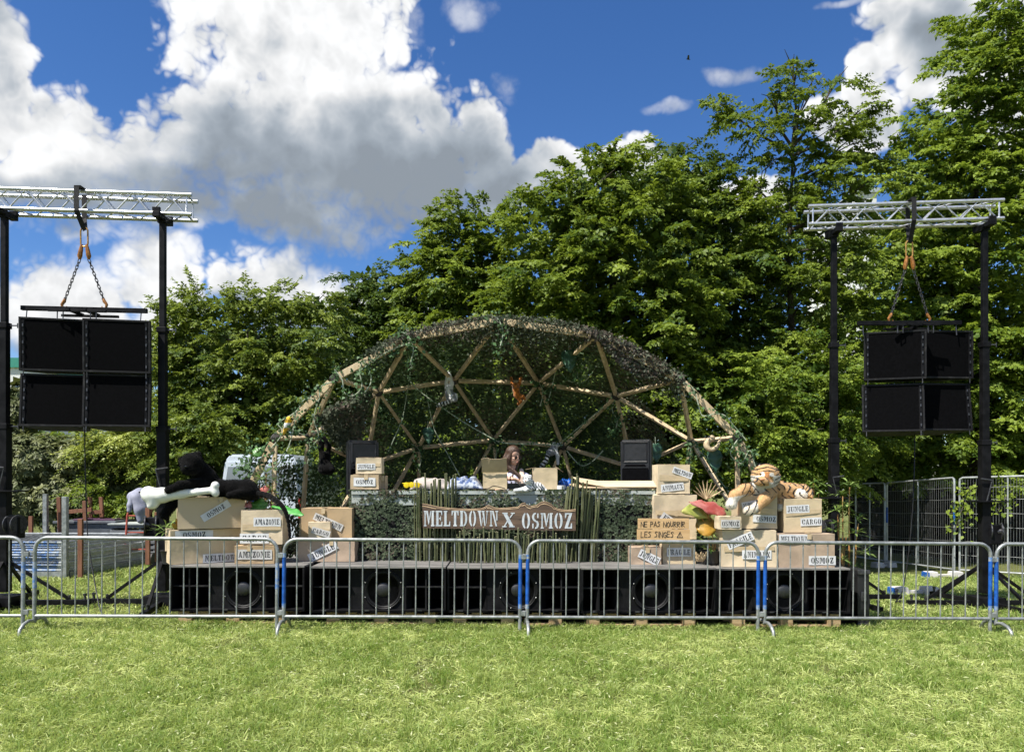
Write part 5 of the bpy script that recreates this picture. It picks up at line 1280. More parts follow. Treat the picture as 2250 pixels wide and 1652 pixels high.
# ------------------------------------------------------------------ stage loudspeakers on stands
def pa(px, py, d, yaw, label, sc=1.0, stand=True):
    c = P(px, py, d)
    root = empty('stage_speaker', (c.x, d, c.z), label, 'speaker', 'black loudspeakers on stands inside the dome', rz=yaw)
    w, h, dp = .40, .72, .36
    prof = [(-w / 2, 0), (w / 2, 0), (w / 2, .12), (w / 2 - .09, dp), (-w / 2 + .09, dp), (-w / 2, .12)]
    n = len(prof); vs = [(x, y, 0) for x, y in prof] + [(x, y, h) for x, y in prof]
    m = MB().add(vs, [tuple(range(n - 1, -1, -1)), tuple(range(n, 2 * n))] + [(i, (i + 1) % n, n + (i + 1) % n, n + i) for i in range(n)])
    me = m.mesh('housing'); bm = bmesh.new(); bm.from_mesh(me); bmesh.ops.bevel(bm, geom=list(bm.edges), offset=.022, segments=3, affect='EDGES'); bm.to_mesh(me); bm.free()
    me.shade_smooth(); me.set_sharp_from_angle(angle=R(35))
    addobj('housing', me, 'black_plastic', root)
    # horn: stepped frustum
    hn = MB(); z0, z1 = .43, .68
    o_ = [(-.155, z0), (.155, z0), (.155, z1), (-.155, z1)]; i_ = [(-.05, .52), (.05, .52), (.05, .60), (-.05, .60)]
    vs = [(x, -.012, z) for x, z in o_] + [(x, .075, z) for x, z in i_] + [(x * 1.08, -.002, z + (z - .555) * .06) for x, z in o_]
    hn.add(vs, [(0, 1, 5, 4), (1, 2, 6, 5), (2, 3, 7, 6), (3, 0, 4, 7), (4, 5, 6, 7), (8, 9, 1, 0), (9, 10, 2, 1), (10, 11, 3, 2), (11, 8, 0, 3)])
    hb = hn.build('horn', 'black_plastic', root)
    gr_ = MB().prism([(-.16, .06), (.16, .06), (.17, .12), (.17, .34), (.12, .40), (-.12, .40), (-.17, .34), (-.17, .12)], -.016, -.002).build('woofer_grille', 'grille', root)
    MB().tube([(-.16, -.018, .05), (-.1, -.022, .03), (0, -.024, .022), (.1, -.022, .03), (.16, -.018, .05)], .008, 6).build('port_lip', 'dust_cap', root, smooth=True)
    MB().lathe([(.016, 0), (.016, .004)], 12, Matrix.Translation((0, -.017, .10)) @ Matrix.Rotation(R(90), 4, 'X')).build('badge', 'screw', root)
    MB().bar((-.165, -.02, .36), (.165, -.02, .36), .004, .008).build('trim_line', 'dust_cap', root)
    st = empty('speaker_stand', (c.x, d + .18, .425), 'black tripod stand under the ' + label.split(',')[0].split(' loud')[0] + ' stage loudspeaker', 'stand', 'tripod speaker stands')
    Hs = c.z - .425
    MB().tube([(0, 0, .25), (0, 0, Hs)], .018, 8).build('pole', 'black_metal', st, smooth=True)
    for k in range(3):
        a = k * 2 * PI / 3 + .4; MB().tube([(0, 0, .62), (.42 * math.cos(a), .42 * math.sin(a), .012)], .012, 6).build('leg', 'black_metal', st, smooth=True)
pa(800, 1091, 9.95, R(28), 'left black loudspeaker, behind the JUNGLE box on the table')
pa(1396, 1089, 9.95, R(-24), 'right black loudspeaker, clear against the net above flattened cardboard')

# ------------------------------------------------------------------ things on the table
def ontab(x0, x1, y0, y1, d, dep, *a, **k): return carton(x0, x1, y0, y1, d, dep, *a, zbot=TZ + .022, **k)
b9, w, h, dp = ontab(770, 832, 1043, 1077, 9.26, .26, 'low box marked OSMOZ on the left end of the table', 'carton')
b9z = b9.location.z + h
paper_label(b9, 'OSMOZ', .0, h * .5, 0, .26, .10, th=.05)
b8, w, h, dp = carton(782, 838, 1006, 1043, 9.28, .20, 'small wrapped box marked JUNGLE on top of the OSMOZ table box', 'kraft_pale', wrap=True, zbot=b9z + .012)
paper_label(b8, 'JUNGLE', -.03, h * .45, 0, .22, .075)
b21, w, h, dp = ontab(833, 846, 1046, 1077, 9.42, .2, 'narrow plain carton behind the OSMOZ table box', 'carton')
# open box whose front flap leans towards the lawn
ob, w, h, dp = ontab(1061, 1114, 1037, 1078, 9.26, .30, 'open cardboard box with raised flap left of the woman', 'kraft', top='open', tape=False)
m = MB(); q = 8
vs = []
for i in range(q + 1):
    x = -w / 2 - .012 + (w + .012) * i / q
    vs += [(x, -.012, h - .004), (x, -.045, h + .06), (x - .006, -.085, h + .155 + random.uniform(-.006, .006) + .01 * math.sin(i))]
m.add(vs, [(3 * i, 3 * i + 3, 3 * i + 4, 3 * i + 1) for i in range(q)] + [(3 * i + 1, 3 * i + 4, 3 * i + 5, 3 * i + 2) for i in range(q)])
fl = m.build('front_flap', 'carton', ob); md = fl.modifiers.new('s', 'SOLIDIFY'); md.thickness = .005
MB().bar((w / 2 - .002, .01, h + .004), (w / 2 + .09, .14, h - .09), .004, .28, up=(0, 1, 0)).build('side_flap', 'carton', ob)
ob2, w, h, dp = ontab(1171, 1225, 1028, 1079, 9.27, .26, 'upright open carton right of the woman', 'kraft', top='open', tape=False)
MB().bar((-w / 2, .1, h), (-w / 2 - .05, .08, h - .01), .004, .2, up=(0, 1, 0)).build('side_flap', 'carton', ob2)
MB().bar((w / 2, .1, h), (w / 2 + .05, .08, h - .03), .004, .2, up=(0, 1, 0)).build('side_flap', 'carton', ob2)
# crumpled cloths
def cloth(name, label, x0, x1, ytop, d, dep, material, seed, amp=.03):
    a = P(x0, ytop, d); b = P(x1, ytop, d); nx_, ny_ = 40, 18; r_ = np.random.default_rng(seed)
    u_, v_ = np.meshgrid(np.linspace(0, 1, nx_), np.linspace(0, 1, ny_))
    hgt = (a.z - TZ - .02)
    prof = np.clip(np.minimum(v_ * 5, 1), 0, 1) ** .6 * np.clip(np.minimum((1 - u_) * 4.0, 1), 0, 1) ** .8 * np.clip(np.minimum(u_ * 9, 1), 0, 1)
    fol = sum(np.sin(u_ * f1 + v_ * f2 + p) for f1, f2, p in zip(r_.uniform(8, 34, 7), r_.uniform(-22, 22, 7), r_.uniform(0, 6, 7))) / 7
    z = TZ + .022 + prof * (hgt * .82 + fol * amp * 2.0) ; z = np.maximum(z, TZ + .022)
    V = np.stack([a.x + (b.x - a.x) * u_ + .02 * fol, d + dep * v_ + .012 * fol, z], -1).reshape(-1, 3)
    id_ = np.arange(nx_ * ny_).reshape(ny_, nx_)
    Fq = np.stack([id_[:-1, :-1], id_[:-1, 1:], id_[1:, 1:], id_[1:, :-1]], -1).reshape(-1, 4)
    me = np_mesh(name, V, Fq); me.shade_smooth(); o = addobj(name, me, material); s2 = o.modifiers.new('s', 'SOLIDIFY'); s2.thickness = .006
    return tag(o, label, 'cloth', 'cloths lying on the table')
mat('pale_cloth', (.42, .37, .33), .85, 0, var=.1, vscale=8)
mat('blue_cloth', (.42, .46, .52), .85, 0, col2=(.05, .09, .22), vscale=16, lo=.44, hi=.60)
mat('teal_cloth', (.05, .10, .12), .85, 0, var=.2)
cloth('folded_cloth', 'pale pinkish cloth lying on the table behind the yellow glasses', 900, 990, 1048, 9.30, .3, 'pale_cloth', 3, .02)
cloth('folded_cloth', 'crumpled blue and white patterned cloth on the table', 980, 1062, 1048, 9.26, .30, 'blue_cloth', 8, .032)
# yellow party glasses
mat('yellow_plastic', (.75, .55, .01), .35, 0, var=.1)
yg = empty('toy_glasses', P(903, 1070, 9.24), 'yellow round toy sunglasses at the front edge of the table', 'glasses')
for k, x in enumerate((893, 904, 917)):
    c = P(x, 1066 - (k == 1) * .5, 9.235 + .006 * k)
    MB().lathe([(.030, -.006), (.034, 0), (.030, .006), (.004, .008)], 18, Matrix.Translation(c) @ Matrix.Rotation(R(90), 4, 'X')).build('lens', 'yellow_plastic', yg, world=True, smooth=True)
MB().tube([P(884, 1062, 9.25), P(893, 1061, 9.236), P(904, 1061, 9.24), P(917, 1061, 9.245), P(926, 1064, 9.3)], .005, 6).build('bridge', 'yellow_plastic', yg, world=True)
# mixer with cables
mx_ = empty('dj_mixer', (P(1135, 0, 9.55).x, 9.55, TZ + .02), 'black DJ mixer half hidden between the open boxes', 'mixer')
MB().box((P(1143, 0, 9.5).x, 9.5, TZ + .055), (.40, .30, .07), bev=.006).build('mixer_body', 'black_plastic', mx_, world=True)
for i in range(7):
    for j in range(3):
        MB().lathe([(.009, 0), (.009, .02), (.004, .022)], 8, Matrix.Translation((P(1143, 0, 9.5).x - .16 + i * .053, 9.40 + j * .08, TZ + .09))).build('knob', 'screw', mx_, world=True)
tp = MB().lathe([(.035, 0), (.055, 0), (.055, .045), (.035, .045)], 22, Matrix.Translation((P(1233, 0, 9.25).x, 9.30, TZ + .022))); tag(tp.build('tape_roll', 'paper', smooth=True), 'roll of white tape right of the upright carton', 'tape')
cable('cable', [(P(1062, 0, 9.2).x - .25, 9.28, TZ + .03), (P(1062, 0, 9.2).x - .1, 9.24, TZ + .03), (P(1072, 0, 9.2).x, 9.225, TZ + .03), (P(1085, 0, 9.2).x, 9.23, TZ + .06), (P(1110, 0, 9.2).x, 9.24, TZ + .03)], 'black cable lying at the table edge by the open box', .005)
bg_ = MB()
# blue cloth/bag right of the carton
cl2 = cloth('blue_bag', 'dark blue bag on the table behind the right bamboo canes', 1228, 1262, 1052, 9.45, .2, 'blue_paint', 12, .02)
# flattened cardboard
fc = empty('flattened_carton', P(1370, 1076, 9.35), 'flattened cardboard sheets lying on the right end of the table', 'cardboard')
m = MB()
vs = [P(1252, 1062, 9.55), P(1310, 1064, 9.4), P(1350, 1066, 9.38), P(1395, 1069, 9.36), P(1432, 1076, 9.3), P(1440, 1078, 9.24), P(1330, 1078, 9.22), P(1275, 1074, 9.24)]
fz = [(v.x, v.y) for v in vs]
for k, (dx_, dz_, rz_) in enumerate(((0, .024, 0), (-.03, .034, .06), (.02, .046, -.04))):
    cx_ = sum(a for a, b in fz) / len(fz); cy_ = 9.42
    pts = []
    for (a, b) in fz:
        a2, b2 = a - cx_ + dx_, b - cy_; pts.append((cx_ + a2 * math.cos(rz_) - b2 * math.sin(rz_), cy_ + a2 * math.sin(rz_) + b2 * math.cos(rz_), TZ + dz_ + (.03 + .02 * k if b > 9.3 else 0) + (.05 if (k == 2 and a < cx_ - .2) else 0)))
    n = len(pts); mm = MB().add(pts + [(x, y, z + .006) for x, y, z in pts], [tuple(range(n)), tuple(range(2 * n - 1, n - 1, -1))] + [(i, n + i, n + (i + 1) % n, (i + 1) % n) for i in range(n)])
    me = mm.mesh('cardboard_sheet'); fix_mesh(me); addobj('cardboard_sheet', me, 'kraft' if k != 1 else 'carton', fc, world=True)
# ------------------------------------------------------------------ soft bodies: blended distance field meshed as one surface
def sdf_mesh(prims, vox, k=.03, pad=None):
    """prims: ('c', a, b, ra, rb) round cone, ('e', c, (rx,ry,rz), euler or None); smooth union meshed with surface nets"""
    lo = np.full(3, 1e9); hi = -lo
    for p in prims:
        if p[0] == 'c':
            for q, r in ((p[1], p[3]), (p[2], p[4])): lo = np.minimum(lo, np.array(q) - r); hi = np.maximum(hi, np.array(q) + r)
        else: m_ = max(p[2]); lo = np.minimum(lo, np.array(p[1]) - m_); hi = np.maximum(hi, np.array(p[1]) + m_)
    lo -= 3 * vox + k; hi += 3 * vox + k
    dim = np.ceil((hi - lo) / vox).astype(int) + 1
    ax = [lo[i] + vox * np.arange(dim[i]) for i in range(3)]
    D = np.full(dim, 1.0, np.float32)
    for p in prims:
        if p[0] == 'c': r_ = max(p[3], p[4]); bl = np.minimum(p[1], p[2]) - r_ - 2.5 * k - 3 * vox; bh = np.maximum(p[1], p[2]) + r_ + 2.5 * k + 3 * vox
        else: r_ = max(p[2]); bl = np.array(p[1]) - r_ - 2.5 * k - 3 * vox; bh = np.array(p[1]) + r_ + 2.5 * k + 3 * vox
        i0 = np.maximum(0, ((bl - lo) / vox).astype(int)); i1 = np.minimum(dim, ((bh - lo) / vox).astype(int) + 2)
        sl = tuple(slice(a, b) for a, b in zip(i0, i1))
        Xg, Yg, Zg = np.meshgrid(*[ax[i][sl[i]] for i in range(3)], indexing='ij')
        if p[0] == 'c':
            a, b = np.array(p[1], float), np.array(p[2], float); ab = b - a; L2 = max(1e-9, ab @ ab)
            t = np.clip(((Xg - a[0]) * ab[0] + (Yg - a[1]) * ab[1] + (Zg - a[2]) * ab[2]) / L2, 0, 1)
            d = np.sqrt((Xg - a[0] - t * ab[0]) ** 2 + (Yg - a[1] - t * ab[1]) ** 2 + (Zg - a[2] - t * ab[2]) ** 2) - (p[3] + (p[4] - p[3]) * t)
        else:
            q = np.stack([Xg - p[1][0], Yg - p[1][1], Zg - p[1][2]], -1)
            if len(p) > 3 and p[3] is not None: q = q @ np.array(Euler(p[3]).to_matrix())
            rr = np.array(p[2]); k0 = np.linalg.norm(q / rr, axis=-1); k1 = np.linalg.norm(q / rr ** 2, axis=-1)
            d = k0 * (k0 - 1) / np.maximum(k1, 1e-6)
        A = D[sl]; h = np.clip(.5 + .5 * (A - d) / k, 0, 1); D[sl] = A * (1 - h) + d * h - k * h * (1 - h)
    ins = D < 0
    c8 = [ins[i:dim[0] - 1 + i, j:dim[1] - 1 + j, l:dim[2] - 1 + l] for i in (0, 1) for j in (0, 1) for l in (0, 1)]
    s_ = sum(c.astype(np.int8) for c in c8); act = (s_ > 0) & (s_ < 8)
    idx = -np.ones(act.shape, int); cells = np.argwhere(act); idx[act] = np.arange(len(cells))
    acc = np.zeros((len(cells), 3)); cnt = np.zeros(len(cells))
    cor = [(i, j, l) for i in (0, 1) for j in (0, 1) for l in (0, 1)]
    for a in range(8):
        for b in range(a + 1, 8):
            if sum(abs(u - v) for u, v in zip(cor[a], cor[b])) != 1: continue
            pa_, pb_ = cells + cor[a], cells + cor[b]; da = D[tuple(pa_.T)]; db = D[tuple(pb_.T)]
            x = (da < 0) != (db < 0); t = np.where(x, da / np.where(x, da - db, 1), 0)[:, None]
            acc += np.where(x[:, None], pa_ + (pb_ - pa_) * t, 0); cnt += x
    V = lo + vox * acc / cnt[:, None]
    Fs = []
    for axn in range(3):
        o1, o2 = [i for i in range(3) if i != axn]
        sh = [slice(0, None)] * 3; sh2 = [slice(0, None)] * 3; sh[axn] = slice(0, -1); sh2[axn] = slice(1, None)
        e = ins[tuple(sh)] != ins[tuple(sh2)]; ed = np.argwhere(e); ok = (ed[:, o1] > 0) & (ed[:, o2] > 0); ed = ed[ok]
        q = []
        for (u, v) in ((0, 0), (-1, 0), (-1, -1), (0, -1)):
            c = ed.copy(); c[:, o1] += u; c[:, o2] += v; q.append(idx[tuple(np.clip(c, 0, np.array(act.shape) - 1).T)])
        q = np.stack(q, -1); fl = ins[tuple(ed.T)]
        if axn == 1: fl = ~fl
        q[~fl] = q[~fl][:, ::-1]; Fs.append(q[(q >= 0).all(1)])
    return V, np.concatenate(Fs)
def plush(name, prims, vox, material, parent, k=.03, color=None):
    V, Fq = sdf_mesh(prims, vox, k)
    at = {'paint': color(V)} if color is not None else None
    me = np_mesh(name, V, Fq, at); me.shade_smooth()
    return addobj(name, me, material, parent, world=True)
def fur(parent, body, n, ln, material, seed, color=None, down=.5):
    r_ = np.random.default_rng(seed); me = body.data; k = len(me.vertices)
    V = np.empty(k * 3, np.float32); me.vertices.foreach_get('co', V); V = V.reshape(-1, 3); N = np.empty(k * 3, np.float32); me.vertices.foreach_get('normal', N); N = N.reshape(-1, 3)
    i = r_.integers(0, k, n); c = V[i] + r_.normal(0, .003, (n, 3)); d = unit(N[i] + r_.normal(0, .35, (n, 3)) + np.array([.15, 0, -down])); d = unit(d + N[i] * .4)
    s_ = unit(np.cross(d, r_.normal(size=(n, 3)))) * .0016; L = ln * r_.uniform(.5, 1.2, n)[:, None]
    P_ = np.stack([c - s_, c + s_, c + d * L], 1).reshape(-1, 3); at = {'paint': np.repeat(color(V)[i] * r_.uniform(.8, 1.15, (n, 1)), 3, 0)} if color is not None else None
    o = addobj('fur', np_mesh('fur', P_, np.arange(3 * n).reshape(n, 3), at), material, parent, world=True); o['kind'] = 'stuff'
def chain(pts, rs): return [('c', tuple(a), tuple(b), ra, rb) for a, b, ra, rb in zip(pts, pts[1:], rs, rs[1:])]
mat('plush_paint', (1, 1, 1), .95, 0, var=.06, vscale=60, attr='paint', bump=.5, bscale=220, spec=.1, sheen=.35)
mat('black_plush', (.0035, .0033, .0033), .95, 0, var=.4, vscale=30, bump=.8, bscale=160, spec=.05, sheen=.06)
mat('glossy_black', (.005, .005, .005), .12, 0, spec=.7)
mat('white_plastic', (.72, .73, .68), .45, 0, var=.05, vscale=5, bump=.1, bscale=12)
mat('amber', (.45, .25, .03), .15, 0)

# ------------------------------------------------------------------ black panther and bone
def cp(x, y, d): return P((420 + x / 5.5075) * .7436, (1320 + y / 5.5075) * .7436, d)
pr = empty('plush_panther', (cp(1100, 820, 8.85).x, 8.85, PANT_Z), 'black plush panther lying on the boxes with a white bone', 'plush toy', 'large plush cats')
hc = cp(805, 275, 8.72)
pm = [('e', hc, (.124, .115, .122)), ('e', cp(735, 345, 8.62), (.070, .065, .062)), ('e', cp(800, 390, 8.68), (.085, .07, .05)),
      ('c', cp(880, 320, 8.78), cp(1040, 520, 8.85), .10, .125)]
pm += chain([cp(1020, 600, 8.86), cp(1250, 690, 8.88), cp(1500, 690, 8.9), cp(1700, 700, 8.92)], [.13, .105, .10, .115])
pm += chain([cp(1700, 700, 8.92), cp(1800, 760, 8.92)], [.11, .085])
pm += chain([cp(980, 600, 8.74), cp(800, 600, 8.66), cp(620, 625, 8.60), cp(430, 705, 8.585)], [.065, .048, .045, .043])
pm += chain([cp(900, 700, 8.80), cp(620, 850, 8.74), cp(470, 960, 8.72), cp(370, 1110, 8.71)], [.06, .055, .05, .052])
pm += chain([cp(1720, 740, 8.84), cp(1550, 765, 8.76), cp(1420, 790, 8.74)], [.06, .042, .040])
pm += [('e', cp(645, 225, 8.72), (.036, .018, .044), (0, R(-40), 0)), ('e', cp(905, 140, 8.74), (.042, .018, .050), (0, R(30), 0))]
fur(pr, plush('body', pm, .011, 'black_plush', pr, .035), 26000, .011, 'black_plush', 4)
tl = chain([*spline([cp(1820, 760, 8.90), P(586, 1088, 8.84), P(604, 1098, 8.74), P(621, 1113, 8.68), P(631, 1135, 8.66), P(636, 1165, 8.66), P(637, 1192, 8.66)], 3)], list(np.linspace(.034, .011, 19)))
plush('tail', tl, .007, 'black_plush', pr, .02)
for x in (715, 800): MB().ell(cp(x, 280 if x < 760 else 268, 8.612), (.008, .006, .008)).build('eye', 'amber', pr, world=True, smooth=True)
MB().ell(cp(708, 322, 8.556), (.017, .010, .012)).build('nose', 'glossy_black', pr, world=True, smooth=True)
bn = empty('toy_bone', cp(700, 820, 8.66), 'big white plastic bone under the paws of the panther', 'bone')
bm_ = chain([cp(150, 800, 8.64), cp(330, 790, 8.645), cp(640, 760, 8.65), cp(900, 735, 8.655), cp(1170, 705, 8.66)], [.090, .082, .054, .038, .038])
bm_ += [('e', cp(100, 760, 8.635), (.082, .07, .080)), ('e', cp(180, 905, 8.63), (.068, .06, .075)), ('e', cp(130, 975, 8.62), (.026, .03, .02)), ('e', cp(1190, 628, 8.655), (.046, .040, .044), (0, R(20), 0)), ('e', cp(1195, 752, 8.66), (.042, .040, .046))]
plush('bone_body', bm_, .011, 'white_plastic', bn, .03)

# ------------------------------------------------------------------ tiger
OR, WH, BK, DKO = np.array([.62, .385, .18]), np.array([.74, .70, .62]), np.array([.012, .010, .009]), np.array([.50, .22, .07])
def ct(x, y, d): return P((2100 + x / 4.86) * .7436, (1340 + y / 4.86) * .7436, d)
tg = empty('plush_tiger', (ct(900, 605, 8.9).x, 8.9, TIG_Z), 'large orange plush tiger lying across the right boxes', 'plush toy', 'large plush cats')
th_ = ct(790, 310, 8.74)
tm = [('e', th_, (.138, .115, .128)), ('e', ct(745, 395, 8.615), (.066, .06, .050)), ('e', ct(765, 345, 8.64), (.045, .05, .05)), ('e', ct(690, 400, 8.66), (.05, .05, .04)), ('e', ct(820, 420, 8.66), (.055, .05, .04)),
      ('e', ct(650, 330, 8.74), (.05, .05, .08)), ('e', ct(940, 360, 8.76), (.045, .05, .08)),
      ('c', ct(770, 430, 8.80), ct(760, 540, 8.86), .125, .125)]
tm += chain([ct(800, 520, 8.88), ct(1000, 530, 8.94), ct(1180, 545, 8.98), ct(1310, 560, 9.0)], [.125, .10, .088, .085])
tm += chain([ct(660, 500, 8.80), ct(480, 520, 8.74), ct(350, 600, 8.70), ct(300, 720, 8.69)], [.075, .058, .056, .048]) + [('e', ct(295, 740, 8.68), (.056, .055, .05))]
tm += chain([ct(860, 560, 8.76), ct(770, 660, 8.66), ct(650, 780, 8.62), ct(580, 815, 8.61)], [.075, .058, .046, .046]) + [('e', ct(545, 825, 8.60), (.058, .055, .052))]
tm += [('e', ct(1300, 590, 8.90), (.075, .05, .055))] + chain([ct(1330, 520, 9.0), ct(1400, 560, 8.96), ct(1425, 615, 8.9)], [.06, .045, .035])
tm += chain([ct(1100, 600, 8.95), ct(1010, 700, 8.84), ct(1000, 780, 8.82)], [.05, .04, .038])
def tiger_paint(V, small=False):
    x, y, z = V.T
    C = np.tile(OR, (len(V), 1)); f = lambda m, c: C.__setitem__(m, c)
    hv = V - np.array(th_); hd = np.linalg.norm(hv / np.array([.15, .15, .14]), axis=1)
    head = hd < 1.12
    def near(px, py, d, r, ys=1.): return np.linalg.norm((V - np.array(ct(px, py, d))) * np.array([1, ys, 1]), axis=1) < r
    # white chest, inner arms, muzzle sides, haunch
    f(near(690, 560, 8.78, .085) & ~head, WH); f(near(640, 480, 8.76, .07) & ~head, WH); f(near(720, 500, 8.74, .07) & ~head, WH)
    seg = (x < ct(620, 0, 8.72).x) & ~head; f(seg & (z < ct(0, 560, 8.72).z - .55 * (x - ct(620, 0, 8.72).x) * -1 * .35) & (y < 8.72), WH * .95)
    f(near(295, 735, 8.68, .07), WH); f(near(545, 825, 8.60, .075), WH * np.array([1, .93, .82])); f(near(1300, 590, 8.88, .075), WH); f(near(1000, 790, 8.82, .06), WH * .9)
    # stripes on the body
    bodym = (x > ct(930, 0, 8.94).x) & ~head
    ph = (x * 1.0 + .35 * z + .03 * np.sin(z * 40) + .02 * np.sin(y * 30)) * 2 * PI / .072
    st = (np.sin(ph) > .62) & bodym & (np.sin(z * 55 + np.floor(ph / (2 * PI)) * 2.1) > -.75); f(st, BK)
    arm = (x < ct(640, 0, 8.72).x) & ~head & (y < 8.86) & (x > ct(430, 0, 8.72).x); ph2 = (x * .9 - z * .5) * 2 * PI / .060; f(arm & (np.sin(ph2) > .80), BK)
    sh = (~head) & ~bodym & (x > ct(520, 0, 8.8).x) & (z > ct(0, 560, 8.8).z); ph3 = (x * .8 + z * .75) * 2 * PI / .075; f(sh & (np.sin(ph3) > .84), BK)
    arm2 = near(800, 640, 8.70, .075) & ~head; f(arm2 & (np.sin((z - .6 * x) * 2 * PI / .055) > .80), BK)
    # head: forehead stripes, white brows and cheeks
    u = hv[:, 0] / .138; w = hv[:, 2] / .128
    f(head & (w < -.05) & (np.abs(u + .05) > .42), WH); f(head & (np.hypot(u + .48, (w - .08)) < .20) , WH); f(head & (np.hypot(u - .22, (w - .02)) < .20), WH); f(head & (w < -.62), WH)
    f(head & (np.abs(u + .22 - .2 * w) < .20) & (w < .25) & (w > -.75), DKO * 1.1)
    top = head & (w > .28); f(top & (np.sin((hv[:, 2] + .25 * np.abs(hv[:, 0] + .01)) * 2 * PI / .040) > .58), BK)
    ck = head & (np.abs(u + .1) > .66); f(ck & (np.sin((hv[:, 2] - .4 * np.abs(hv[:, 0])) * 2 * PI / .048) > .68), BK)
    tail = near(1400, 560, 8.96, .10); f(tail & (np.sin((x - z) * 2 * PI / .05) > .55), BK)
    return C
fur(tg, plush('body', tm, .0075, 'plush_paint', tg, .03, tiger_paint), 42000, .009, 'plush_paint', 5, tiger_paint)
for (x, y, rot) in ((700, 172, -25), (948, 245, 38)):
    e_ = plush('ear', [('e', ct(x, y, 8.76), (.036, .016, .028), (0, R(rot), 0))], .005, 'black_plush', tg, .01)
    MB().ell(ct(x + (6 if rot < 0 else -6), y, 8.742), (.015, .004, .010), (0, R(rot), 0)).build('ear_spot', 'white_plastic', e_, world=False).location = (0, 0, 0)
for (x, y) in ((718, 300), (868, 345)):
    ey = MB().ell(ct(x, y, 8.628), (.013, .010, .011)).build('eye', 'amber', tg, world=True, smooth=True)
    MB().ell(ct(x, y, 8.619), (.006, .004, .007)).build('pupil', 'glossy_black', ey).location = (0, 0, 0)
    MB().tube([ct(x - 26, y - 4, 8.632), ct(x - 8, y - 16, 8.622), ct(x + 20, y - 8, 8.630)], .004, 6).build('eyelid', 'glossy_black', tg, world=True)
mat('pink_nose', (.55, .25, .12), .5, 0)
MB().ell(ct(742, 372, 8.560), (.026, .012, .016)).build('nose', 'pink_nose', tg, world=True, smooth=True)
MB().tube([ct(690, 425, 8.588), ct(720, 440, 8.566), ct(745, 428, 8.556), ct(775, 442, 8.566), ct(805, 430, 8.590)], .003, 5).build('mouth', 'glossy_black', tg, world=True)
for (x, y, d) in ((545, 825, 8.60), (295, 740, 8.68)):
    for k in (-1, 0, 1):
        c = ct(x + k * 22 - 8, y + 30, d - .048); MB().tube([c, c + Vector((0, .006, .035))], .0022, 5).build('toe_seam', 'glossy_black', tg, world=True)

# ------------------------------------------------------------------ white tiger
def cw(x, y, d): return P((1300 + x / 5.1625) * .7436, (1280 + y / 5.1625) * .7436, d)
wt = empty('plush_white_tiger', (cw(1400, 880, 9.26).x, 9.26, TZ + .02), 'small white plush tiger with black stripes on the table edge', 'plush toy', 'small plush animals')
wh = cw(1335, 705, 9.20)
wm = [('e', wh, (.058, .05, .058)), ('e', cw(1315, 735, 9.155), (.028, .03, .024)), ('c', cw(1370, 750, 9.22), cw(1400, 810, 9.25), .05, .058)]
wm += chain([cw(1400, 815, 9.26), cw(1500, 820, 9.29), cw(1570, 840, 9.31)], [.058, .054, .046]) + chain([cw(1350, 830, 9.2), cw(1250, 862, 9.18), cw(1150, 874, 9.17)], [.035, .024, .022])
wm += chain([cw(1390, 845, 9.2), cw(1310, 868, 9.17)], [.03, .024]) + [('e', cw(1285, 650, 9.21), (.016, .009, .016)), ('e', cw(1380, 655, 9.21), (.016, .009, .016)), ('e', cw(1500, 868, 9.24), (.035, .03, .02))]
wm += chain([cw(1570, 830, 9.32), cw(1620, 850, 9.3), cw(1625, 880, 9.27)], [.025, .018, .016])
def wt_paint(V):
    C = np.tile(np.array([.72, .73, .74]), (len(V), 1)); x, y, z = V.T
    hd = np.linalg.norm(V - np.array(wh), axis=1) < .068
    bod = (x > cw(1395, 0, 9.25).x) & ~hd; C[bod & (np.sin((x + .3 * z + .01 * np.sin(z * 70)) * 2 * PI / .034) > .45)] = BK
    C[(~bod) & ~hd & (x > cw(1330, 0, 9.2).x) & (np.sin((x * .6 + z) * 2 * PI / .034) > .68)] = BK
    w = z - wh.z; C[hd & (w > .012) & (np.sin((w + .2 * np.abs(x - wh.x)) * 2 * PI / .020) > .45)] = BK
    C[hd & (np.abs(x - wh.x) > .040) & (np.sin(w * 2 * PI / .024) > .6)] = BK
    return C
plush('body', wm, .0045, 'plush_paint', wt, .016, wt_paint)
for x in (1312, 1352): MB().ell(cw(x, 693, 9.148), (.007, .005, .006)).build('eye', 'glossy_black', wt, world=True, smooth=True)
MB().ell(cw(1305, 728, 9.124), (.009, .006, .006)).build('nose', 'pink_nose', wt, world=True, smooth=True)

# ------------------------------------------------------------------ small hanging toys
def c3(x, y, d): return P((780 + x / 2.744) * .7436, (900 + y / 2.744) * .7436, d)
def c4(x, y, d): return P((1500 + x / 2.744) * .7436, (900 + y / 2.744) * .7436, d)
GY_, LW = np.array([.22, .23, .25]), np.array([.68, .69, .70])
def ring_tail(V, a, b, n):
    a, b = np.array(a), np.array(b); t = ((V - a) @ (b - a)) / ((b - a) @ (b - a)); return np.sin(t * n * 2 * PI) > 0
d1 = ND['B'].y - .22
lm = empty('plush_lemur', c3(1500, 700, d1), 'ring tailed plush lemur hanging by its long arms from the upper beam', 'plush toy', 'small plush animals')
q = chain([c3(1490, 565, d1), c3(1478, 640, d1), c3(1490, 700, d1)], [.026, .024, .035]) + chain([c3(1505, 565, d1), c3(1525, 640, d1), c3(1510, 700, d1)], [.026, .024, .035])
q += chain([c3(1498, 690, d1 - .02), c3(1505, 750, d1 - .02)], [.055, .06]) + [('e', c3(1528, 762, d1 - .05), (.055, .05, .045)), ('e', c3(1550, 775, d1 - .07), (.03, .035, .025))]
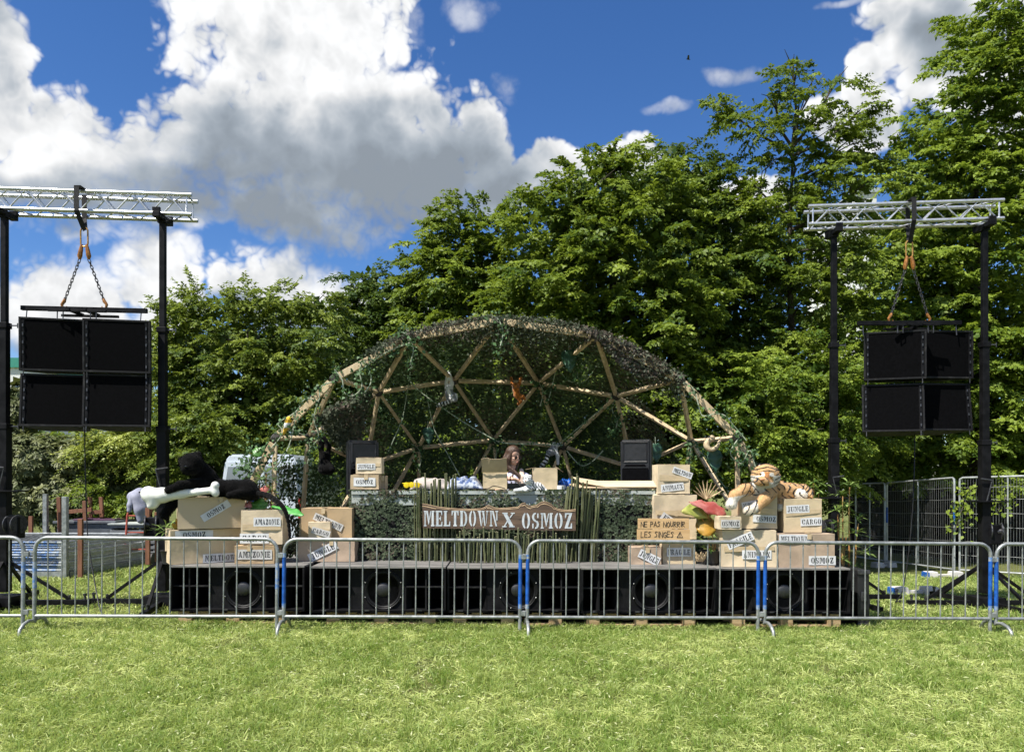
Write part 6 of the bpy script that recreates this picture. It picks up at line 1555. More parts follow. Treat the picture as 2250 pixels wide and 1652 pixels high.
q += chain([c3(1520, 720, d1 - .03), c3(1555, 735, d1 - .06), c3(1558, 765, d1 - .08)], [.025, .022, .02])
plush('body', q, .009, 'plush_paint', lm, .03, lambda V: np.where((np.sin(V[:, 0] * 60 + V[:, 2] * 25) > .1)[:, None] & (V[:, 2] < c3(0, 690, d1).z)[:, None], GY_, LW))
ta, tb_ = c3(1510, 785, d1 - .03), c3(1415, 815, d1 - .06)
plush('tail', chain([ta, c3(1470, 800, d1 - .05), tb_], [.026, .03, .034]), .008, 'plush_paint', lm, .015, lambda V: np.where(ring_tail(V, ta, tb_, 4)[:, None], BK, LW))
for x in (1522, 1536): MB().ell(c3(x, 765, d1 - .098), (.010, .006, .010)).build('eye', 'glossy_black', lm, world=True)
d2 = ND['B'].y - .12
om = empty('plush_orangutan', c3(2045, 690, d2), 'orange plush monkey hanging by both arms from the upper beam', 'plush toy', 'small plush animals')
q = chain([c3(2005, 598, d2), c3(2012, 640, d2 - .04), c3(2030, 668, d2 - .03)], [.024, .026, .03]) + chain([c3(2082, 598, d2), c3(2070, 640, d2 - .04), c3(2052, 668, d2 - .03)], [.024, .026, .03])
q += chain([c3(2040, 670, d2 - .04), c3(2050, 735, d2 - .03)], [.05, .05]) + [('e', c3(2036, 655, d2 - .08), (.045, .042, .045)), ('e', c3(2034, 663, d2 - .115), (.028, .02, .022))]
q += chain([c3(2060, 735, d2 - .03), c3(2098, 745, d2 - .06), c3(2112, 765, d2 - .05)], [.03, .026, .022]) + chain([c3(2050, 740, d2 - .03), c3(2080, 785, d2 - .05), c3(2062, 808, d2 - .05)], [.028, .024, .022])
plush('body', q, .009, 'plush_paint', om, .02, lambda V: np.tile([.42, .14, .025], (len(V), 1)) * (.75 + .5 * (np.sin(V[:, [0]] * 90) * np.sin(V[:, [2]] * 80) > 0)))
for x in (2029, 2042): MB().ell(c3(x, 648, d2 - .12), (.007, .005, .008)).build('eye', 'glossy_black', om, world=True)
d3 = ND['G'].y - .25
l2 = empty('plush_lemur', cw(1700, 280, d3), 'grey ring tailed plush lemur sitting on the lower joint right of the woman', 'plush toy', 'small plush animals')
q = [('e', cw(1700, 285, d3), (.085, .07, .065), (0, R(-20), 0)), ('e', cw(1755, 180, d3 - .03), (.07, .06, .042), (0, R(10), 0)), ('c', cw(1730, 255, d3), cw(1750, 200, d3 - .02), .05, .05)]
q += chain([cw(1765, 250, d3 - .03), cw(1795, 350, d3 - .05), cw(1800, 465, d3 - .04)], [.03, .028, .022]) + [('e', cw(1810, 178, d3 - .06), (.03, .03, .024))]
plush('body', q, .009, 'plush_paint', l2, .025, lambda V: np.where((V[:, [0]] > cw(1768, 0, d3).x) | (V[:, [2]] > cw(0, 175, d3).z), LW, GY_ * 1.3))
ta2, tb2 = cw(1640, 345, d3), cw(1550, 500, d3 - .03)
plush('tail', chain([cw(1660, 320, d3), ta2, cw(1620, 420, d3 - .02), tb2], [.03, .032, .034, .036]), .008, 'plush_paint', l2, .015, lambda V: np.where(ring_tail(V, ta2, tb2, 3.2)[:, None], BK, LW))
for x in (1795, 1815): MB().ell(cw(x, 172, d3 - .09), (.010, .006, .010)).build('eye', 'glossy_black', l2, world=True)
d4 = 10.35
bm4 = empty('plush_monkey', c3(505, 1330, d4), 'black plush monkey hanging by long arms left of the left loudspeaker', 'plush toy', 'small plush animals')
q = chain([c3(470, 1085, d4), c3(462, 1150, d4), c3(470, 1240, d4)], [.030, .034, .036]) + chain([c3(490, 1085, d4), c3(528, 1150, d4), c3(520, 1220, d4), c3(505, 1270, d4)], [.030, .028, .028, .04])
q += chain([c3(490, 1230, d4), c3(500, 1320, d4 - .02)], [.06, .09]) + [('e', c3(515, 1335, d4 - .06), (.10, .08, .075)), ('e', c3(470, 1340, d4 - .03), (.05, .05, .05)), ('e', c3(545, 1345, d4 - .10), (.04, .04, .035))]
plush('body', q, .010, 'black_plush', bm4, .03)
for x in (535, 555): MB().ell(c3(x, 1325, d4 - .13), (.008, .005, .008)).build('eye', 'glossy_black', bm4, world=True)
d5 = DY - .12
bd = empty('plush_parrot', c3(190, 990, d5), 'small yellow and white toy bird perched on the lower left arch beam', 'plush toy', 'small plush animals')
yw = lambda V: np.where((V[:, [2]] < c3(0, 960, d5).z) & (V[:, [2]] > c3(0, 1000, d5).z), LW, np.array([[.72, .42, .02]]))
plush('body', chain([c3(205, 935, d5), c3(190, 975, d5)], [.045, .042]) + [('e', c3(212, 928, d5 - .03), (.034, .03, .03))] + chain([c3(182, 995, d5), c3(160, 1048, d5 + .02)], [.030, .016]), .007, 'plush_paint', bd, .02, yw)
MB().tube([c3(222, 925, d5 - .05), c3(236, 930, d5 - .06), c3(236, 940, d5 - .055)], [.014, .010, .003], 8).build('beak', 'glossy_black', bd, world=True, smooth=True)
for x in (208,): MB().ell(c3(x, 920, d5 - .062), (.006, .004, .006)).build('eye', 'glossy_black', bd, world=True)
mat('beige_snake', (.55, .44, .28), .8, 0, col2=(.40, .30, .18), vscale=20)
sn = empty('toy_snake', c4(1660, 1160, 9.9), 'beige toy snake curled round the beam end left of the tiger', 'plush toy', 'small plush animals')
q = [c4(1655, 1085, 9.86), c4(1622, 1110, 9.84), c4(1612, 1145, 9.83), c4(1635, 1172, 9.82), c4(1668, 1172, 9.82), c4(1700, 1150, 9.84), c4(1716, 1112, 9.86), c4(1728, 1098, 9.88)]
plush('body', chain(spline(q, 3), list(np.linspace(.042, .012, len(spline(q, 3))))), .008, 'beige_snake', sn, .012)
MB().tube([c4(1655, 1088, 9.835), c4(1645, 1086, 9.815)], .003, 5).build('tongue', 'pink_nose', sn, world=True)

# ------------------------------------------------------------------ woman behind the table
mat('skin', (.58, .35, .25), .5, 0, var=.06, vscale=12, spec=.4)
mat('hair_brown', (.045, .024, .014), .42, 0, col2=(.085, .045, .026), vscale=20, stretch=(6, 6, .6), bump=.5, bscale=60, spec=.5)
mat('lilac_top', (.50, .50, .66), .8, 0, col2=(.62, .62, .76), vscale=10, bump=.3, bscale=12)
mat('cream_vest', (.58, .45, .36), .85, 0, var=.08)
mat('denim', (.05, .07, .13), .85, 0, var=.15, vscale=30)
mat('lens_brown', (.02, .010, .006), .3, 0, spec=.3)
pd_ = 9.95
pw = empty('person', (cw(1100, 0, pd_).x, pd_, .425), 'person with long brown hair and round sunglasses in a lilac top behind the table', 'person')
X0 = cw(1105, 0, pd_).x; hx = cw(1125, 0, pd_).x
hz = cw(0, 345, pd_).z
def W3(dx, dy, z): return (X0 + dx, pd_ + dy, z)
# the head looks down to the right of the picture
fwd = Vector((.62, -.70, -.28)).normalized(); rgt = fwd.cross(Vector((0, 0, 1))).normalized(); upv = rgt.cross(fwd)
HC = Vector((hx, pd_ - .02, hz))
def Hd(f, r, u): return tuple(HC + fwd * f + rgt * r + upv * u)
skull = [('e', Hd(-.012, 0, .03), (.076, .084, .085)), ('e', Hd(.020, 0, -.035), (.058, .060, .072)), ('e', Hd(.050, 0, -.088), (.026, .026, .020)),
         ('c', Hd(.072, 0, .012), Hd(.098, 0, -.030), .010, .013), ('e', Hd(.078, 0, -.062), (.020, .020, .009)), ('c', Hd(-.03, 0, -.06), W3(.0, .03, hz - .20), .046, .052)]
for s2 in (-1, 1): skull += [('e', Hd(-.012, s2 * .078, -.005), (.018, .014, .030)), ('e', Hd(.055, s2 * .036, -.028), (.022, .022, .024))]
sz = hz - .235
torso = [('e', W3(0, .03, sz - .04), (.175, .09, .075)), ('c', W3(0, .03, sz - .10), W3(0, .04, sz - .34), .125, .105), ('c', W3(-.06, .04, sz - .48), W3(.06, .04, sz - .48), .12, .12)]
hipz = sz - .50
legs = []
for s2 in (-1, 1): legs += chain([W3(s2 * .085, .04, hipz), W3(s2 * .09, .02, hipz - .36), W3(s2 * .095, .05, .52)], [.095, .065, .045]) + chain([W3(s2 * .095, .05, .49), W3(s2 * .11, -.10, .455)], [.04, .034])
hand = cw(1165, 705, 9.66)
armR = chain([W3(-.165, .02, sz - .035), W3(-.20, -.05, sz - .27), cw(1000, 690, 9.72), cw(1085, 695, 9.67)], [.052, .040, .034, .026])
armL = chain([W3(.17, .02, sz - .035), W3(.20, -.06, sz - .26), W3(.13, -.26, sz - .32)], [.052, .040, .028])
fing = []
def hand_at(c, dirv_, down):
    c = Vector(c); d_ = Vector(dirv_).normalized(); s_v = d_.cross(Vector(down)).normalized(); out = [('e', tuple(c + d_ * .035), (.038, .036, .022))]
    for k, ln in zip((-1.5, -.5, .5, 1.5), (.062, .072, .068, .052)):
        b0_ = c + d_ * .066 + s_v * k * .017; m_ = b0_ + d_ * ln * .5 + Vector(down) * .008; e2 = b0_ + d_ * ln * .85 + Vector(down) * .034
        out += chain([b0_, m_, e2], [.0095, .0088, .0075])
    t0 = c + d_ * .022 + s_v * .034; out += chain([t0, t0 + d_ * .030 + s_v * .022 + Vector(down) * .008, t0 + d_ * .058 + s_v * .020 + Vector(down) * .026], [.012, .010, .008])
    return out
handR = hand_at(cw(1085, 695, 9.67), (1, -.25, -.10), (0, -.25, -1)); handL = hand_at(W3(.13, -.26, sz - .32), (-.3, -1, -.2), (0, -.2, -1))
plush('body', skull + torso + legs + armR + armL + handR + handL, .0072, 'skin', pw, .014)
# top: sleeveless blouse a little larger than the trunk
tp_ = [('e', W3(0, .03, sz - .05), (.172, .10, .078)), ('c', W3(0, .03, sz - .10), W3(0, .04, sz - .36), .136, .118), ('c', W3(-.05, .04, sz - .44), W3(.05, .04, sz - .46), .125, .125)]
tp_ += [('c', W3(-.16, .02, sz - .035), W3(-.185, -.02, sz - .13), .060, .056), ('c', W3(.16, .02, sz - .035), W3(.185, -.02, sz - .13), .060, .056)]
plush('blouse', tp_, .012, 'lilac_top', pw, .02)
for s2 in (-1, 1):
    plush('vest_panel', chain([W3(s2 * .115, .0, sz + .045), W3(s2 * .13, -.075, sz - .04), W3(s2 * .125, -.085, sz - .22), W3(s2 * .12, -.07, sz - .38)], [.03, .034, .036, .034]), .009, 'cream_vest', pw, .01)
lg = []
for s2 in (-1, 1): lg += chain([W3(s2 * .08, .04, hipz + .02), W3(s2 * .09, .02, hipz - .36), W3(s2 * .095, .05, .54)], [.112, .080, .062])
plush('trousers', lg + [('e', W3(0, .04, hipz + .04), (.16, .125, .10))], .012, 'denim', pw, .03)
hr = [('e', Hd(-.03, 0, .045), (.092, .094, .086)), ('e', Hd(-.055, 0, -.01), (.075, .085, .09))]
for s2, q in ((-1, 1), (1, .85)):
    for j in range(6):
        t = j / 5; r0 = s2 * (.066 + .012 * math.sin(j * 2)); 
        hr += chain([Hd(-.06 + .075 * t, s2 * .060, .06 - .02 * t), Hd(-.07 + .085 * t, r0 + s2 * .018, -.04), tuple(Vector(Hd(-.06 + .07 * t, r0 + s2 * .014, -.13))), tuple(Vector(W3(.03 + s2 * .065 + .03 * t, -.055 - .03 * t, sz - .05))), tuple(Vector(W3(.03 + s2 * .060 + .022 * t, -.10, sz - .26 * q)))], [.022, .022, .021, .019, .008])
plush('hair', hr, .007, 'hair_brown', pw, .010)
gl = []
for s2 in (-1, 1):
    c = Vector(Hd(.090, s2 * .036, -.002)); M_ = Matrix.Translation(c) @ fwd.to_track_quat('Z', 'Y').to_matrix().to_4x4()
    MB().lathe([(.022, -.003), (.025, 0), (.022, .003)], 20, M_).build('sunglass_lens', 'lens_brown', pw, world=True, smooth=True)
    MB().tube([Hd(.086, s2 * .060, .004), Hd(.02, s2 * .088, .006), Hd(-.02, s2 * .09, .004)], .003, 5).build('sunglass_arm', 'lens_brown', pw, world=True)
MB().tube([Hd(.095, -.014, .004), Hd(.103, 0, .008), Hd(.095, .014, .004)], .003, 6).build('sunglass_bridge', 'lens_brown', pw, world=True)
mat('lips', (.42, .13, .11), .4, 0)
MB().ell(Hd(.092, 0, -.060), (.018, .010, .006), rot=(0, 0, math.atan2(rgt.y, rgt.x))).build('mouth', 'lips', pw, world=True, smooth=True)
br = cw(1072, 695, 9.675); MB().tube([tuple(br + Vector((0, .031 * math.cos(a), .031 * math.sin(a)))) for a in np.linspace(0, 2 * PI, 14, endpoint=False)], .006, 6, closed=True).build('bracelet', 'glossy_black', pw, world=True, smooth=True)
# ------------------------------------------------------------------ artificial plants
leafmat('dracaena_leaf', (.030, .085, .014), (.26, .36, .10), trans=.2, rough=.4, spec=.45)
leafmat('frond_leaf', (.035, .060, .014), (.20, .20, .06), trans=.2, rough=.45)
mat('cane_orange', (.36, .13, .035), .6, 0, col2=(.40, .27, .10), vscale=7, stretch=(1, 1, .3))
mat('plant_pot', (.02, .02, .02), .6, 0)
mat('leaf_red', (.30, .055, .045), .42, 0, col2=(.50, .20, .17), vscale=5, spec=.5)
mat('leaf_green', (.05, .15, .02), .42, 0, col2=(.10, .24, .04), vscale=5, spec=.5)
mat('leaf_yellowgreen', (.20, .26, .045), .45, 0, col2=(.46, .40, .12), vscale=4, spec=.4)
mat('leaf_orange', (.10, .11, .018), .45, 0, col2=(.42, .22, .03), vscale=5, spec=.4)
mat('leaf_banana', (.045, .24, .035), .40, 0, col2=(.09, .34, .07), vscale=5, spec=.5)
mat('leaf_straw', (.50, .36, .20), .7, 0, col2=(.62, .48, .30), vscale=6)
mat('leaf_rust', (.55, .20, .03), .5, 0, col2=(.55, .45, .05), vscale=6)
def big_leaf(parent, basep, tipp, width, material, nrm=(0, -1, .4), droop=.1, shape='heart', wave=.02, name='leaf'):
    a, b = Vector(basep), Vector(tipp); d = b - a; L = d.length; d.normalize(); nv = Vector(nrm); s = d.cross(nv).normalized(); nv = s.cross(d)
    n = 12; prof = {'heart': lambda t: (math.sin(PI * min(1, t * .62 + .30)) ** .8) * (1 - t ** 4) ** .7 * min(1, .55 + t * 5), 'long': lambda t: math.sin(PI * (t * .97 + .03)) ** .55, 'round': lambda t: max(0, 1 - (2 * t - .95) ** 2) ** .5}[shape]
    vs = []; fs = []; m_ = 6
    for i in range(n + 1):
        t = i / n; w = prof(t) * width / 2
        c = a + d * (L * t) - nv * (droop * L * t * t)
        for j in range(m_ + 1):
            u_ = j / m_ * 2 - 1
            lift = -abs(u_) * w * .25 + wave * math.sin(t * 16 + abs(u_) * 3) * abs(u_) + .004 * math.cos(t * 40) * (1 - abs(u_))
            back = -.06 * L * abs(u_) ** 2 * (1 - t) if shape == 'heart' else 0
            vs.append(c + s * (u_ * w) + nv * lift + d * back)
    for i in range(n):
        for j in range(m_): k = i * (m_ + 1) + j; fs.append((k, k + 1, k + m_ + 2, k + m_ + 1))
    o = MB().add(vs, fs).build(name, material, parent, world=True, smooth=False); o.data.shade_smooth()
    so = o.modifiers.new('s', 'SOLIDIFY'); so.thickness = .002
    return o
def rosettes(parent, pts, n, L, W_, seed, material='dracaena_leaf', name='leaf_tuft', up=.6, droop=.35):
    r_ = np.random.default_rng(seed)
    for p in pts:
        a = r_.random(n) * 2 * PI; e = r_.uniform(-.2, 1.0, n) * up
        d = np.stack([np.cos(a), np.sin(a), e], -1); c = np.array(p) + d * .012 + r_.normal(0, .012, (n, 3)); nr = np.stack([-np.cos(a) * e, -np.sin(a) * e, np.ones(n)], -1)
        ln = L * r_.uniform(.6, 1.2, n); d = unit(d)
        # two segment blade that droops
        m_ = c + d * (ln * .5)[:, None]; t = m_ + unit(d - np.array([0, 0, droop])) * (ln * .5)[:, None]
        s_ = unit(np.cross(d, nr)) * (W_ * r_.uniform(.7, 1.2, n) / 2)[:, None]
        V = np.stack([c - s_ * .3, c + s_ * .3, m_ + s_, t, m_ - s_], 1).reshape(-1, 3); q = np.arange(n)[:, None] * 5
        Fq = np.concatenate([q + np.array([[0, 1, 2]]), q + np.array([[0, 2, 4]]), q + np.array([[4, 2, 3]])])
        o = addobj(name, np_mesh(name, V, Fq, {'tint': np.repeat(np.clip(r_.normal(.5, .3, n), 0, 1), 5)}), material, parent, world=True)
def cane_plant(label, canes, d, z0, seed, tufts, group='artificial plants round the stage', n=16, L=.17, W_=.028, pot=True):
    r_ = random.Random(seed); c0 = P(canes[0][0], 1100, d)
    root = empty('artificial_plant', (c0.x, d, z0), label, 'plant', group)
    if pot: MB().lathe([(.10, 0), (.12, .14), (.13, .15), (.11, .15), (.10, .12)], 16, Matrix.Translation((c0.x, d, z0))).build('pot', 'plant_pot', root, world=True, smooth=True)
    for (xb, xt, yt) in canes:
        t = P(xt, yt, d + r_.uniform(-.05, .05)); b = Vector((P(xb, 0, d).x, d, z0 + .05))
        pts = [b.lerp(t, k / 6) + Vector((r_.uniform(-.008, .008), 0, 0)) for k in range(7)]
        MB().tube(pts, [.013, .012, .011, .010, .009, .008, .006], 6).build('stem', 'cane_orange', root, world=True, smooth=True)
    rosettes(root, [P(x, y, d + r_.uniform(-.08, .08)) for x, y in tufts], n, L, W_, seed)
    return root
cane_plant('tall artificial bamboo plant with orange canes at the right end of the stage', [(1850, 1852, 1090), (1862, 1868, 1070), (1857, 1840, 1130), (1870, 1885, 1150), (1846, 1858, 1180)], 9.1, G(3.9, 9.1), 41,
           [(1852, 1085), (1868, 1066), (1838, 1122), (1885, 1140), (1860, 1110), (1845, 1150), (1878, 1170), (1830, 1165), (1862, 1200), (1900, 1215), (1850, 1230), (1880, 1245), (1838, 1260), (1868, 1290), (1890, 1300), (1856, 1320)], n=17)
cane_plant('smaller artificial plant with spiky green leaves behind the tiger', [(1785, 1788, 1062), (1790, 1770, 1080), (1782, 1800, 1085)], 9.25, .655, 42, [(1788, 1060), (1772, 1076), (1800, 1080), (1785, 1098), (1808, 1065)], n=15)
cane_plant('artificial bushy plant between the dome foot and the panther', [(580, 585, 1040), (584, 600, 1060), (576, 570, 1065)], 9.15, .655, 43, [(585, 1036), (600, 1056), (570, 1060), (592, 1075), (578, 1050), (606, 1085), (565, 1085), (590, 1100)], n=16)
cane_plant('dark artificial palm left of the panther boxes', [(378, 372, 1165), (382, 385, 1170)], 8.95, .655, 44, [(370, 1158), (384, 1166), (362, 1168)], n=20, L=.24, W_=.018)
cane_plant('artificial palm fronds at the foot of the red leafed plant', [(1560, 1558, 1180), (1564, 1572, 1195)], 8.95, .655, 45, [(1556, 1172), (1570, 1190), (1548, 1190), (1562, 1208), (1576, 1212)], n=18, L=.20, W_=.018)
pl = empty('caladium_plant', P(1555, 1235, 8.95), 'artificial plant with big red, green and orange leaves left of the tiger', 'plant', 'artificial plants round the stage')
for tip in ((1548, 1105), (1532, 1125), (1553, 1152)): MB().tube(spline([P(1562, 1232, 8.95), P(1566, 1180, 8.95), P(*tip, 8.9)], 4), .006, 6).build('stem', 'cane_orange', pl, world=True, smooth=True)
big_leaf(pl, P(1592, 1122, 8.92), P(1520, 1096, 8.80), .20, 'leaf_red', (.1, -1, .9), .12, 'heart', .018)
big_leaf(pl, P(1560, 1118, 8.95), P(1502, 1118, 8.80), .22, 'leaf_yellowgreen', (-.1, -1, .5), .16, 'heart', .018)
big_leaf(pl, P(1552, 1132, 8.94), P(1554, 1176, 8.82), .24, 'leaf_orange', (0, -1, .4), .10, 'round', .012)
for k in range(9):
    a = R(20 + k * 17); big_leaf(pl, P(1552, 1098, 9.0), P(1552 + 36 * math.cos(a), 1090 - 34 * math.sin(a), 8.98 - .05 * math.sin(k)), .016, 'leaf_straw', (0, -1, .2), -.15, 'long', .003)
bp = empty('banana_plant', P(575, 1150, 9.0), 'artificial plant with big glossy green and pink leaves behind the panther', 'plant', 'artificial plants round the stage')
for tip in ((580, 1085), (605, 1112), (572, 1100)): MB().tube(spline([P(578, 1170, 9.02), P(580, 1130, 9.02), P(*tip, 9.0)], 4), .006, 6).build('stem', 'cane_orange', bp, world=True, smooth=True)
big_leaf(bp, P(598, 1112, 8.98), P(664, 1118, 8.80), .14, 'leaf_banana', (.1, -.6, 1), .18, 'long', .012)
big_leaf(bp, P(572, 1088, 9.02), P(590, 1066, 8.98), .12, 'leaf_red', (0, -1, .3), .05, 'heart', .01)
big_leaf(bp, P(570, 1095, 8.98), P(566, 1122, 8.90), .20, 'leaf_green', (0, -1, .3), .05, 'round', .01)
big_leaf(bp, P(556, 1105, 8.98), P(535, 1112, 8.92), .10, 'leaf_red', (0, -1, .5), .05, 'heart', .01)
big_leaf(bp, P(575, 985, 9.6), P(556, 1000, 9.55), .14, 'leaf_green', (0, -1, .3), .05, 'round', .01)
rl = empty('croton_plant', P(392, 1160, 8.8), 'small yellow and orange leaves sticking out left of the sprayed OSMOZ box', 'plant', 'artificial plants round the stage')
for (x, y, x2, y2) in ((394, 1165, 386, 1140), (392, 1166, 378, 1150), (396, 1164, 392, 1142)): big_leaf(rl, P(x, y, 8.82), P(x2, y2, 8.76), .045, 'leaf_rust', (0, -1, .4), .1, 'long', .004)
MB().tube([P(396, 1172, 8.84), P(394, 1164, 8.82)], .006, 6).build('stem', 'cane_orange', rl, world=True)
# dry bark chips by the FRAGILE box
dv = empty('dry_leaves', P(1540, 1232, 8.85), 'bunch of dry straw coloured leaves beside the lower FRAGILE box', 'leaves')
for k in range(7): big_leaf(dv, P(1532 + k * 2, 1234, 8.86), P(1530 + k * 4, 1212 + (k % 3) * 4, 8.84 - .01 * k), .03, 'leaf_straw', (0, -1, .2), .1, 'long', .004)
# big dark tropical leaves hung on the dome
hl = 0
for (x, y, d, s, lab) in ((1250, 770, 10.4, .30, 'dark drooping tropical leaf below the dome top'), (1440, 975, 10.8, .26, 'dark tropical leaf on the beam above the right loudspeaker'), (1570, 990, 9.9, .28, 'dark tropical leaf left of the arch foot behind the tiger'), (940, 940, 11.4, .24, 'dark tropical leaf hanging on the net left of centre')):
    r0 = empty('hanging_leaf', P(x, y, d), lab, 'leaf', 'tropical leaves hung in the dome'); c = P(x, y, d)
    big_leaf(r0, c, c + Vector((.02, -.05, -s)), s * .7, 'leaf_dark' if 'leaf_dark' in MATS else mat('leaf_dark', (.018, .06, .03), .45, 0, col2=(.03, .09, .05), vscale=6), (0, -1, .2), .1, 'heart', .02)
    MB().tube([c, c + Vector((0, .02, .10))], .004, 5).build('stem', 'vine_stem', r0, world=True)
# ------------------------------------------------------------------ right: mesh fence, blocks, dark board fence
mat('wire', (.30, .31, .31), .45, .6, var=.2)
def fence_panel(A, B, hA, hB, label, mat_wire='wire', nv=34, group='mesh fence panels on the right lawn'):
    A, B = Vector(A), Vector(B); L = (B - A); w = Vector((L.x, L.y, 0)).length
    root = empty('mesh_fence', A, label, 'fence', group)
    up = lambda t, f: A.lerp(B, t) + Vector((0, 0, (hA + (hB - hA) * t) * f))
    r = .021; cr = .06 / w
    fr = [up(0, .03), up(0, .95), up(.004, .985), up(cr, 1), up(1 - cr, 1), up(.996, .985), up(1, .95), up(1, .03)]
    MB().tube(fr, r, 8).build('frame_tube', 'galv_bright', root, world=True, smooth=True)
    MB().tube([up(0, .07), up(1, .07)], .018, 8).build('bottom_rail', 'galv_bright', root, world=True, smooth=True)
    MB().tube([up(.5, .07), up(.5, 1)], .015, 8).build('middle_post', 'galv_bright', root, world=True, smooth=True)
    m = MB()
    for i in range(1, nv): m.tube([up(i / nv, .07), up(i / nv, 1)], .0024, 4, cap=False)
    o = m.build('upright_wires', mat_wire, root, world=True); o['kind'] = 'stuff'
    for f in (.22, .36, .50, .64, .78, .90): MB().tube([up(0, f), up(.25, f - .006), up(.5, f + .004), up(.75, f - .004), up(1, f)], .0040, 4).build('cross_wire', mat_wire, root, world=True)
    return root
def at(px, d): x = (px - 1125) * d / F; return Vector((x, d, G(x, d)))
j0, j1, j2, j3 = at(1880, 20.0), at(1944, 18.6), at(2097, 15.8), at(2330, 14.4)
fence_panel(j0, j1, 2.0, 2.0, 'short steep mesh fence panel farthest back behind the bamboo plant', nv=24)
fence_panel(j1 + Vector((.05, 0, 0)), j2, 2.0, 2.0, 'mesh fence panel in front of the dark board fence')
fence_panel(j2 + Vector((.08, -.05, 0)), j3, 2.0, 2.0, 'mesh fence panel with vine twigs at the right edge')
for j, lab in ((j1, 'rear'), (j2, 'near')):
    x = j.x
MB_ = MB
for (p, s, lab) in ((j2, -1, 'blue painted band on the slanting fence post'),): pass
for pst in (j1 + Vector((.05, -.002, 0)), j2):
    host = [o for o in bpy.data.objects if o.name.startswith('mesh_fence') and (Vector(o.location) - j1).length < .2][0]
    MB().tube([pst + Vector((0, 0, 1.05)), pst + Vector((0, 0, 1.42))], .0225, 8).build('painted_band', 'blue_paint', host, world=True, smooth=True)
mat('concrete', (.52, .50, .47), .9, 0, var=.12, vscale=8, bump=.3)
def block(px, d, label, blue=None, yaw=0.0, L=.62):
    g = at(px, d); root = empty('concrete_foot_pair', g, label, 'concrete foot', 'concrete fence feet on the right lawn', rz=yaw)
    for i, sx in enumerate((-1, 1)):
        o = MB().box((sx * (L / 2 - .12), 0, .065), (.24, .22, .13), bev=.02, taper=.86).build('block', 'concrete', root)
        if blue == i: MB().box((sx * (L / 2 - .02), 0, .062), (.058, .224, .118), bev=.01, taper=.88).build('painted_end', 'blue_paint', root)
    MB().box((0, 0, .05), (L - .3, .08, .05), bev=.006).build('bridge', 'concrete', root)
block(2072, 15.4, 'concrete fence foot with a blue end under the fence joint', 0, .05, .75)
block(2008, 11.9, 'dumbbell shaped concrete fence foot lying alone on the lawn', 0, .06, .72)
block(1942, 18.3, 'small concrete fence foot under the farther fence joint', None, .3, .6)
# dark boards
mat('dark_board', (.006, .006, .006), .9, 0, col2=(.016, .0155, .015), vscale=4, stretch=(6, 6, .4), spec=.2)
bf = empty('board_fence', at(2010, 22.5), 'black upright board fence behind the mesh fence', 'fence')
for i in range(46):
    t = i / 45; p = at(1870 + 240 * t, 23.5 - 3.6 * t)
    MB().box((p.x, p.y + random.uniform(-.01, .01), p.z + 1.05 + random.uniform(-.03, .03)), (.125, .02, 1.95), rot=(0, random.uniform(-.01, .01), R(-50)), bev=0).build('board', 'dark_board', bf, world=True)
bf2 = empty('board_fence', at(2200, 20.0), 'dark board fence half hidden by vines at the right edge', 'fence')
for i in range(34):
    t = i / 33; p = at(2112 + 240 * t, 20.0 + .8 * t)
    MB().box((p.x, p.y, p.z + 1.0 + random.uniform(-.03, .03)), (.115, .02, 1.9), rot=(0, random.uniform(-.01, .01), R(8))).build('board', 'dark_board', bf2, world=True)
def vine_bush(label, pts, d, n, seed):
    r_ = np.random.default_rng(seed); A = np.array([tuple(P(x, y, d)) for x, y in pts]); root = empty('climbing_vine', tuple(A[0]), label, 'vine', 'climbing vines on the fence')
    MB().tube(spline([Vector(a) for a in A], 4), .008, 5).build('stem', 'bark', root, world=True, smooth=True)
    t = r_.random(n) * (len(A) - 1.001); i = t.astype(int); f = (t - i)[:, None]; c = A[i] * (1 - f) + A[i + 1] * f + r_.normal(0, .13, (n, 3))
    V, Fq, T = leaves_np(c, r_.normal(size=(n, 3)), r_.normal(size=(n, 3)) * .5 + np.array([-.2, -.6, .8]), .10 * r_.uniform(.6, 1.2, n), .075, np.clip(r_.normal(.7, .2, n), 0, 1))
    addobj('leaves', np_mesh('leaves', V, Fq, {'tint': T}), 'fresh_leaf', root, world=True)['kind'] = 'stuff'
vine_bush('leafy vine climbing the mesh fence left of the right tower', [(2100, 1165), (2108, 1135), (2118, 1110), (2135, 1085), (2125, 1070)], 15.6, 150, 3)
vine_bush('leafy vine hanging over the mesh fence right of the right tower', [(2190, 1130), (2205, 1100), (2225, 1075), (2245, 1060)], 15.2, 150, 4)
# flight case at the right end of the stage
mat('case_black', (.012, .012, .013), .5, 0, var=.3)
fcx = at(1880, 8.9); fca = empty('flight_case', fcx, 'narrow black flight case at the right end of the bass speakers', 'case')
MB().box((fcx.x, 8.95, fcx.z + .325), (.13, .5, .63), bev=.006).build('case_body', 'case_black', fca, world=True)
for z in (.03, .62):
    for y in (8.70, 9.2): MB().box((fcx.x, y, fcx.z + z), (.14, .03, .05), bev=.006).build('corner', 'dark_steel', fca, world=True)
MB().box((fcx.x, 8.69, fcx.z + .35), (.06, .012, .10), bev=.004).build('handle', 'dark_steel', fca, world=True)

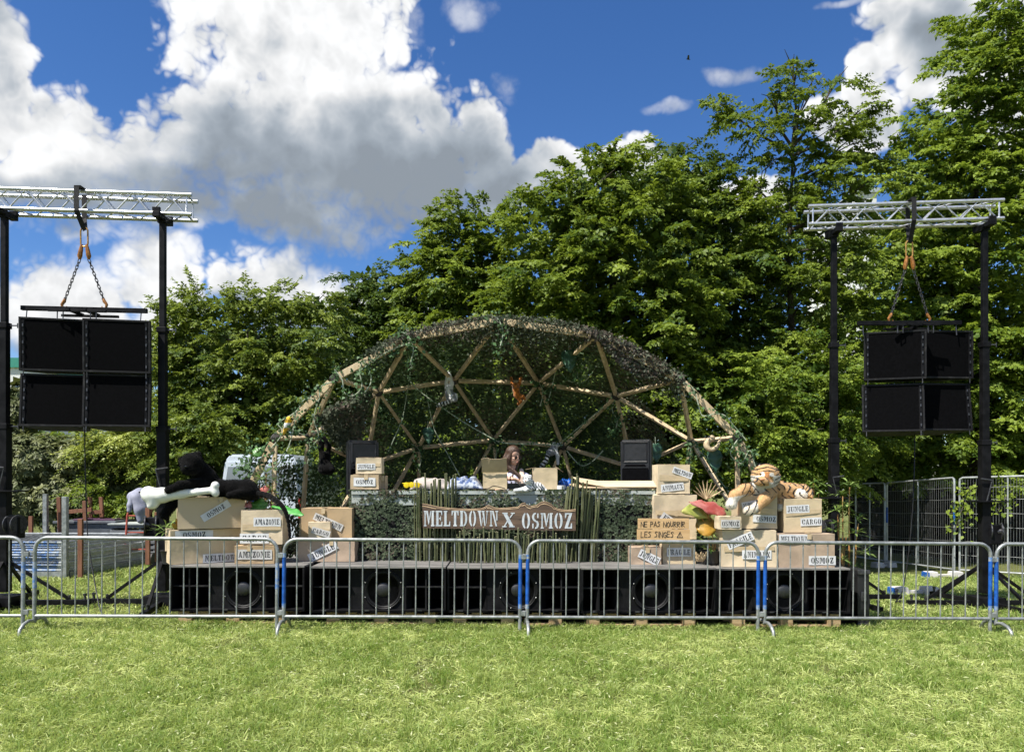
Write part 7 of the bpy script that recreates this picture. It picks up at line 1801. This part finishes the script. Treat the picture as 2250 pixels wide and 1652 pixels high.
# ------------------------------------------------------------------ left: stacked fence panels on a rack
ca = R(8); C0 = Vector((-7.02, 12.3, G(-7, 12.3))); e1 = Vector((-1, .03, 0)).normalized(); e2 = Vector((.14, 1, 0)).normalized()
rk = empty('panel_rack', C0, 'steel transport rack with upright posts under the stacked fence panels', 'rack')
LP, WP = 3.5, 2.0
for a, b in ((Vector((0, 0, 0)), e1 * LP), (e2 * WP, e1 * LP + e2 * WP)): MB().bar(C0 + a + Vector((0, 0, .05)), C0 + b + Vector((0, 0, .05)), .08, .09).build('base_rail', 'galvanised', rk, world=True)
for a, b in ((Vector((0, 0, 0)), e2 * WP), (e1 * LP, e1 * LP + e2 * WP)): MB().bar(C0 + a + Vector((0, 0, .05)), C0 + b + Vector((0, 0, .05)), .079, .088).build('base_rail', 'galvanised', rk, world=True)
for p, h in ((Vector((0, -.07, 0)), 1.28), (e2 * (WP + .07), 1.28), (e1 * 1.9 + e2 * (WP + .07), 1.28), (e1 * LP, 1.28), (e1 * LP + e2 * WP, 1.28)):
    MB().box(tuple(C0 + p + Vector((0, 0, h / 2))), (.075, .075, h), bev=.006).build('post', 'galvanised', rk, world=True)
def make_flat():
    root = empty('stacked_mesh_fence', (0, 0, 0), '', 'fence panel', 'mesh fence panels stacked flat on the left')
    c = [Vector((0, 0, 0)), e1 * LP, e1 * LP + e2 * WP, e2 * WP]
    MB().tube(c, .0185, 8, closed=True).build('frame_tube', 'galv_bright', root, smooth=True)
    m = MB()
    for i in range(1, 30): m.bar(e1 * (LP * i / 30), e1 * (LP * i / 30) + e2 * WP, .005, .005)
    for i in range(1, 10): m.bar(e2 * (WP * i / 10), e1 * LP + e2 * (WP * i / 10), .006, .006)
    o = m.build('wires', 'wire', root); o['kind'] = 'stuff'
    MB().tube([e1 * (LP * .5), e1 * (LP * .5) + e2 * WP], .015, 6).build('middle_post', 'galvanised', root, smooth=True)
    return root
fp0 = make_flat(); NP_ = 12
ords = ['lowest', 'second lowest', 'third lowest', 'fourth lowest', 'fifth lowest', 'sixth lowest', 'sixth from the top', 'fifth from the top', 'fourth from the top', 'third from the top', 'second from the top', 'topmost']
for i in range(NP_):
    o = fp0 if i == 0 else copy_tree(fp0)
    o.location = C0 + Vector((random.uniform(-.03, .02), random.uniform(-.02, .03), .118 + i * .0395)); o.rotation_euler = (0, 0, random.uniform(-.008, .008)); o['label'] = f'{ords[i]} mesh fence panel in the flat stack on the left'
    if i % 3 != 1: MB().tube([e1 * .15, e1 * (.6 + .9 * random.random())], .0195, 8).build('painted_band', 'blue_overspray', o, smooth=True)

# brown trestle frames
mat('brown_wood', (.15, .060, .030), .7, 0, col2=(.22, .095, .05), vscale=6, stretch=(3, 3, .5))
def trestle(label, posts, rails, d):
    c = P(posts[0][0], 1200, d); root = empty('wooden_trestle', (c.x, d, 0), label, 'trestle', 'brown wooden trestle frames on the left')
    for (x, y0, x2, y1, dd) in posts: MB().bar(P(x, y0, d + dd), P(x2, y1, d + dd), .07, .05, up=(0, 1, 0), bev=.004).build('leg', 'brown_wood', root, world=True)
    for (x, y, x2, y2, dd) in rails: MB().bar(P(x, y, d + dd), P(x2, y2, d + dd), .05, .075, up=(0, 0, 1), bev=.004).build('rail', 'brown_wood', root, world=True)
trestle('brown wooden trestle with slanting legs behind the stacked fence panels', [(129, 1092, 135, 1215, 0), (198, 1092, 202, 1215, .7), (222, 1092, 228, 1200, 0.5), (186, 1100, 190, 1205, .3)], [(131, 1126, 202, 1120, 0.02), (200, 1126, 226, 1124, .4)], 14.6)
trestle('thin brown plank standing against the front of the panel stack', [(177, 1140, 177, 1268, 0)], [(176, 1150, 179, 1150, .05)], 12.15)
trestle('short brown post left of the grey rack post', [(68, 1134, 68, 1190, 0)], [(66, 1150, 70, 1150, .06)], 14.5)
trestle('brown post beside the bone behind the boxes', [(325, 1115, 325, 1240, 0), (345, 1125, 346, 1240, .1)], [(325, 1150, 346, 1150, .05)], 13.0)
# grey bin and crate trolley
mat('grey_plastic', (.10, .11, .125), .5, 0, var=.12, vscale=8)
mat('crate_grey', (.16, .17, .18), .55, 0, var=.15, vscale=8)
mat('purple', (.08, .03, .07), .6, 0)
gb = at(210, 15.2); gbn = empty('plastic_tub', gb, 'dark grey plastic tub behind the brown trestle', 'tub')
MB().box((gb.x, 15.2, gb.z + .36), (1.05, .7, .70), taper=1.06, bev=.03).build('tub_body', 'grey_plastic', gbn, world=True)
MB().box((gb.x, 15.2, gb.z + .725), (1.2, .82, .05), bev=.012).build('tub_rim', 'grey_plastic', gbn, world=True)
MB().box((gb.x + .1, 15.2, gb.z + .765), (.8, .5, .035), bev=.01).build('lid', 'purple', gbn, world=True)
cr_ = at(308, 15.0); crt = empty('crate_trolley', cr_, 'grey slatted plastic crate on white wheels beside the panel stack', 'crate')
bx, by, bz = cr_.x, 15.0, cr_.z
MB().box((bx, by, bz + .17), (.86, .6, .04), bev=.01).build('crate_floor', 'crate_grey', crt, world=True)
for z in (.26, .36, .46, .56, .66): 
    for sy in (-1, 1): MB().box((bx, by + sy * .29, bz + z), (.86, .022, .055), bev=.004).build('slat', 'crate_grey', crt, world=True)
    for sx in (-1, 1): MB().box((bx + sx * .42, by, bz + z), (.022, .556, .055), bev=.004).build('slat', 'crate_grey', crt, world=True)
for sx in (-1, -.33, .33, 1):
    for sy in (-1, 1): MB().box((bx + sx * .405, by + sy * .275, bz + .43), (.035, .035, .52), bev=.004).build('corner_post', 'crate_grey', crt, world=True)
MB().box((bx, by, bz + .705), (.92, .66, .03), bev=.006).build('rim', 'white_board', crt, world=True)
for sx in (-1, 0, 1):
    for sy in (-1, 1): MB().lathe([(.02, -.02), (.07, -.02), (.07, .02), (.02, .02)], 14, Matrix.Translation((bx + sx * .36, by + sy * .24, bz + .072)) @ Matrix.Rotation(R(90), 4, 'X')).build('wheel', 'white_board', crt, world=True, smooth=True)
# hand truck with a jacket hung on it
mat('jacket_grey', (.22, .23, .30), .9, 0, col2=(.30, .31, .38), vscale=6, bump=.4, bscale=10)
mat('red_steel', (.30, .06, .035), .5, 0)
ht = at(298, 13.9); htr = empty('hand_truck', ht, 'red steel hand truck left of the bone', 'hand truck')
for s in (-.2, .2): MB().tube([(ht.x + s, 13.9, ht.z + .12), (ht.x + s, 14.0, ht.z + .9), (ht.x + s + .05, 14.1, ht.z + 1.22), (ht.x + s + .1, 14.16, ht.z + 1.26)], .018, 8).build('side_tube', 'red_steel', htr, world=True, smooth=True)
for z in (.3, .6, .9): MB().tube([(ht.x - .2, 13.92 + z * .1, ht.z + z), (ht.x + .2, 13.92 + z * .1, ht.z + z)], .014, 6).build('cross_tube', 'red_steel', htr, world=True)
for s in (-.26, .26): MB().lathe([(.03, -.03), (.12, -.03), (.12, .03), (.03, .03)], 16, Matrix.Translation((ht.x + s, 13.98, ht.z + .12)) @ Matrix.Rotation(R(90), 4, 'Y')).build('wheel', 'plant_pot', htr, world=True, smooth=True)
jk = empty('jacket', P(300, 1120, 13.8), 'grey blue jacket hung over the hand truck left of the bone', 'jacket')
jq = chain([P(292, 1092, 13.8), P(308, 1086, 13.85), P(318, 1098, 13.85)], [.10, .11, .09]) + chain([P(300, 1095, 13.78), P(308, 1120, 13.76), P(310, 1142, 13.76)], [.11, .10, .07]) + chain([P(318, 1100, 13.8), P(322, 1125, 13.8)], [.07, .05])
plush('jacket_cloth', jq, .018, 'jacket_grey', jk, .04); plush('sleeve', chain([P(290, 1095, 13.74), P(286, 1110, 13.70), P(284, 1122, 13.68)], [.06, .05, .04]), .014, 'jacket_grey', jk, .03)

# ------------------------------------------------------------------ white van behind the dome
mat('van_white', (.55, .60, .66), .28, 0, var=.05, vscale=3, spec=.6)
mat('van_glass', (.16, .19, .23), .06, 0, var=.1, vscale=3, spec=.9)
mat('rubber', (.015, .015, .015), .8, 0); mat('tail_red', (.45, .02, .02), .2, 0); mat('van_blue', (.02, .12, .45), .3, 0)
vx = (602 - 1125) * 15.0 / F; van = empty('delivery_van', (vx, 15.0, 0), 'white delivery van parked behind the left side of the dome', 'van')
prof = [(-.97, .35), (.97, .35), (.99, 1.0), (.95, 1.35), (.84, 1.98), (.72, 2.10), (-.72, 2.10), (-.84, 1.98), (-.95, 1.35), (-.99, 1.0)]
m = MB().prism([(vx + x, z) for x, z in prof], 15.0, 19.4); me = m.mesh('van_body'); bm = bmesh.new(); bm.from_mesh(me); bmesh.ops.bevel(bm, geom=[e for e in bm.edges], offset=.04, segments=2, affect='EDGES'); bm.to_mesh(me); bm.free(); addobj('van_body', me, 'van_white', van, world=True)
for s in (-1, 1):
    dr = MB().prism([(vx + s * .02, .50), (vx + s * .90, .50), (vx + s * .90, 1.30), (vx + s * .78, 1.95), (vx + s * .02, 1.95)][::s], 14.965, 14.998).build('rear_door', 'van_white', van, world=True)
    MB().prism([(vx + s * .10, 1.32), (vx + s * .84, 1.32), (vx + s * .74, 1.86), (vx + s * .10, 1.86)][::s], 14.950, 14.963).build('window', 'van_glass', dr).location = (0, 0, 0)
    MB().box((vx + s * .945, 14.97, 1.05), (.06, .05, .42), bev=.01).build('tail_light', 'tail_red', van, world=True)
    MB().lathe([(.1, -.1), (.33, -.1), (.33, .1), (.1, .1)], 20, Matrix.Translation((vx + s * .88, 16.0, .33)) @ Matrix.Rotation(R(90), 4, 'Y')).build('wheel', 'rubber', van, world=True, smooth=True)
MB().box((vx, 14.92, .42), (1.9, .12, .16), bev=.03).build('bumper', 'rubber', van, world=True)
MB().box((vx + .2, 14.955, .80), (.52, .01, .11)).build('number_plate', 'white_board', van, world=True)
MB().prism([(vx - .30, 1.18), (vx + .12, 1.18), (vx - .05, 1.30)], 14.940, 14.948).build('emblem', 'van_blue', van, world=True)
van.location = ((572 - 1125) * 15.0 / F, 15.0, 0); van.scale = (.82, 1, 1)
ms = P(488, 1012, 16.8); bk = empty('roll_container', (ms.x, 16.8, 0), 'dark blue slatted roll container left of the white van', 'container')
MB().box((ms.x, 16.9, .95), (.52, .5, 1.9 - .0), bev=.02).build('container_body', 'case_black', bk, world=True)
mat('navy', (.015, .02, .06), .5, 0)
for k in range(7): MB().box((ms.x - .35, 16.6, 1.15 + k * .11), (.42, .03, .05)).build('slat', 'navy', bk, world=True)
for s in (-.56, -.14): MB().box((ms.x + s, 16.62, .95), (.03, .03, 1.85)).build('post', 'navy', bk, world=True)

# ------------------------------------------------------------------ far buildings
mat('render_white', (.62, .63, .62), .85, 0, var=.06, vscale=1); mat('green_fascia', (.03, .22, .16), .5, 0, var=.08, vscale=1); mat('far_glass', (.10, .14, .18), .1, 0, spec=.8); mat('metal_roof', (.42, .45, .48), .4, .3, var=.06, vscale=1)
def building(name, px0, px1, ytop, yf, d, label, fascia, rows, colsn):
    a, b = P(px0, ytop, d), P(px1, ytop, d); H = a.z; w = b.x - a.x; root = empty(name, ((a.x + b.x) / 2, d, 0), label, 'building')
    fh = (yf - ytop) * d / F
    MB().box(((a.x + b.x) / 2, d + 6, (H - fh) / 2), (w, 12, H - fh)).build('wall', 'render_white', root, world=True)
    MB().box(((a.x + b.x) / 2, d + 6, H - fh / 2), (w + .4, 12.4, fh)).build('fascia', fascia, root, world=True)
    for r in range(rows):
        for c in range(colsn):
            wx = a.x + w * (c + .5) / colsn; wz = 1.2 + (H - fh - 1.6) * (r + .5) / rows
            f = MB().box((wx, d - .03, wz), (w / colsn * .62, .08, (H - fh - 1.6) / rows * .55)).build('window', 'metal_roof', root, world=True)
            MB().box((wx, d - .075, wz), (w / colsn * .54, .02, (H - fh - 1.6) / rows * .47)).build('pane', 'far_glass', f).location = (0, 0, 0)
    return root
building('office_building', -160, 62, 787, 808, 55, 'white building with a green roof band at the left edge', 'green_fascia', 3, 5)
rb_ = building('office_building', 1884, 1926, 414, 424, 70, 'pale building glimpsed through the trees above the right truss', 'metal_roof', 9, 3)
# a bird in the sky
bd2 = empty('bird', P(1512, 131, 60), 'tiny dark bird flying in the blue sky', 'bird'); c = P(1512, 131, 60)
plush('body', chain([c + Vector((-.14, 0, .02)), c, c + Vector((.16, 0, -.03))], [.02, .045, .02]), .012, 'glossy_black', bd2, .03)
for s in (-1, 1): MB().add([c + Vector((-.08, 0, .03)), c + Vector((.1, 0, .02)), c + Vector((.02, -s * .32, .16)), c + Vector((-.10, -s * .28, .15))], [(0, 1, 2, 3)]).build('wing', 'glossy_black', bd2, world=True)
